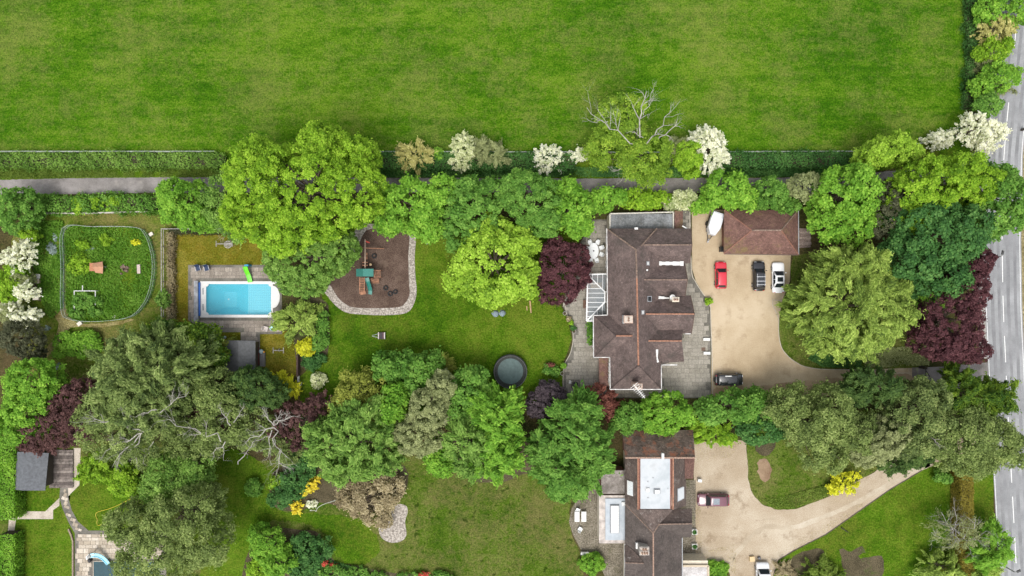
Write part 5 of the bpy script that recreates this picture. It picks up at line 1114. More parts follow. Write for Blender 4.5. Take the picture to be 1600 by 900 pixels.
m = MB(); A, B = P(1314, 824), P(1325, 831.5); m.tube([A + Vector((0, 0, .08)), B + Vector((0, 0, .08))], [.1, .07], 6); tag(m.build('fallen_branch', plain('dark_wood', (0.035, 0.03, 0.022), .9), None), 'short dark branch lying on lawn by the pale drive', 'branch')
# log store and slab pile beside the garage
t = thing('log_pile', 'grey brown stack of sawn boards behind the garage', 'boards', tuple(P(1257, 370)))
for k in range(7): m = MB(); q = P(1257 + (k % 2), 359 + 4.3 * k, .4); m.box((q.x, q.y, .2 + .03 * (k % 3)), (1.9, .4, .36), .02 * (k - 3)); m.build('board', plain('old_board%d' % (k % 2), ((.20, .15, .13), (.27, .21, .18))[k % 2], .9, var=.3), t)

# ---------------------------------------------------------------- vehicles
def vehicle(name, label, cat, px, py, rz, L, W, H_, paint, kind='hatch', extra=None):
    t = thing(name, label, cat, tuple(P(px, py, 0.5)[:2]) + (0,), None, rz)
    hl, hw = L / 2, W / 2
    zb = H_ * .60; hood = {'hatch': .25, 'suv': .25, 'saloon': .28, 'box': .20, 'van': .17}[kind] * L; tail = {'hatch': .02, 'suv': .03, 'saloon': .16, 'box': .03, 'van': .01}[kind] * L
    rake = {'hatch': .62, 'suv': .6, 'saloon': .72, 'box': .22, 'van': .55}[kind]; rr = {'hatch': .42, 'suv': .42, 'saloon': .7, 'box': .06, 'van': .08}[kind]
    sq = .9 if kind in ('box', 'van') else .74
    xs = np.array([-1, -.985, -.95, -.88, -.7, -.3, .1, .5, .72, .86, .94, .985, 1.0]); loops = []
    for x in xs:
        e = max(0, (abs(x) - .86) / .14); wf = 1 - (1 - sq) * e ** 2.2 - (.16 if abs(x) == 1 else 0) * (1 - sq) * 2; X = x * hl
        hx = hl - hood
        zt = zb if X < hx - .2 else zb - .04 - (.20 * zb) * ((X - hx + .2) / (hood + .2)) ** 1.6
        if X > hl * .97: zt -= .10
        if X < -hl + max(tail, .02): zt = zb - .03
        if x == -1: zt -= .1
        w = hw * wf; lo = .24 if abs(x) < .95 else .32
        half = [(w * .90, lo), (w, lo + .18), (w, zt - .22), (w * .965, zt - .06), (w * .80, zt), (w * .35, zt + .025)]
        loops.append([(X, y, z) for y, z in half] + [(X, -y, z) for y, z in half[::-1]])
    m = MB(); m.loft(loops); body = m.build('body', paint, t, True, True)
    # cabin
    xb0, xb1 = -hl + tail + .06, hl - hood; xt0, xt1 = xb0 + rr, xb1 - rake; zr = H_ - .05; wb, wt = hw * .93, hw * (.86 if kind in ('box', 'van') else .74)
    def loop(x0, x1, w, z, cr): return [(x0, -w + cr, z), (x0 + cr * .5, -w, z), (x1 - cr * .8, -w, z), (x1, -w + cr, z), (x1, w - cr, z), (x1 - cr * .8, w, z), (x0 + cr * .5, w, z), (x0, w - cr, z)]
    m = MB(); m.loft([loop(xb0, xb1, wb, zb - .03, .16), loop(xt0, xt1, wt, zr, .14), loop(xt0 + .14, xt1 - .16, wt - .14, H_, .12)]); m.build('roof', paint, t, True, True)
    def quad(nm, a, b, c_, d, mat, u0=.06, u1=.94, v0=.10, v1=.93, par=t):
        a, b, c_, d = map(Vector, (a, b, c_, d)); f = lambda u, v: (a.lerp(b, u)).lerp(d.lerp(c_, u), v)
        nr = (b - a).cross(d - a).normalized() * .012; V = [f(u0, v0), f(u1, v0), f(u1, v1), f(u0, v1)]; mm = MB()
        mm.loft([[v - nr for v in V], [v + nr for v in V]]); return mm.build(nm, mat, par, True)
    G = M_glass; z0, z1 = zb - .02, zr
    quad('windscreen', (xb1, -wb + .1, z0), (xb1, wb - .1, z0), (xt1, wt - .1, z1), (xt1, -wt + .1, z1), G, .03, .97, .06, .97)
    quad('rear_window', (xb0, wb - .1, z0), (xb0, -wb + .1, z0), (xt0, -wt + .1, z1), (xt0, wt - .1, z1), G)
    for s_ in (-1, 1):
        for u0, u1 in ((.06, .48), (.52, .94)) if kind != 'van' else ((.66, .95),):
            a, b, c_, d = (xb0 + .1, s_ * wb, z0), (xb1 - .12, s_ * wb, z0), (xt1 - .1, s_ * wt, z1), (xt0 + .08, s_ * wt, z1)
            quad('side_window', *( (a, b, c_, d) if s_ < 0 else (b, a, d, c_)), G, *((u0, u1) if s_ < 0 else (1 - u1, 1 - u0)))
        m = MB(); m.box((xb1 - .28, s_ * (hw + .10), zb + .06), (.14, .20, .15)); m.build('wing_mirror', paint, t, True)
        m = MB(); m.box((hl * .965 - .05, s_ * hw * .58, zb - .30), (.14, hw * .34, .13)); m.build('headlight', plain('lamp_glass', (0.6, 0.62, 0.64), .15), t, True)
        m = MB(); m.box((-hl * .975 + .03, s_ * hw * .68, zb - .12), (.10, hw * .26, .22)); m.build('tail_light', plain('red_lens', (0.35, 0.015, 0.012), .2), t, True)
        for x in (-.60, .62):
            r_ = .35 if kind in ('suv', 'box') else .32; wy = s_ * (hw - .10); m = MB(); m.tube([(x * hl, wy - .11, r_), (x * hl, wy + .125, r_)], [r_, r_], 16); w_ = m.build('wheel', M_rub, t, True)
            m = MB(); m.cyl((0, 0, 0), r_ * .62, .02, 10); m.v = [(x * hl + a, wy + s_ * (.125 if s_ > 0 else .115) + (c_ if s_ > 0 else -c_), r_ + b) for a, b, c_ in m.v]; m.build('rim', M_pewter, w_, True)
    m = MB(); m.box((hl - .06, 0, .48), (.08, hw * 1.0, .16)); m.build('grille', M_black, t, True)
    info = dict(t=t, xt0=xt0, xt1=xt1, wt=wt, hl=hl, hw=hw, zb=zb, xb1=xb1, H=H_); 
    if extra: extra(info)
    return t
def sunroof(f0, f1, mat=None, wf=.78):
    def go(i):
        x0 = i['xt1'] - .2 - (i['xt1'] - i['xt0'] - .4) * f0; x1 = i['xt1'] - .2 - (i['xt1'] - i['xt0'] - .4) * f1; m = MB()
        m.box(((x0 + x1) / 2, 0, i['H'] + .004), (abs(x0 - x1), 2 * (i['wt'] - .14) * wf, .02)); m.build('sunroof', mat or M_glass, i['t'], True)
    return go
def rack(i):
    m = MB()
    for s_ in (-1, 1): m.bar((i['xt0'] + .15, s_ * (i['wt'] - .1), i['H'] + .06), (i['xt1'] - .2, s_ * (i['wt'] - .1), i['H'] + .06), .05)
    m.build('roof_rail', M_pewter, i['t'], True)
    for f in (.25, .62, .92): x = i['xt1'] - .2 - (i['xt1'] - i['xt0'] - .4) * f; m = MB(); m.bar((x, -i['wt'], i['H'] + .1), (x, i['wt'], i['H'] + .1), .07); m.build('roof_bar', plain('silver', (0.62, 0.63, 0.65), .3, metal=.4), i['t'], True)
    sunroof(.05, .9)(i)
def spare(i):
    m = MB(); m.tube([(-i['hl'] - .22, 0, .95), (-i['hl'] + .02, 0, .95)], [.36, .36], 16); m.build('spare_wheel', M_rub, i['t'], True)
    m = MB(); m.box(((i['xt0'] + i['xt1']) / 2, i['wt'] * .8, i['H'] + .03), (1.0, .14, .05)); m.build('roof_bar', M_white, i['t'], True)
def carpaint(n, c_, metal=.0, rough=.25): return plain(n, c_, rough, metal=metal, var=.03, coat=.8)
UPR = math.pi / 2
vehicle('parked_car', 'small red hatchback parked facing the garage', 'car', 1126, 430, UPR, 4.2, 1.78, 1.5, carpaint('red_paint', (0.52, 0.022, 0.040)))
vehicle('parked_car', 'black estate car with silver roof bars parked beside the white saloon', 'car', 1185, 431.5, UPR, 4.6, 1.85, 1.65, carpaint('black_paint', (0.018, 0.018, 0.021)), 'suv', rack)
vehicle('parked_car', 'white saloon with black glass roof parked by the garage', 'car', 1215.5, 434, UPR, 4.75, 1.88, 1.45, carpaint('white_car_paint', (0.78, 0.78, 0.78)), 'saloon', sunroof(.05, .95))
vehicle('off_road_car', 'boxy black off roader with spare wheel tucked under the trees', 'car', 1138, 592.5, 0.0, 4.3, 1.85, 1.9, carpaint('dark_paint', (0.020, 0.022, 0.024)), 'box', spare)
vehicle('parked_car', 'dusty maroon estate car on the pale gravel drive', 'car', 1114, 780.5, math.pi, 4.9, 1.95, 1.6, carpaint('maroon_paint', (0.145, 0.055, 0.075)), 'suv', sunroof(.08, .55, plain('grey_glass', (0.20, 0.23, 0.26), .2)))
vehicle('delivery_van', 'white panel van parked on pale gravel beside the cardboard box', 'van', 1190.5, 902, UPR, 4.8, 2.0, 1.95, carpaint('van_white', (0.62, 0.63, 0.64)), 'van')
# white trailer
tl = P(1113, 351); t = thing('box_trailer', 'white covered trailer with tapered nose and drawbar beside the garage', 'trailer', (tl.x, tl.y, 0), None, math.radians(-17))
m = MB(); prof = [(-.84, 1.85), (.84, 1.85), (.98, .9), (.98, -.5), (.5, -1.75), (-.4, -1.75), (-.98, -.7), (-.98, .9)]
m.loft([[(x, y, .55) for x, y in prof], [(x, y, 1.6) for x, y in prof], [(x * .93, y * .95, 1.85) for x, y in prof], [(x * .5, y * .8, 1.95) for x, y in prof]]); m.build('body', plain('trailer_white', (0.66, 0.68, 0.71), .4, var=.04), t, True)
m = MB(); m.box((-1.0, .1, 1.0), (.05, 2.2, .55)); m.build('side_window', M_black, t, True)
m = MB(); m.box((0, .2, .45), (1.5, 3.2, .14)); m.build('chassis', M_black, t, True)
for s_ in (-1, 1):
    m = MB(); m.tube([(s_ * .95, -.1, .32), (s_ * 1.13, -.1, .32)], [.32, .32], 14); m.build('wheel', M_rub, t, True)
    m = MB(); m.bar((s_ * .5, -1.4, .45), (0, -2.75, .42), .1); m.build('drawbar', M_black, t, True)
m = MB(); m.box((0, -2.8, .45), (.18, .35, .16)); m.build('tow_hitch', M_pewter, t, True)
m = MB(); m.cyl((0, -2.45, .02), .08, .6, 8); m.build('jockey_wheel', M_pewter, t, True)
LIT = [0]
# ---------------------------------------------------------------- hedges and ground cover
hedge('field_hedge', 'rough olive hedge between the field fence and the grass verge', [(-160, 251), (60, 251), (200, 250), (350, 251)], 2.1, 1.2, 'mid', L=0.3, W=0.16, amp=.28, wob=.25)
hedge('field_hedge', 'dark green hedge along the field edge past the big lime green tree', [(585, 252), (760, 252), (900, 253)], 2.4, 1.7, 'deep', amp=.25, wob=.25)
hedge('field_hedge', 'dark green hedge between the white blossom bushes and the road end', [(1100, 250), (1345, 250)], 2.2, 1.7, 'deep', amp=.25, wob=.25)
cover('verge_plants', 'low green plants along the far side of the narrow track', [(590, 261), (1290, 262), (1290, 276), (590, 277)], .5, 'deep', 26000, .28, .15)
cover('verge_grass', 'long grass on the verge between olive hedge and narrow track', [(-20, 263), (350, 263), (350, 276), (-20, 279)], .4, 'grassy', 12000, .34, .07)
hedge('garden_hedge', 'leafy green hedge between the track and the fenced meadow garden', [(60, 318), (245, 317)], 2.2, 1.7, 'green', L=.32, W=.22, amp=.3, wob=.35)
shrub('hedge_shrub', 'yellow green shrub standing out of the hedge by the narrow track', 'small', 'lime', [(128, 320, 14, 12), (160, 318, 22, 13), (182, 316, 12, 9)], 2.2)
hedge('clipped_hedge', 'tall clipped green hedge beside the slate roofed shed', [(10, 690), (10, 812)], 2.5, 2.4, 'bright', L=.3, W=.18, amp=.12, wob=.08)
hedge('clipped_hedge', 'clipped green hedge beyond the brick path, beside the square lawn', [(9, 836), (9, 960)], 2.5, 2.2, 'bright', L=.3, W=.18, amp=.12, wob=.08)
hedge('beech_hedge', 'flat topped brown beech hedge between front lawn and road verge', [(1511, 735), (1513, 960)], 1.9, 2.6, 'copperhedge', L=.22, W=.15, amp=.06, wob=.03)
hedge('low_hedge', 'thin brown twiggy hedge along the fence beside the dry lawn', [(266, 362), (266, 500)], .9, .9, 'brown', L=.3, W=.1, cov=1.7, amp=.18, wob=.1)
hedge('low_hedge', 'dark twiggy hedge between the dry lawn and the track trees', [(262, 362), (395, 360)], .7, .8, 'darkolive', L=.3, W=.1, cov=1.7, amp=.18, wob=.1)
hedge('field_hedge', 'low dark green leafy strip between the field and the roadside hedge', [(1517, -120), (1518, 0), (1520, 100), (1514, 170)], 1.6, .7, 'deep', L=.4, W=.1, amp=.3, wob=.3)  # low strip of dark green blades along the field edge
cover('meadow_plants', 'wild meadow plants inside the green netting enclosure', MEADOW, .45, 'meadow', 16000, .34, .14)
cover('meadow_plants', 'rough wild plants between the netting enclosure and blossom trees', [(52, 345), (100, 345), (100, 480), (80, 500), (66, 470), (52, 410)], .5, 'meadow', 7500, .36, .16)
cover('bed_plants', 'low leafy ground cover under the grey dark bushes', [(455, 840), (498, 838), (520, 876), (560, 886), (460, 905)], .6, 'deep', 5000, .25, .16)
cover('island_cover', 'dark green ivy patch under the feathery conifer', [(1262, 560), (1275, 548), (1300, 545), (1345, 548), (1345, 575), (1285, 573)], .35, 'deep', 5000, .3, .2)
cover('island_plants', 'straggly plants along the island edge of the pale drive', [(1215, 795), (1190, 780), (1225, 775), (1280, 760), (1330, 735), (1330, 754), (1285, 776), (1245, 792)], .4, 'grassy', 2200, .26, .12)
cover('conifer_weeds', 'rough growth under the trees beside the drive gate', [(1350, 545), (1450, 540), (1450, 570), (1350, 574)], .5, 'greyolive', 3500, .3, .15)
# ---------------------------------------------------------------- trees beside the narrow track
tree('lime_tree', 'huge spreading yellow green tree over the track beside the field', 'tree', 'small', 'lime',
     [(470, 290, 100, 80), (395, 285, 52, 55, .88), (545, 285, 52, 62, .9), (500, 222, 38, 32, .95), (400, 245, 40, 34, .85), (455, 355, 70, 45, .8), (380, 340, 40, 35, .7), (560, 240, 30, 28, .85)], 18.5, dens=.95)
tree('garden_tree', 'mid green rounded tree overhanging the pool corner and bark area', 'tree', 'fine', 'mid', [(485, 400, 62, 48), (445, 410, 42, 40, .9), (525, 390, 35, 36, .9), (470, 440, 40, 26, .8)], 11)
tree('track_tree', 'rounded green tree over the track end of the garden hedge', 'tree', 'small', 'bright', [(285, 318, 45, 40), (265, 300, 26, 24, .8), (305, 335, 35, 30, .85)], 8.5, low=.15)
tree('track_tree', 'olive grey half bare tree between two green trees beside the dry lawn', 'tree', 'airy', 'mid', [(345, 318, 32, 42), (362, 350, 28, 22, .75)], 9, bare=[((355, 362, 2.5), (362, 382, 2.0), .07), ((352, 358, 2.5), (345, 378, 2.0), .06), ((350, 340, 5), (340, 362, 3), .07)], bare_mat='greywood')
tree('track_tree', 'bright green tree reaching out over the swing end of the bark area', 'tree', 'broad', 'bright', [(645, 318, 50, 40), (665, 352, 30, 22, .8), (610, 330, 30, 36, .8), (690, 300, 32, 26, .85)], 10.5)
tree('track_tree', 'green tree with pointed tops between play area and dark green tree', 'tree', 'broad', 'green', [(740, 320, 45, 42), (728, 290, 18, 18, .95), (765, 300, 28, 24, .85), (715, 355, 34, 36, .8)], 10)
tree('track_tree', 'deep green dense tree over the track behind the round lime tree', 'tree', 'small', 'green', [(830, 308, 46, 40), (815, 285, 34, 24, .9), (850, 340, 32, 28, .85)], 10.5)
tree('track_tree', 'fresh green tree beside the terrace with the oval table', 'tree', 'broad', 'bright', [(892, 325, 34, 40), (880, 298, 28, 24, .9), (905, 350, 22, 18, .75)], 9)
tree('round_tree', 'round lime green tree on the lawn with large pale leaves', 'tree', 'broad', 'limepale', [(772, 412, 60, 60), (740, 425, 44, 40, .85), (805, 430, 38, 40, .88), (765, 365, 35, 26, .9), (770, 460, 30, 20, .75), (815, 375, 28, 28, .85)], 9.5)
tree('purple_tree', 'dense purple leaved tree beside the terrace and conservatory', 'tree', 'fine', 'purple', [(882, 423, 42, 46), (872, 448, 34, 30, .85), (900, 405, 24, 30, .8), (868, 392, 24, 20, .8)], 7, low=.2)
tree('hedgerow_tree', 'bright green low tree behind the flat roof of the house', 'tree', 'broad', 'bright', [(948, 308, 32, 17), (925, 316, 22, 16, .9)], 5.5, low=.1)
tree('hedgerow_tree', 'yellowish green low tree along the track behind the house', 'tree', 'broad', 'lime', [(1002, 310, 34, 14), (1032, 312, 24, 12, .8)], 5, low=.1)
tree('hedgerow_tree', 'pale speckled hawthorn behind the red lean-to of the house', 'tree', 'small', 'cream', [(1072, 311, 20, 14), (1052, 318, 16, 11, .8)], 4.5, low=.1)
tree('hedgerow_tree', 'bright green rounded tree behind the trailer', 'tree', 'broad', 'bright', [(1138, 293, 34, 28), (1160, 308, 28, 20, .9), (1100, 320, 24, 12, .65)], 7.5, low=.12)
tree('hedgerow_tree', 'green tree behind the garage roof', 'tree', 'small', 'green', [(1205, 300, 24, 26), (1232, 322, 18, 14, .7), (1180, 318, 24, 12, .65)], 7, low=.1)
tree('hedgerow_tree', 'pinkish olive fading hawthorn by the garage corner', 'tree', 'small', 'greyolive', [(1263, 290, 28, 24)], 7.5)
shrub('hawthorn', 'rounded straw yellow bush in the field hedge beside the lime green tree', 'needle', 'straw', [(646, 248, 25, 23)], 3.6, 'bush')
shrub('hawthorn', 'small fresh green bush next to the straw yellow bush', 'small', 'bright', [(682, 242, 11, 9)], 2.4, 'bush')
shrub('hawthorn', 'pale creamy green bush with hanging blossom in the field hedge', 'blossom', 'cream', [(726, 230, 19, 22), (722, 252, 15, 14, .8)], 4.6, 'bush')
shrub('hawthorn', 'grey twiggy bush beside the creamy green bush in the hedge', 'twiggy', 'greyolive', [(755, 238, 14, 18), (775, 243, 22, 18)], 3.8, 'bush')
shrub('hawthorn', 'rounded white blossom bush alone in the field hedge', 'blossom', 'white', [(856, 248, 23, 20)], 3.6, 'blossom bush')
shrub('hawthorn', 'small white blossom bush beside the dying oak', 'blossom', 'white', [(904, 243, 13, 9)], 2.6, 'blossom bush')
tree('dying_oak', 'stag headed oak with bare pale limbs over sparse green leaves', 'tree', 'airy', 'oakleaf', [(1005, 240, 46, 38), (975, 180, 36, 34, 1.0), (950, 225, 36, 34, .75), (1020, 265, 30, 22, .6)], 11.5,
     bare=[((1000, 215, 10), (1010, 143, 14), .20), ((1005, 180, 12), (1022, 140, 14), .10), ((990, 225, 10), (917, 168, 12), .14), ((950, 190, 11), (920, 188, 12), .09), ((1010, 225, 10), (1048, 175, 12), .16), ((1028, 218, 10), (1058, 195, 11), .17), ((1005, 215, 10), (985, 205, 11.5), .12), ((990, 262, 6), (955, 266, 6), .16), ((985, 255, 6), (968, 285, 5), .1), ((1015, 275, 4), (1030, 285, 4), .08)], dens=1.0)
tree('field_tree', 'lime green young tree between the dying oak and white blossom', 'tree', 'small', 'lime', [(1078, 245, 22, 28)], 7, low=.1)
shrub('hawthorn', 'grey green bush tucked between the dying oak and lime tree', 'small', 'greyolive', [(1056, 232, 17, 18)], 5, 'bush')
tree('hawthorn_tree', 'large white blossom hawthorn at the field edge by the oak', 'blossom tree', 'blossom', 'white', [(1112, 232, 30, 36), (1100, 220, 20, 22)], 6.5, low=.15, dens=1.1)
# ---------------------------------------------------------------- trees by the road
tree('roadside_tree', 'rounded lime tree at the field corner standing apart from the wood', 'tree', 'small', 'limepale', [(1398, 230, 38, 25), (1370, 240, 26, 20, .9), (1420, 240, 20, 16, .85)], 11, low=.2)
tree('roadside_tree', 'bright green tree beside the garage end of the wood', 'tree', 'broad', 'bright', [(1330, 300, 48, 48), (1305, 345, 36, 34, .8), (1345, 350, 30, 30, .8), (1285, 330, 24, 24, .6)], 11.5)
tree('roadside_tree', 'dark olive brown tree hemmed in by brighter green trees', 'tree', 'fine', 'darkolive', [(1388, 325, 30, 46)], 10)
tree('roadside_tree', 'broad yellow green tree over the lane end by the road', 'tree', 'small', 'lime', [(1465, 285, 58, 42), (1430, 300, 40, 34, .9), (1500, 262, 34, 26, .95), (1430, 340, 30, 26, .85), (1535, 290, 34, 34, .9)], 14.5)
tree('roadside_tree', 'deep green tree leaning over the road verge', 'tree', 'broad', 'green', [(1575, 300, 38, 48), (1560, 340, 42, 34, .9)], 14)
tree('roadside_tree', 'large blue green tree in the middle of the roadside wood', 'tree', 'broad', 'deep', [(1470, 375, 68, 55), (1430, 400, 48, 48, .9), (1510, 360, 46, 44, .9), (1475, 435, 48, 34, .85), (1440, 345, 40, 34, .95)], 14)
tree('roadside_tree', 'small bright green tree between feathery conifer and purple tree', 'tree', 'small', 'bright', [(1455, 460, 26, 26)], 9)
tree('feathery_conifer', 'large yellow green feathery conifer on the drive island', 'tree', 'needle', 'conifer', [(1335, 478, 78, 74), (1282, 486, 40, 50, .8), (1390, 480, 44, 60, .85), (1338, 420, 60, 38, .88), (1328, 530, 58, 36, .78)], 14, low=.08, dens=1.1)
tree('purple_beech', 'tall dark purple tree overhanging the road', 'tree', 'fine', 'purple', [(1495, 500, 48, 62), (1515, 450, 34, 50, .95), (1530, 410, 20, 28, .85), (1470, 530, 36, 38, .85), (1520, 545, 26, 26, .85)], 12.5)
tree('hawthorn_tree', 'white blossom hawthorn where the lane meets the road', 'blossom tree', 'blossom', 'white', [(1525, 200, 22, 24), (1555, 205, 22, 18), (1540, 222, 24, 12, .8)], 6)
shrub('hawthorn', 'white blossom bush standing in the dark field corner', 'blossom', 'white', [(1465, 218, 20, 13)], 3.5, 'blossom bush')
tree('hedge_tree', 'bright green hedge tree beyond the straw tinted roadside bush', 'tree', 'small', 'bright', [(1562, 10, 38, 26), (1590, 20, 26, 22)], 5, low=.1)
tree('hedge_tree', 'pale straw tinted hedge bush next to the bright green hedge tree', 'bush', 'blossom', 'straw', [(1556, 50, 24, 18), (1575, 38, 18, 14)], 4, low=.1)
tree('hedge_tree', 'yellow leaved hedge bush between pale bushes at the roadside', 'bush', 'small', 'lime', [(1553, 78, 24, 20), (1572, 72, 14, 13)], 4, low=.1)
tree('hedge_tree', 'grey twiggy dead bush in the roadside hedge', 'bush', 'twiggy', 'greyolive', [(1548, 100, 22, 10), (1560, 140, 22, 10)], 3, low=.1)
tree('hedge_tree', 'fresh green hedge tree leaning towards the road', 'tree', 'small', 'bright', [(1568, 118, 26, 24), (1540, 130, 18, 16, .8)], 5.5, low=.1)
tree('hedge_tree', 'dark green hedge bush next to the roadside white hawthorn', 'bush', 'small', 'green', [(1548, 162, 26, 18)], 4.5, low=.1)
# ---------------------------------------------------------------- between the two houses and along the drives
tree('round_tree', 'round bright green tree between the two houses', 'tree', 'small', 'bright', [(1040, 648, 46, 36)], 7.5, low=.15)
tree('garden_tree', 'small deep green tree beside the round bright green tree', 'tree', 'small', 'green', [(985, 655, 26, 24), (965, 660, 16, 14, .8)], 6.5, low=.12)
tree('maple', 'red brown Japanese maple at the house corner', 'tree', 'blossom', 'maple', [(935, 622, 28, 23), (950, 638, 22, 19)], 4.8, low=.12)
tree('drive_tree', 'green tree overhanging the black off roader', 'tree', 'broad', 'green', [(1147, 638, 43, 27), (1188, 640, 34, 32, .9), (1112, 645, 24, 20, .85)], 7.5, low=.15)
tree('drive_tree', 'pale yellow green shrub at the closed end of the pale gravel drive', 'shrub', 'needle', 'lime', [(1118, 682, 34, 17), (1105, 668, 24, 14)], 3.5, low=.1)
tree('drive_tree', 'dark green tree between gravel drive and pale gravel drive', 'tree', 'broad', 'deep', [(1190, 672, 44, 24)], 6.5, low=.12)
tree('olive_tree', 'rounded olive green tree between the two drives', 'tree', 'airy', 'olive', [(1272, 668, 44, 42), (1300, 640, 36, 34, .95), (1240, 640, 30, 34, .9), (1290, 710, 40, 28, .75), (1335, 680, 34, 36, .9)], 12.5, dens=1.25)
tree('holm_tree', 'grey green tree leaning over the bend of the pale drive', 'tree', 'fine', 'greyolive', [(1365, 695, 42, 38), (1395, 680, 32, 34)], 11.5)
tree('pine_tree', 'dark green pine between the olive trees and gravel drive', 'tree', 'needle', 'darkcon', [(1375, 608, 36, 26), (1350, 590, 24, 12, .9), (1330, 615, 24, 16, .8)], 11)
tree('olive_tree', 'broad olive tree beside the lane gate', 'tree', 'airy', 'pine', [(1432, 650, 52, 46), (1450, 620, 34, 28, .95), (1430, 690, 44, 34, .9)], 13, dens=1.3)
tree('olive_tree', 'large olive brown tree spreading over the road', 'tree', 'airy', 'olive', [(1525, 675, 52, 46), (1555, 690, 40, 40, .95), (1490, 700, 44, 38, .95), (1520, 715, 46, 28, .85), (1580, 700, 26, 30, .9)], 13.5, bare=[((1450, 680, 10), (1468, 695, 11), .12)], dens=1.25)
tree('conifer', 'pointed deep green conifer between the lane gate and the road', 'tree', 'needle', 'laurel', [(1510, 615, 40, 28), (1540, 625, 34, 26, .9), (1500, 590, 16, 18, .8), (1565, 620, 14, 26, .9)], 11)
tree('conifer', 'dark conifer with drooping fronds over the pale drive', 'tree', 'needle', 'darkcon', [(1400, 725, 30, 16), (1430, 718, 20, 14)], 9)
shrub('yellow_shrub', 'vivid yellow shrub on the edge of the pale drive', 'blossom', 'yellow', [(1320, 752, 22, 15), (1302, 762, 10, 8)], 2.2)
shrub('garden_shrub', 'dark rounded shrub at the hedge corner of the front lawn', 'small', 'green', [(1468, 743, 10, 9), (1478, 747, 8, 8)], 2.2)
tree('bare_tree', 'leafless grey tree growing through the beech hedge', 'tree', 'twiggy', 'greyolive', [(1505, 835, 40, 26)], 7.5, dens=.18, bark='greywood',
     bare=[((1500, 845, 4), (1488, 792, 6), .11), ((1498, 845, 4), (1455, 832, 6), .11), ((1500, 845, 4), (1478, 855, 6), .09), ((1505, 842, 4), (1525, 812, 7), .12), ((1508, 845, 4), (1545, 850, 7), .12), ((1510, 848, 4), (1520, 870, 6), .09), ((1495, 840, 4), (1470, 800, 6), .09), ((1512, 840, 4), (1545, 830, 7), .09)], bare_mat='greywood')
tree('verge_tree', 'fresh green tree between the beech hedge and the road', 'tree', 'needle', 'bright', [(1562, 855, 24, 30), (1545, 870, 24, 24)], 6.5)
tree('conifer_shrub', 'yellow green spiky conifer at the foot of the bare tree', 'shrub', 'needle', 'conifer', [(1475, 890, 40, 22), (1455, 880, 20, 12, .8), (1530, 890, 30, 18)], 3.5, low=.1)
shrub('garden_shrub', 'light green shrub in the soil bed by the white van', 'needle', 'grassy', [(1275, 892, 24, 20), (1298, 900, 16, 12)], 2.0)
shrub('garden_shrub', 'bushy green corner bed by the buff parapet', 'small', 'bright', [(1120, 888, 18, 12), (1122, 905, 18, 12)], 1.0, 'shrub')
shrub('garden_shrub', 'dry brown shrub beside the white van', 'twiggy', 'brown', [(1224, 890, 15, 10)], 1.2)
# ---------------------------------------------------------------- the belt between the lawns
tree('feathery_tree', 'large feathery green tree beside the brown shrub and yellow azaleas', 'tree', 'spray', 'mid', [(552, 695, 58, 48), (515, 690, 38, 42, .88), (590, 705, 36, 40, .88), (555, 655, 46, 28, .9), (550, 735, 46, 20, .8)], 12, low=.15)
tree('garden_tree', 'clumpy deep green tree at the lawn edge facing the striped roller', 'tree', 'broad', 'green', [(640, 578, 40, 28), (605, 575, 28, 24, .9), (665, 572, 26, 22, .85), (650, 605, 28, 20, .9)], 7.5, low=.12)
tree('garden_tree', 'thin yellow olive tree with gaps beside the clumpy green tree', 'tree', 'airy', 'oliveyel', [(560, 608, 36, 30), (545, 632, 30, 26, .9), (580, 640, 24, 24)], 7.5)
tree('garden_tree', 'fresh apple green tree in the middle of the tree belt', 'tree', 'broad', 'bright', [(614, 632, 22, 36), (608, 655, 18, 18, .9)], 8.5)
shrub('garden_shrub', 'dry feathery bush on the lawn edge beside the clumpy tree', 'twiggy', 'oliveyel', [(690, 572, 18, 18), (682, 588, 18, 12)], 3)
tree('eucalyptus', 'grey olive tree with fine leaves in the middle of the belt', 'tree', 'fine', 'greyolive', [(668, 640, 32, 38), (690, 605, 22, 24, .95), (640, 680, 30, 30, .9), (660, 690, 34, 24, .85)], 10)
tree('garden_tree', 'leafy green tree near the trampoline', 'tree', 'broad', 'green', [(730, 610, 36, 30), (745, 590, 18, 14, .9), (720, 640, 28, 24, .85)], 8)
tree('ash_tree', 'feathery fresh green tree in front of the trampoline', 'tree', 'spray', 'bright', [(775, 660, 38, 42), (760, 632, 26, 24, .9), (799, 633, 18, 20, .9), (785, 705, 34, 34, .9), (765, 730, 38, 22, .8)], 11.5, low=.15)
tree('ash_tree', 'muted green feathery tree beside the small lawn shrub', 'tree', 'spray', 'mid', [(728, 690, 36, 36), (740, 725, 34, 22, .85)], 9.5)
shrub('garden_shrub', 'large leaved green shrub at the edge of the worn lawn', 'broad', 'bright', [(683, 712, 22, 22), (690, 730, 20, 14)], 3.2)
shrub('garden_shrub', 'small cream flowering shrub between grey olive and feathery trees', 'blossom', 'cream', [(700, 650, 9, 7)], 5.5)
tree('smoke_bush', 'dusky purple grey bush beside the trampoline', 'bush', 'fine', 'smoke', [(858, 612, 24, 16), (842, 635, 22, 22), (876, 622, 13, 12)], 4.8, low=.12)
tree('ash_tree', 'big layered green tree beside the mossy terrace', 'tree', 'spray', 'green', [(900, 680, 46, 50), (925, 710, 36, 40, .9), (875, 725, 42, 40, .88), (905, 640, 30, 24, .95), (855, 700, 30, 36, .85), (900, 750, 40, 22, .8)], 12, low=.15)
shrub('garden_shrub', 'dense green shrub overhanging the terrace with white tables', 'small', 'green', [(884, 765, 30, 19)], 2.6)
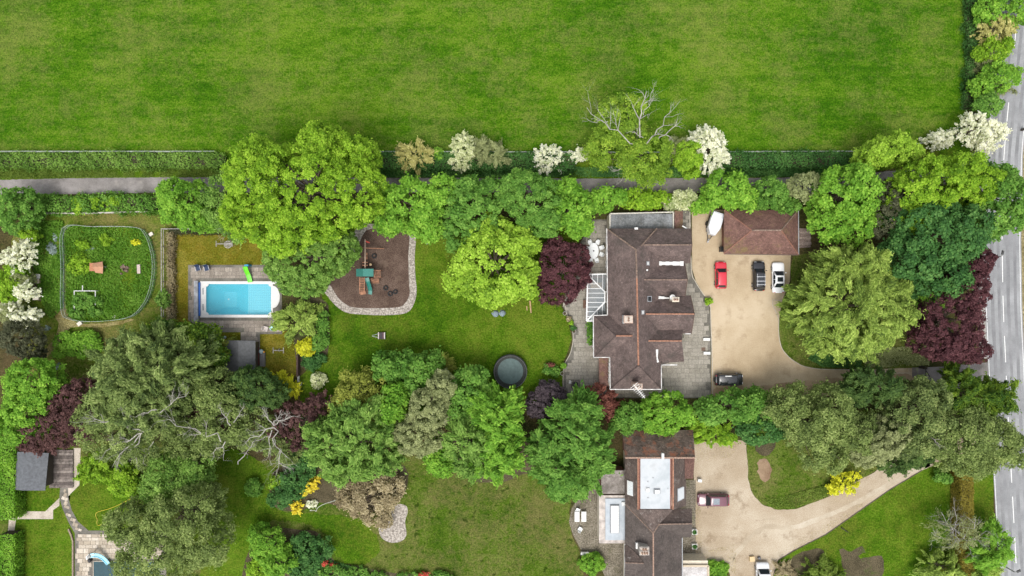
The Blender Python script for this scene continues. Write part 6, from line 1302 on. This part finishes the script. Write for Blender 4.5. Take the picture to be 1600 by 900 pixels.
shrub('garden_shrub', 'mixed flowering shrub by the curved terrace edge', 'small', 'green', [(856, 577, 9, 9), (868, 580, 8, 9)], 1.3)
shrub('garden_shrub', 'small rust red leaved shrub by the curved terrace edge', 'fine', 'maple', [(860, 571, 6, 4)], 1.4)
tree('brown_shrub', 'dead looking brown shrub spreading over the pebble bed', 'shrub', 'airy', 'brown', [(570, 782, 36, 30), (600, 770, 30, 30, .9), (545, 778, 26, 20, .9), (590, 810, 26, 14, .7)], 4.2, low=.1, dens=1.25)
shrub('azalea', 'pale yellow azalea between golden azalea and feathery tree', 'blossom', 'gold', [(482, 762, 11, 12), (492, 752, 9, 8)], 1.8)
shrub('azalea', 'golden yellow azalea at the edge of the worn lawn', 'blossom', 'gold', [(462, 791, 10, 9)], 1.3)
shrub('garden_shrub', 'lime green shrub under the bare white branches', 'small', 'lime', [(434, 752, 15, 13)], 2.2)
shrub('garden_shrub', 'dark green bank of shrubs between bare branches and feathery tree', 'small', 'deep', [(465, 745, 26, 16), (475, 715, 24, 26), (440, 780, 18, 12), (455, 765, 22, 16)], 3.0)
shrub('garden_shrub', 'rounded small bush alone on the shaded lawn', 'fine', 'green', [(396, 761, 13, 12)], 1.8)
shrub('hosta', 'white edged plant beside the golden azalea', 'fine', 'white', [(487, 787, 9, 5)], .6, 'plant')
tree('garden_tree', 'bushy green tree beside the dark rhododendron on the worn lawn', 'tree', 'small', 'bright', [(420, 858, 30, 26), (435, 880, 28, 22), (402, 838, 18, 14)], 4.5, low=.1)
shrub('dark_shrub', 'dark bushy rhododendron with grey bloom beside the bushy green tree', 'small', 'deep', [(480, 850, 24, 20), (505, 858, 16, 20), (470, 878, 24, 20)], 2.6)
shrub('garden_shrub', 'yellow green shrub behind the dark rhododendron', 'small', 'lime', [(408, 888, 20, 16)], 2.4)
shrub('rose_bed', 'red flowered roses beside the dark rhododendron', 'fine', 'red', [(508, 880, 5, 4), (520, 884, 5, 4), (524, 890, 4, 3)], .9, 'flowers')
shrub('rose_bed', 'row of leafy green plants edging the worn lawn past the roses', 'small', 'green', [(520, 892, 22, 10), (555, 893, 20, 8), (590, 900, 20, 6), (640, 900, 26, 5), (690, 902, 24, 6)], 1.2, 'plants')
shrub('rose_bed', 'red blooms at the edge of the worn lawn away from the rhododendron', 'fine', 'red', [(661, 898, 9, 3)], 1.3, 'flowers')
shrub('clipped_bush', 'large round clipped bright green bush on the terrace edge', 'fine', 'bright', [(925, 881, 19, 17)], 1.9, 'bush', dens=1.2)
shrub('climber', 'green climbing plant growing up the bay wall of the house', 'small', 'green', [(922.5, 521, 4, 22)], 2.2, 'climber')
# ---------------------------------------------------------------- west side
tree('cedar', 'huge layered olive cedar beside the white branched birches', 'tree', 'needle', 'cedar', [(225, 590, 62, 62), (185, 570, 46, 44, .9), (270, 575, 50, 46, .9), (215, 640, 60, 40, .85), (250, 540, 44, 32, .85), (180, 625, 36, 36, .8)], 16, low=.12)
tree('laurel_tree', 'glossy dark green tree between the cedar and the pool terrace', 'tree', 'broad', 'laurel', [(290, 540, 48, 38), (255, 525, 44, 26, .9), (320, 555, 34, 28, .85)], 8.5, low=.12)
tree('yew_tree', 'dark dense tree overhanging the pool house', 'tree', 'fine', 'darkcon', [(385, 612, 48, 32), (386, 592, 28, 18, .95), (420, 618, 30, 22, .85)], 9)
tree('birch_tree', 'birch with bare white limbs beside the yellow green shrub', 'tree', 'airy', 'olive', [(335, 620, 42, 40), (345, 660, 38, 40, .95), (310, 690, 40, 40, .9), (395, 675, 34, 34, .8), (440, 700, 26, 30, .65)], 11.5, dens=.8,
     bare=[((428, 665, 11), (412, 635, 12), .14), ((428, 665, 11), (440, 640, 12), .13), ((428, 668, 11), (385, 690, 11), .15), ((428, 668, 11), (440, 725, 9), .16), ((425, 672, 11), (420, 710, 9), .12), ((428, 665, 11), (460, 650, 12), .12), ((372, 725, 8), (395, 690, 10), .13), ((345, 690, 11), (265, 655, 12), .15), ((360, 665, 12), (345, 640, 12), .13), ((365, 660, 12), (382, 635, 12), .10), ((352, 690, 11), (330, 720, 9), .11), ((437, 700, 9), (438, 745, 6), .08)])
tree('birch_tree', 'birch with fan of white dead limbs between cedar and lime shrubs', 'tree', 'airy', 'olive', [(175, 680, 46, 38), (215, 700, 44, 32), (245, 670, 40, 36, .95), (150, 650, 30, 30, .85)], 12, dens=.85,
     bare=[((225, 675, 12), (150, 655, 13), .17), ((222, 677, 12), (165, 705, 12), .15), ((218, 680, 12), (185, 720, 11), .14), ((220, 678, 12), (210, 715, 11), .12), ((250, 645, 13), (295, 612, 13), .13), ((245, 640, 13), (205, 650, 13), .12), ((225, 670, 12), (190, 640, 13), .1), ((240, 690, 11), (222, 725, 9), .09)])
tree('olive_birch', 'loose olive tree over the dark covered pool', 'tree', 'airy', 'olive', [(285, 800, 52, 46), (255, 840, 62, 50), (205, 820, 40, 36, .9), (310, 850, 40, 50, .95), (240, 885, 70, 34, .9)], 14.5, dens=1.05)
tree('olive_birch', 'grey green tree between the two birches and the loose olive tree', 'tree', 'airy', 'mid', [(270, 745, 50, 36), (300, 735, 30, 28), (245, 770, 30, 24)], 11, dens=1.1)
shrub('garden_shrub', 'vivid lime shrub on the lawn beside the yellow hose', 'small', 'lime', [(193, 755, 22, 18), (218, 765, 18, 14), (200, 735, 18, 12)], 3)
shrub('garden_shrub', 'bright feathery green shrub at the decking corner', 'needle', 'lime', [(142, 738, 22, 13), (150, 722, 18, 13)], 2.6)
tree('purple_plum', 'dark purple tree overhanging the slate roofed shed', 'tree', 'blossom', 'plum', [(105, 640, 44, 38), (78, 670, 40, 32, .9), (60, 690, 34, 18, .75), (130, 665, 30, 34, .85), (120, 620, 34, 22, .9)], 9)
tree('purple_plum', 'dusky purple tree behind the bare white birch', 'tree', 'blossom', 'plum', [(470, 660, 40, 34), (440, 680, 40, 30), (495, 640, 24, 22, .9)], 6.5)
tree('purple_plum', 'brown purple tree in the shade between the two birches', 'tree', 'blossom', 'plum', [(300, 640, 34, 24), (325, 660, 30, 22)], 6)
tree('field_maple', 'bright green tree beside the dark purple tree', 'tree', 'small', 'bright', [(45, 600, 46, 38), (35, 645, 40, 40, .95), (70, 610, 28, 28, .85), (15, 670, 34, 30, .85)], 10)
tree('grey_bush', 'dark olive bush beneath the white blossom trees', 'bush', 'fine', 'darkolive', [(28, 530, 36, 30), (45, 550, 22, 16, .8)], 6)
tree('hawthorn_tree', 'white blossom tree beside the pale grey lidded hive', 'blossom tree', 'blossom', 'white', [(24, 403, 20, 19), (36, 388, 14, 13, .9)], 5)
tree('hawthorn_tree', 'white blossom tree shading the dull green grey hive', 'blossom tree', 'blossom', 'white', [(36, 455, 15, 16)], 5)
tree('hawthorn_tree', 'white blossom tree next to the dark olive bush', 'blossom tree', 'blossom', 'white', [(38, 495, 22, 13), (18, 482, 16, 12, .8)], 5)
tree('hedge_tree', 'lime green tree among the white blossom trees', 'tree', 'small', 'lime', [(12, 440, 20, 22), (22, 422, 18, 12), (10, 462, 14, 12), (40, 365, 14, 12)], 4.5, low=.1)
tree('hedge_tree', 'grey green bush between the white blossom trees', 'bush', 'fine', 'greyolive', [(15, 490, 20, 18), (30, 435, 16, 10)], 4.2, low=.1)
tree('track_tree', 'green tree at the white blossom end of the garden hedge', 'tree', 'small', 'green', [(25, 322, 34, 30), (20, 345, 30, 20, .9), (52, 325, 14, 14, .7)], 7, low=.12)
shrub('garden_shrub', 'broad leafy green shrub between netting enclosure and purple tree', 'small', 'bright', [(125, 540, 30, 18), (105, 535, 20, 16), (140, 530, 18, 15), (95, 550, 12, 8, .7)], 1.8)
shrub('garden_shrub', 'rounded yellow green shrub at the pool terrace corner', 'needle', 'conifer', [(468, 500, 30, 28)], 3.8)
shrub('golden_shrub', 'rounded golden yellow shrub beside the flower bed', 'fine', 'yellow', [(478, 544, 15, 14)], 2.4)
shrub('garden_shrub', 'dark green shrub touching the golden yellow shrub', 'small', 'deep', [(489, 565, 15, 12), (505, 560, 6, 6, .6)], 1.8)
shrub('garden_shrub', 'deep green shrubs along the curved bed beside the lawn', 'small', 'green', [(503, 500, 10, 20), (500, 532, 12, 16)], 1.8)
shrub('variegated_bush', 'small round silver speckled bush alone on the lawn', 'fine', 'cream', [(497, 594, 12, 11)], 1.6, 'bush')
shrub('yellow_conifer', 'feathery yellow conifer beside the white picket gate', 'needle', 'yellow', [(438, 594, 18, 12), (455, 606, 14, 12)], 3)
shrub('garden_shrub', 'olive spreading shrub against the pool house', 'needle', 'oliveyel', [(343, 552, 18, 20), (330, 570, 12, 12)], 2.8)
shrub('garden_shrub', 'blue green shrub at the pool deck corner', 'small', 'deep', [(322, 528, 14, 10)], 1.8)
shrub('garden_shrub', 'bright green shrub between laurel and pool house', 'small', 'bright', [(308, 580, 18, 14)], 4)
shrub('garden_shrub', 'green bush growing through the fence of the dry lawn', 'small', 'mid', [(257, 465, 10, 14)], 2.2)
shrub('meadow_bush', 'yellow green bush in the netting enclosure beside the coop', 'small', 'lime', [(126, 412, 16, 14), (130, 382, 12, 8)], 1.3)
shrub('meadow_bush', 'green bush growing through the white frame', 'small', 'green', [(131, 470, 15, 14), (150, 478, 14, 14), (120, 490, 12, 6)], 1.4)
shrub('meadow_bush', 'tiny yellow bush near the white box', 'fine', 'yellow', [(212, 379, 8, 4)], .7)
shrub('meadow_bush', 'spidery pale green bush inside the enclosure nearest the track', 'twiggy', 'lime', [(166, 375, 10, 7)], .8)
shrub('bluebells', 'patch of blue flowers beside the netting', 'fine', 'bluegrey', [(82, 390, 8, 8), (86, 370, 5, 6), (138, 388, 8, 3), (74, 512, 4, 4), (92, 573, 4, 5)], .4, 'flowers')

for pl in ([(1086, 688), (1160, 690), (1140, 715), (1090, 722)], [(1086, 790), (1094, 790), (1098, 830), (1094, 873), (1086, 873)], [(1105, 860), (1150, 850), (1150, 900), (1130, 880)], [(1216, 872), (1290, 832), (1350, 792), (1345, 785), (1285, 822), (1215, 862)], [(1112, 612), (1200, 612), (1330, 600), (1330, 612), (1250, 626), (1112, 624)]):
    cover('leaf_litter', ('scattered brown leaf litter at the closed end of the pale drive', 'leaf litter along the house side of the pale drive', 'leaf litter round the white van', 'leaf litter along the timber edged lawn', 'leaf litter under the trees along the gravel drive')[LIT[0]], pl, .02, 'brown', 700, .16, .1, 0.0, 'leaf litter'); LIT[0] += 1
# ---------------------------------------------------------------- fences, hives and small garden things
def fence_line(name, label, pts, h, step, post, wires, wr=.02, pr=.05, cat='fence', rail=None):
    Q = [P(x, y) for x, y in pts]; t = thing(name, label, cat, tuple(Q[0]))
    m0 = None
    for a, b in zip(Q[:-1], Q[1:]):
        L = (b - a).length; n = max(1, int(L / step))
        for k in range(n + (1 if b is Q[-1] else 0)):
            c_ = a.lerp(b, k / n)
            if m0 is None: m = MB(); m.box((c_.x, c_.y, h / 2), (pr * 2, pr * 2, h)); m0 = m.build('post', post, t); first = c_.copy()
            else:
                o = m0.copy(); COL.objects.link(o); o.parent = t; o.location = (c_.x - first.x, c_.y - first.y, 0)
    for z in wires:
        m = MB()
        for a, b in zip(Q[:-1], Q[1:]): m.bar(a + Vector((0, 0, z)), b + Vector((0, 0, z)), wr * 2)
        m.build('rail' if rail else 'wire', rail or MATS['wire'], t)
    return t
plain('wire', (0.34, 0.38, 0.33), .5)
fence_line('field_fence', 'wire fence with pale top tape between the field and the olive hedge', [(-160, 238.5), (340, 238.5)], 1.25, 3.0, MATS['greywood'], (.5, .85, 1.2), .028)
fence_line('field_fence', 'wire fence along the field past the lime green tree', [(595, 238.5), (980, 239.5), (1345, 238), (1445, 224), (1500, 198)], 1.2, 3.2, MATS['greywood'], (.5, .85, 1.15), .025)
fence_line('garden_fence', 'pale board fence between meadow garden and leafy hedge', [(52, 346), (65, 334), (130, 334.5), (238, 331.5)], 1.3, 2.4, MATS['greywood'], (.4, .8, 1.2), .06, .06, rail=plain('pale_rail', (0.50, 0.47, 0.42), .9, var=.2))
fence_line('garden_fence', 'thin post and rail fence round the dry pool lawn', [(258, 495), (258, 358.5), (395, 358.5)], 1.2, 2.4, MATS['greywood'], (.5, 1.15), .05, .055, rail=MATS['greywood'])
fence_line('garden_fence', 'dark board fence beside the golden yellow shrub', [(468.5, 555), (468.5, 586)], 1.4, 1.5, MATS['dark_timber'], (.4, .8, 1.25), .12, .07, rail=plain('dark_board', (0.06, 0.035, 0.03), .9))
for k, (a, b) in enumerate((((468, 586), (468.5, 596)), ((472, 597), (467.5, 613)))):
    A, B = P(*a), P(*b); t = thing('picket_gate', ('closed white picket gate leaf at the end of the dark fence', 'half open white picket gate leaf at the shaded path')[k], 'gate', tuple(A)); L = (B - A).length; n = max(5, int(L / .16))
    for i in range(n): c_ = A.lerp(B, (i + .5) / n); m = MB(); m.box((c_.x, c_.y, .55), (.09, .05, 1.05), math.atan2((B - A).y, (B - A).x)); m.build('picket', M_white, t)
    for z in (.3, .85): m = MB(); m.bar(A + Vector((.04, 0, z)), B + Vector((.04, 0, z)), .07); m.build('rail', M_white, t)
# netting enclosure
t = thing('netting_fence', 'pale green netting fence round the wild meadow garden', 'fence', tuple(P(104, 420)))
NETP = MEADOW; Q = [P(x, y) for x, y in NETP]; NETM = seethrough('green_net', (0.28, 0.40, 0.34), .62, .9)
m = MB(); n = len(Q); m.v = [(q.x, q.y, .05) for q in Q] + [(q.x, q.y, 1.35) for q in Q]; m.f = [(i, (i + 1) % n, (i + 1) % n + n, i + n) for i in range(n)]; m.build('netting', NETM, t)
for z in (1.36, .7): m = MB(); m.tube([(q.x, q.y, z) for q in Q + Q[:1]], [.018] * (n + 1), 4); m.build('top_cord' if z > 1 else 'mid_cord', plain('pale_cord', (0.46, 0.52, 0.48)), t)
for i in range(0, n, 2): q = Q[i]; m = MB(); m.cyl((q.x, q.y, 0), .04, 1.5, 6); m.build('post', MATS['greywood'], t)
t = thing('chicken_coop', 'small orange brown wooden coop inside the netting enclosure', 'coop', tuple(P(153, 417)))
q = P(152.5, 417.5); m = MB(); m.box((q.x, q.y, .5), (1.35, 1.25, .95)); m.build('wall', plain('orange_timber', (0.38, 0.17, 0.09), .8, var=.15), t)
slope(t, [(144.5, 411.5, .95), (160, 408.5, .95), (161, 416.5, 1.45), (145, 417.5, 1.45)], plain('coop_roof', (0.43, 0.225, 0.135), .85, var=.12), .05, 'roof_panel'); slope(t, [(145, 417.5, 1.45), (161, 416.5, 1.45), (160.5, 427.5, .9), (149, 426, .9)], MATS['coop_roof'], .05, 'roof_panel')
m = MB(); m.box((q.x + .72, q.y, .6), (.06, .45, .6)); m.build('opening', M_black, t); m = MB(); m.box((q.x + 1.1, q.y, .16), (.75, .4, .05)); m.build('ramp', MATS['greywood'], t)
m = MB(); q = P(166, 418); m.box((q.x, q.y, .15), (.6, .35, .28), .2); tag(m.build('feed_tray', M_white, None), 'small white feed tray beside the wooden coop', 'tray')
t = thing('stone_seat', 'pale stone bench inside the netting enclosure', 'bench', tuple(P(219, 420.5))); q = P(219, 420.5)
m = MB(); m.box((q.x, q.y, .42), (.5, 1.4, .1), .05); m.build('seat', plain('pinkish_stone', (0.46, 0.38, 0.34), .9, var=.15), t)
for s_ in (-.5, .5): m = MB(); m.box((q.x, q.y + s_, .19), (.4, .2, .36)); m.build('leg', MATS['pinkish_stone'], t)
t = thing('rock_heap', 'small heap of weathered rocks and wood by the stone bench', 'rocks', tuple(P(196, 420))); rr = np.random.default_rng(3)
for k in range(9): q = P(190 + rr.uniform(0, 10), 414 + rr.uniform(0, 14)); m = MB(); m.box((q.x, q.y, .12), tuple(rr.uniform(.25, .6, 2)) + (.24,), rr.uniform(0, 3), .7); m.build('rock', plain('brown_rock%d' % (k % 2), ((.17, .12, .09), (.42, .38, .33))[k % 2 if k > 6 else 0], .9, var=.3), t)
t = thing('growing_frame', 'white tubular garden frame around a green bush', 'frame', tuple(P(132, 465)))
for a, b in (((116, 484), (116, 454.5)), ((116, 454.5), (149, 454.5)), ((149, 454.5), (149, 476)), ((129, 454.5), (129, 446))): m = MB(); m.tube([P(*a, .9), P(*b, .9)], [.07, .07], 6); m.build('tube', M_white, t)
for x, y in ((116, 484), (116, 454.5), (149, 454.5), (149, 476)): q = P(x, y, .9); m = MB(); m.cyl((q.x, q.y, 0), .06, .9, 6); m.build('leg', M_white, t)
for x, y, w_, l in ((237, 366, .6, 'white square box at the corner of the netting enclosure'), (179.5, 494.5, .55, 'white tray lying just inside the netting fence'), (125.5, 505.5, .7, 'cream slab on the path outside the netting fence')):
    q = P(x, y); m = MB(); m.box((q.x, q.y, .15), (w_, w_ * .8, .28), .6); tag(m.build('white_box', plain('cream_box', (0.66, 0.62, 0.54), .7), None), l, 'box')
def hive(px, py, label, c_, group=None):
    t = thing('beehive', label, 'beehive', tuple(P(px, py)), group); q = P(px, py)
    for k in range(3): m = MB(); m.box((q.x, q.y, .28 + .24 * k), (.62 - .02 * k, .55, .23)); m.build('hive_box', MATS['hive_wood'], t)
    m = MB(); m.box((q.x, q.y, .93), (.92, .68, .12)); m.build('lid', plain('lid_' + str(c_), c_, .5), t); m = MB(); m.box((q.x, q.y, .08), (.6, .5, .14)); m.build('stand', MATS['greywood'], t)
plain('hive_wood', (0.40, 0.30, 0.18), .8, var=.2)
hive(64, 432, 'square pale grey lidded beehive at the end away from the blossom branch', (0.60, 0.58, 0.55)); hive(62.5, 439.5, 'cream and orange tinted beehive lid next to the pale grey hive', (0.62, 0.52, 0.42)); hive(62.5, 457, 'dull green grey beehive lid next to the blossom branch', (0.36, 0.37, 0.33)); hive(62.5, 465, 'plain cream beehive lid next to the dull green grey hive', (0.62, 0.57, 0.49))
t = thing('fire_ring', 'round pale stone fire ring half hidden by the cedar', 'fire pit', tuple(P(182, 537)))
for k in range(14): a = 6.283 * k / 14; q = P(182, 537); m = MB(); m.box((q.x + .8 * math.cos(a), q.y + .8 * math.sin(a), .15), (.22, .33, .28), a); m.build('stone', plain('ring_stone', (0.46, 0.36, 0.31), .9, var=.2), t)
for k in range(5): m = MB(); q = P(182, 537); a = k * 1.3; m.tube([(q.x - .4 * math.cos(a), q.y - .4 * math.sin(a), .08 + .05 * k), (q.x + .4 * math.cos(a), q.y + .4 * math.sin(a), .1 + .05 * k)], [.08, .07], 6); m.build('log', plain('burnt_log', (0.12, 0.085, 0.075), .9), t)
# lower pool with dark cover and pale blue slide
t = thing('covered_pool', 'dark teal covered pool under the loose olive tree', 'swimming pool', tuple(P(195, 888)))
a, b = P(146.5, 877), P(250, 960); m = MB(); m.box(((a.x + b.x) / 2, (a.y + b.y) / 2, .035), (b.x - a.x, a.y - b.y, .04)); m.build('cover', plain('teal_cover', (0.012, 0.052, 0.066), .6, var=.15, scale=.8), t)
m = MB(); m.bar(P(146.3, 876.6) + Vector((0, 0, .06)), P(250, 876.6) + Vector((0, 0, .06)), .1); m.bar(P(146.3, 876.6) + Vector((0, 0, .06)), P(146.3, 960) + Vector((0, 0, .06)), .1); m.build('edge_strip', plain('pool_edge', (0.40, 0.35, 0.28)), t)
t = thing('pool_slide', 'pale blue curved slide running into the dark covered pool', 'slide', tuple(P(155, 870)))
pts = [P(142, 868, 1.3), P(148, 867, 1.15), P(155, 868, .9), P(162, 872, .6), P(167, 877, .4), P(170, 881, .3)]; m = MB()
for a, b in zip(pts[:-1], pts[1:]):
    d = b - a; s_ = Vector((-d.y, d.x, 0)).normalized() * .3; U = Vector((0, 0, .16)); f_ = lambda p_: [p_ - s_, p_ + s_, p_ + s_ * 1.1 + U, p_ + s_ * .8 + U, p_ + s_ * .75 + U * .2, p_ - s_ * .75 + U * .2, p_ - s_ * .8 + U, p_ - s_ * 1.1 + U]
    m.loft([f_(a), f_(b)])
m.build('chute', plain('sky_blue', (0.30, 0.62, 0.74), .3, var=.04), t)
for x, y in ((141, 866), (141, 871)): q = P(x, y, 1.3); m = MB(); m.cyl((q.x, q.y, .02), .05, 1.9, 8); m.build('handrail', M_white, t)
for k in range(4): q = P(140, 868.5, .3); m = MB(); m.box((q.x - .12 + .06 * k, q.y, .25 + .3 * k), (.2, .5, .05)); m.build('step', M_white, t)
m = MB(); q = P(142, 874.5); m.loft([[(q.x + r_ * math.cos(a), q.y + r_ * math.sin(a), z) for a in AN[::4]] for r_, z in ((.3, .02), (.32, .4), (.2, .55))]); tag(m.build('pump_cover', M_black, None), 'black pump cover at the corner of the dark pool', 'pump')
t = thing('garden_wall', 'low curved brick edging wall beside the dark covered pool deck', 'wall', tuple(P(115, 860)))
wl = [(115, 900 + 40), (115, 870), (115, 845), (112, 835), (108, 826)]; m = MB(); m.tube([P(x, y) + Vector((0, 0, .15)) for x, y in wl], [.16] * len(wl), 4); m.build('wall_body', plain('stone_edge', (0.26, 0.20, 0.15), .9, var=.25), t)
def hose(label, pts, mat, r_=.04):
    pp = smooth_loop(pts, 6)[:6 * (len(pts) - 1) + 1]; m = MB(); m.tube([P(x, y) + Vector((0, 0, .07)) for x, y in pp], [r_] * len(pp), 5); return tag(m.build('garden_hose', mat, None), label, 'hose')
hose('yellow garden hose curled on the lawn beside the lime shrub', [(160, 819), (152, 810), (150, 803), (155, 799), (170, 795), (185, 789), (207, 778), (230, 770)], plain('yellow_hose', (0.52, 0.42, 0.03), .5)); hose('pale hose trailing from the brown shrub to the golden azalea', [(487, 796), (492, 797), (494, 798.5), (497, 793), (505, 788), (520, 783), (540, 777)], plain('pale_hose', (0.42, 0.44, 0.36), .6), .05)
# driveway gate
t = thing('drive_gate', 'black metal gate across the drive apron under the purple tree', 'gate', tuple(P(1446, 590)))
for y in (575, 609): q = P(1446.5, y, 1.5); m = MB(); m.box((q.x, q.y, .8), (.4, .4, 1.6)); m.build('pillar', MATS['dark_wood'], t)
for z in (.25, .7, 1.25): m = MB(); m.bar(P(1446.5, 577, z), P(1447.5, 608, z), .09); m.build('rail', M_black, t)
for k in range(22): y = 577.5 + 1.4 * k; m = MB(); m.bar(P(1446.5, y, .15), P(1446.5, y, 1.4), .06); m.build('bar', M_black, t)
m = MB(); m.bar(P(1444, 574, 1.0), P(1456, 594, 1.0), .08); m.bar(P(1444, 594, 1.2), P(1456, 595, 1.2), .08); m.build('brace', M_black, t)
# street lamps: column by the kerb, arm over the carriageway
def lamp(px, py, head, label, h=7.0):
    b = P(px, py); t = thing('street_lamp', label, 'street lamp', tuple(b)); m = MB(); m.tube([b, b + Vector((0, 0, h))], [.11, .07], 8); m.build('column', plain('lamp_grey', (0.20, 0.20, 0.19), .6), t)
    e = P(head[0], head[1], h + .2); m = MB(); m.tube([b + Vector((0, 0, h)), (b + e) / 2 + Vector((0, 0, h / 2 + .1)), e], [.06, .05, .045], 6); m.build('arm', MATS['lamp_grey'], t)
    m = MB(); m.box((e.x, e.y, e.z), (.65, .32, .16), math.atan2((e - b).y, (e - b).x), .8); m.build('lantern', plain('lamp_dark', (0.06, 0.06, 0.06), .5), t)
lamp(1514, 404, (1567, 394.5), 'grey street lamp reaching over the road past the purple tree'); lamp(1545, 871, (1592, 892.5), 'street lamp by the green tree past the beech hedge', 5.5)
m = MB(); q = P(1596, 203); m.cyl((q.x, q.y, .01), .22, .9, 10); m.cyl((q.x, q.y, .91), .16, .12, 10); tag(m.build('road_bollard', plain('dark_post', (0.07, 0.06, 0.055)), None), 'short dark post on the far road verge by the white hawthorn', 'bollard')
m = MB(); q = P(913, 341); m.box((q.x, q.y, .4), (1.6, .7, .7)); tag(m.build('white_unit', M_white, None), 'white cabinet under the tree beside the dining terrace', 'cabinet')
m = MB(); q = P(352, 527); m.loft([[(q.x + r_ * math.cos(a), q.y + r_ * math.sin(a), z) for a in AN[::4]] for r_, z in ((.2, .02), (.25, .35), (.1, .5))]); tag(m.build('garden_urn', plain('blue_urn', (0.35, 0.42, 0.45)), None), 'small blue grey urn on the strip of dry lawn', 'urn')
m = MB(); q = P(915.5, 475); m.box((q.x - .25, q.y, .25), (.4, 1.3, .45)); tag(m.build('garden_trough', plain('brown_trough', (0.16, 0.09, 0.06), .85), None), 'brown wooden trough against the conservatory', 'planter')
print('LEAVES', LEAVES[0], 'OBJECTS', len(bpy.data.objects))
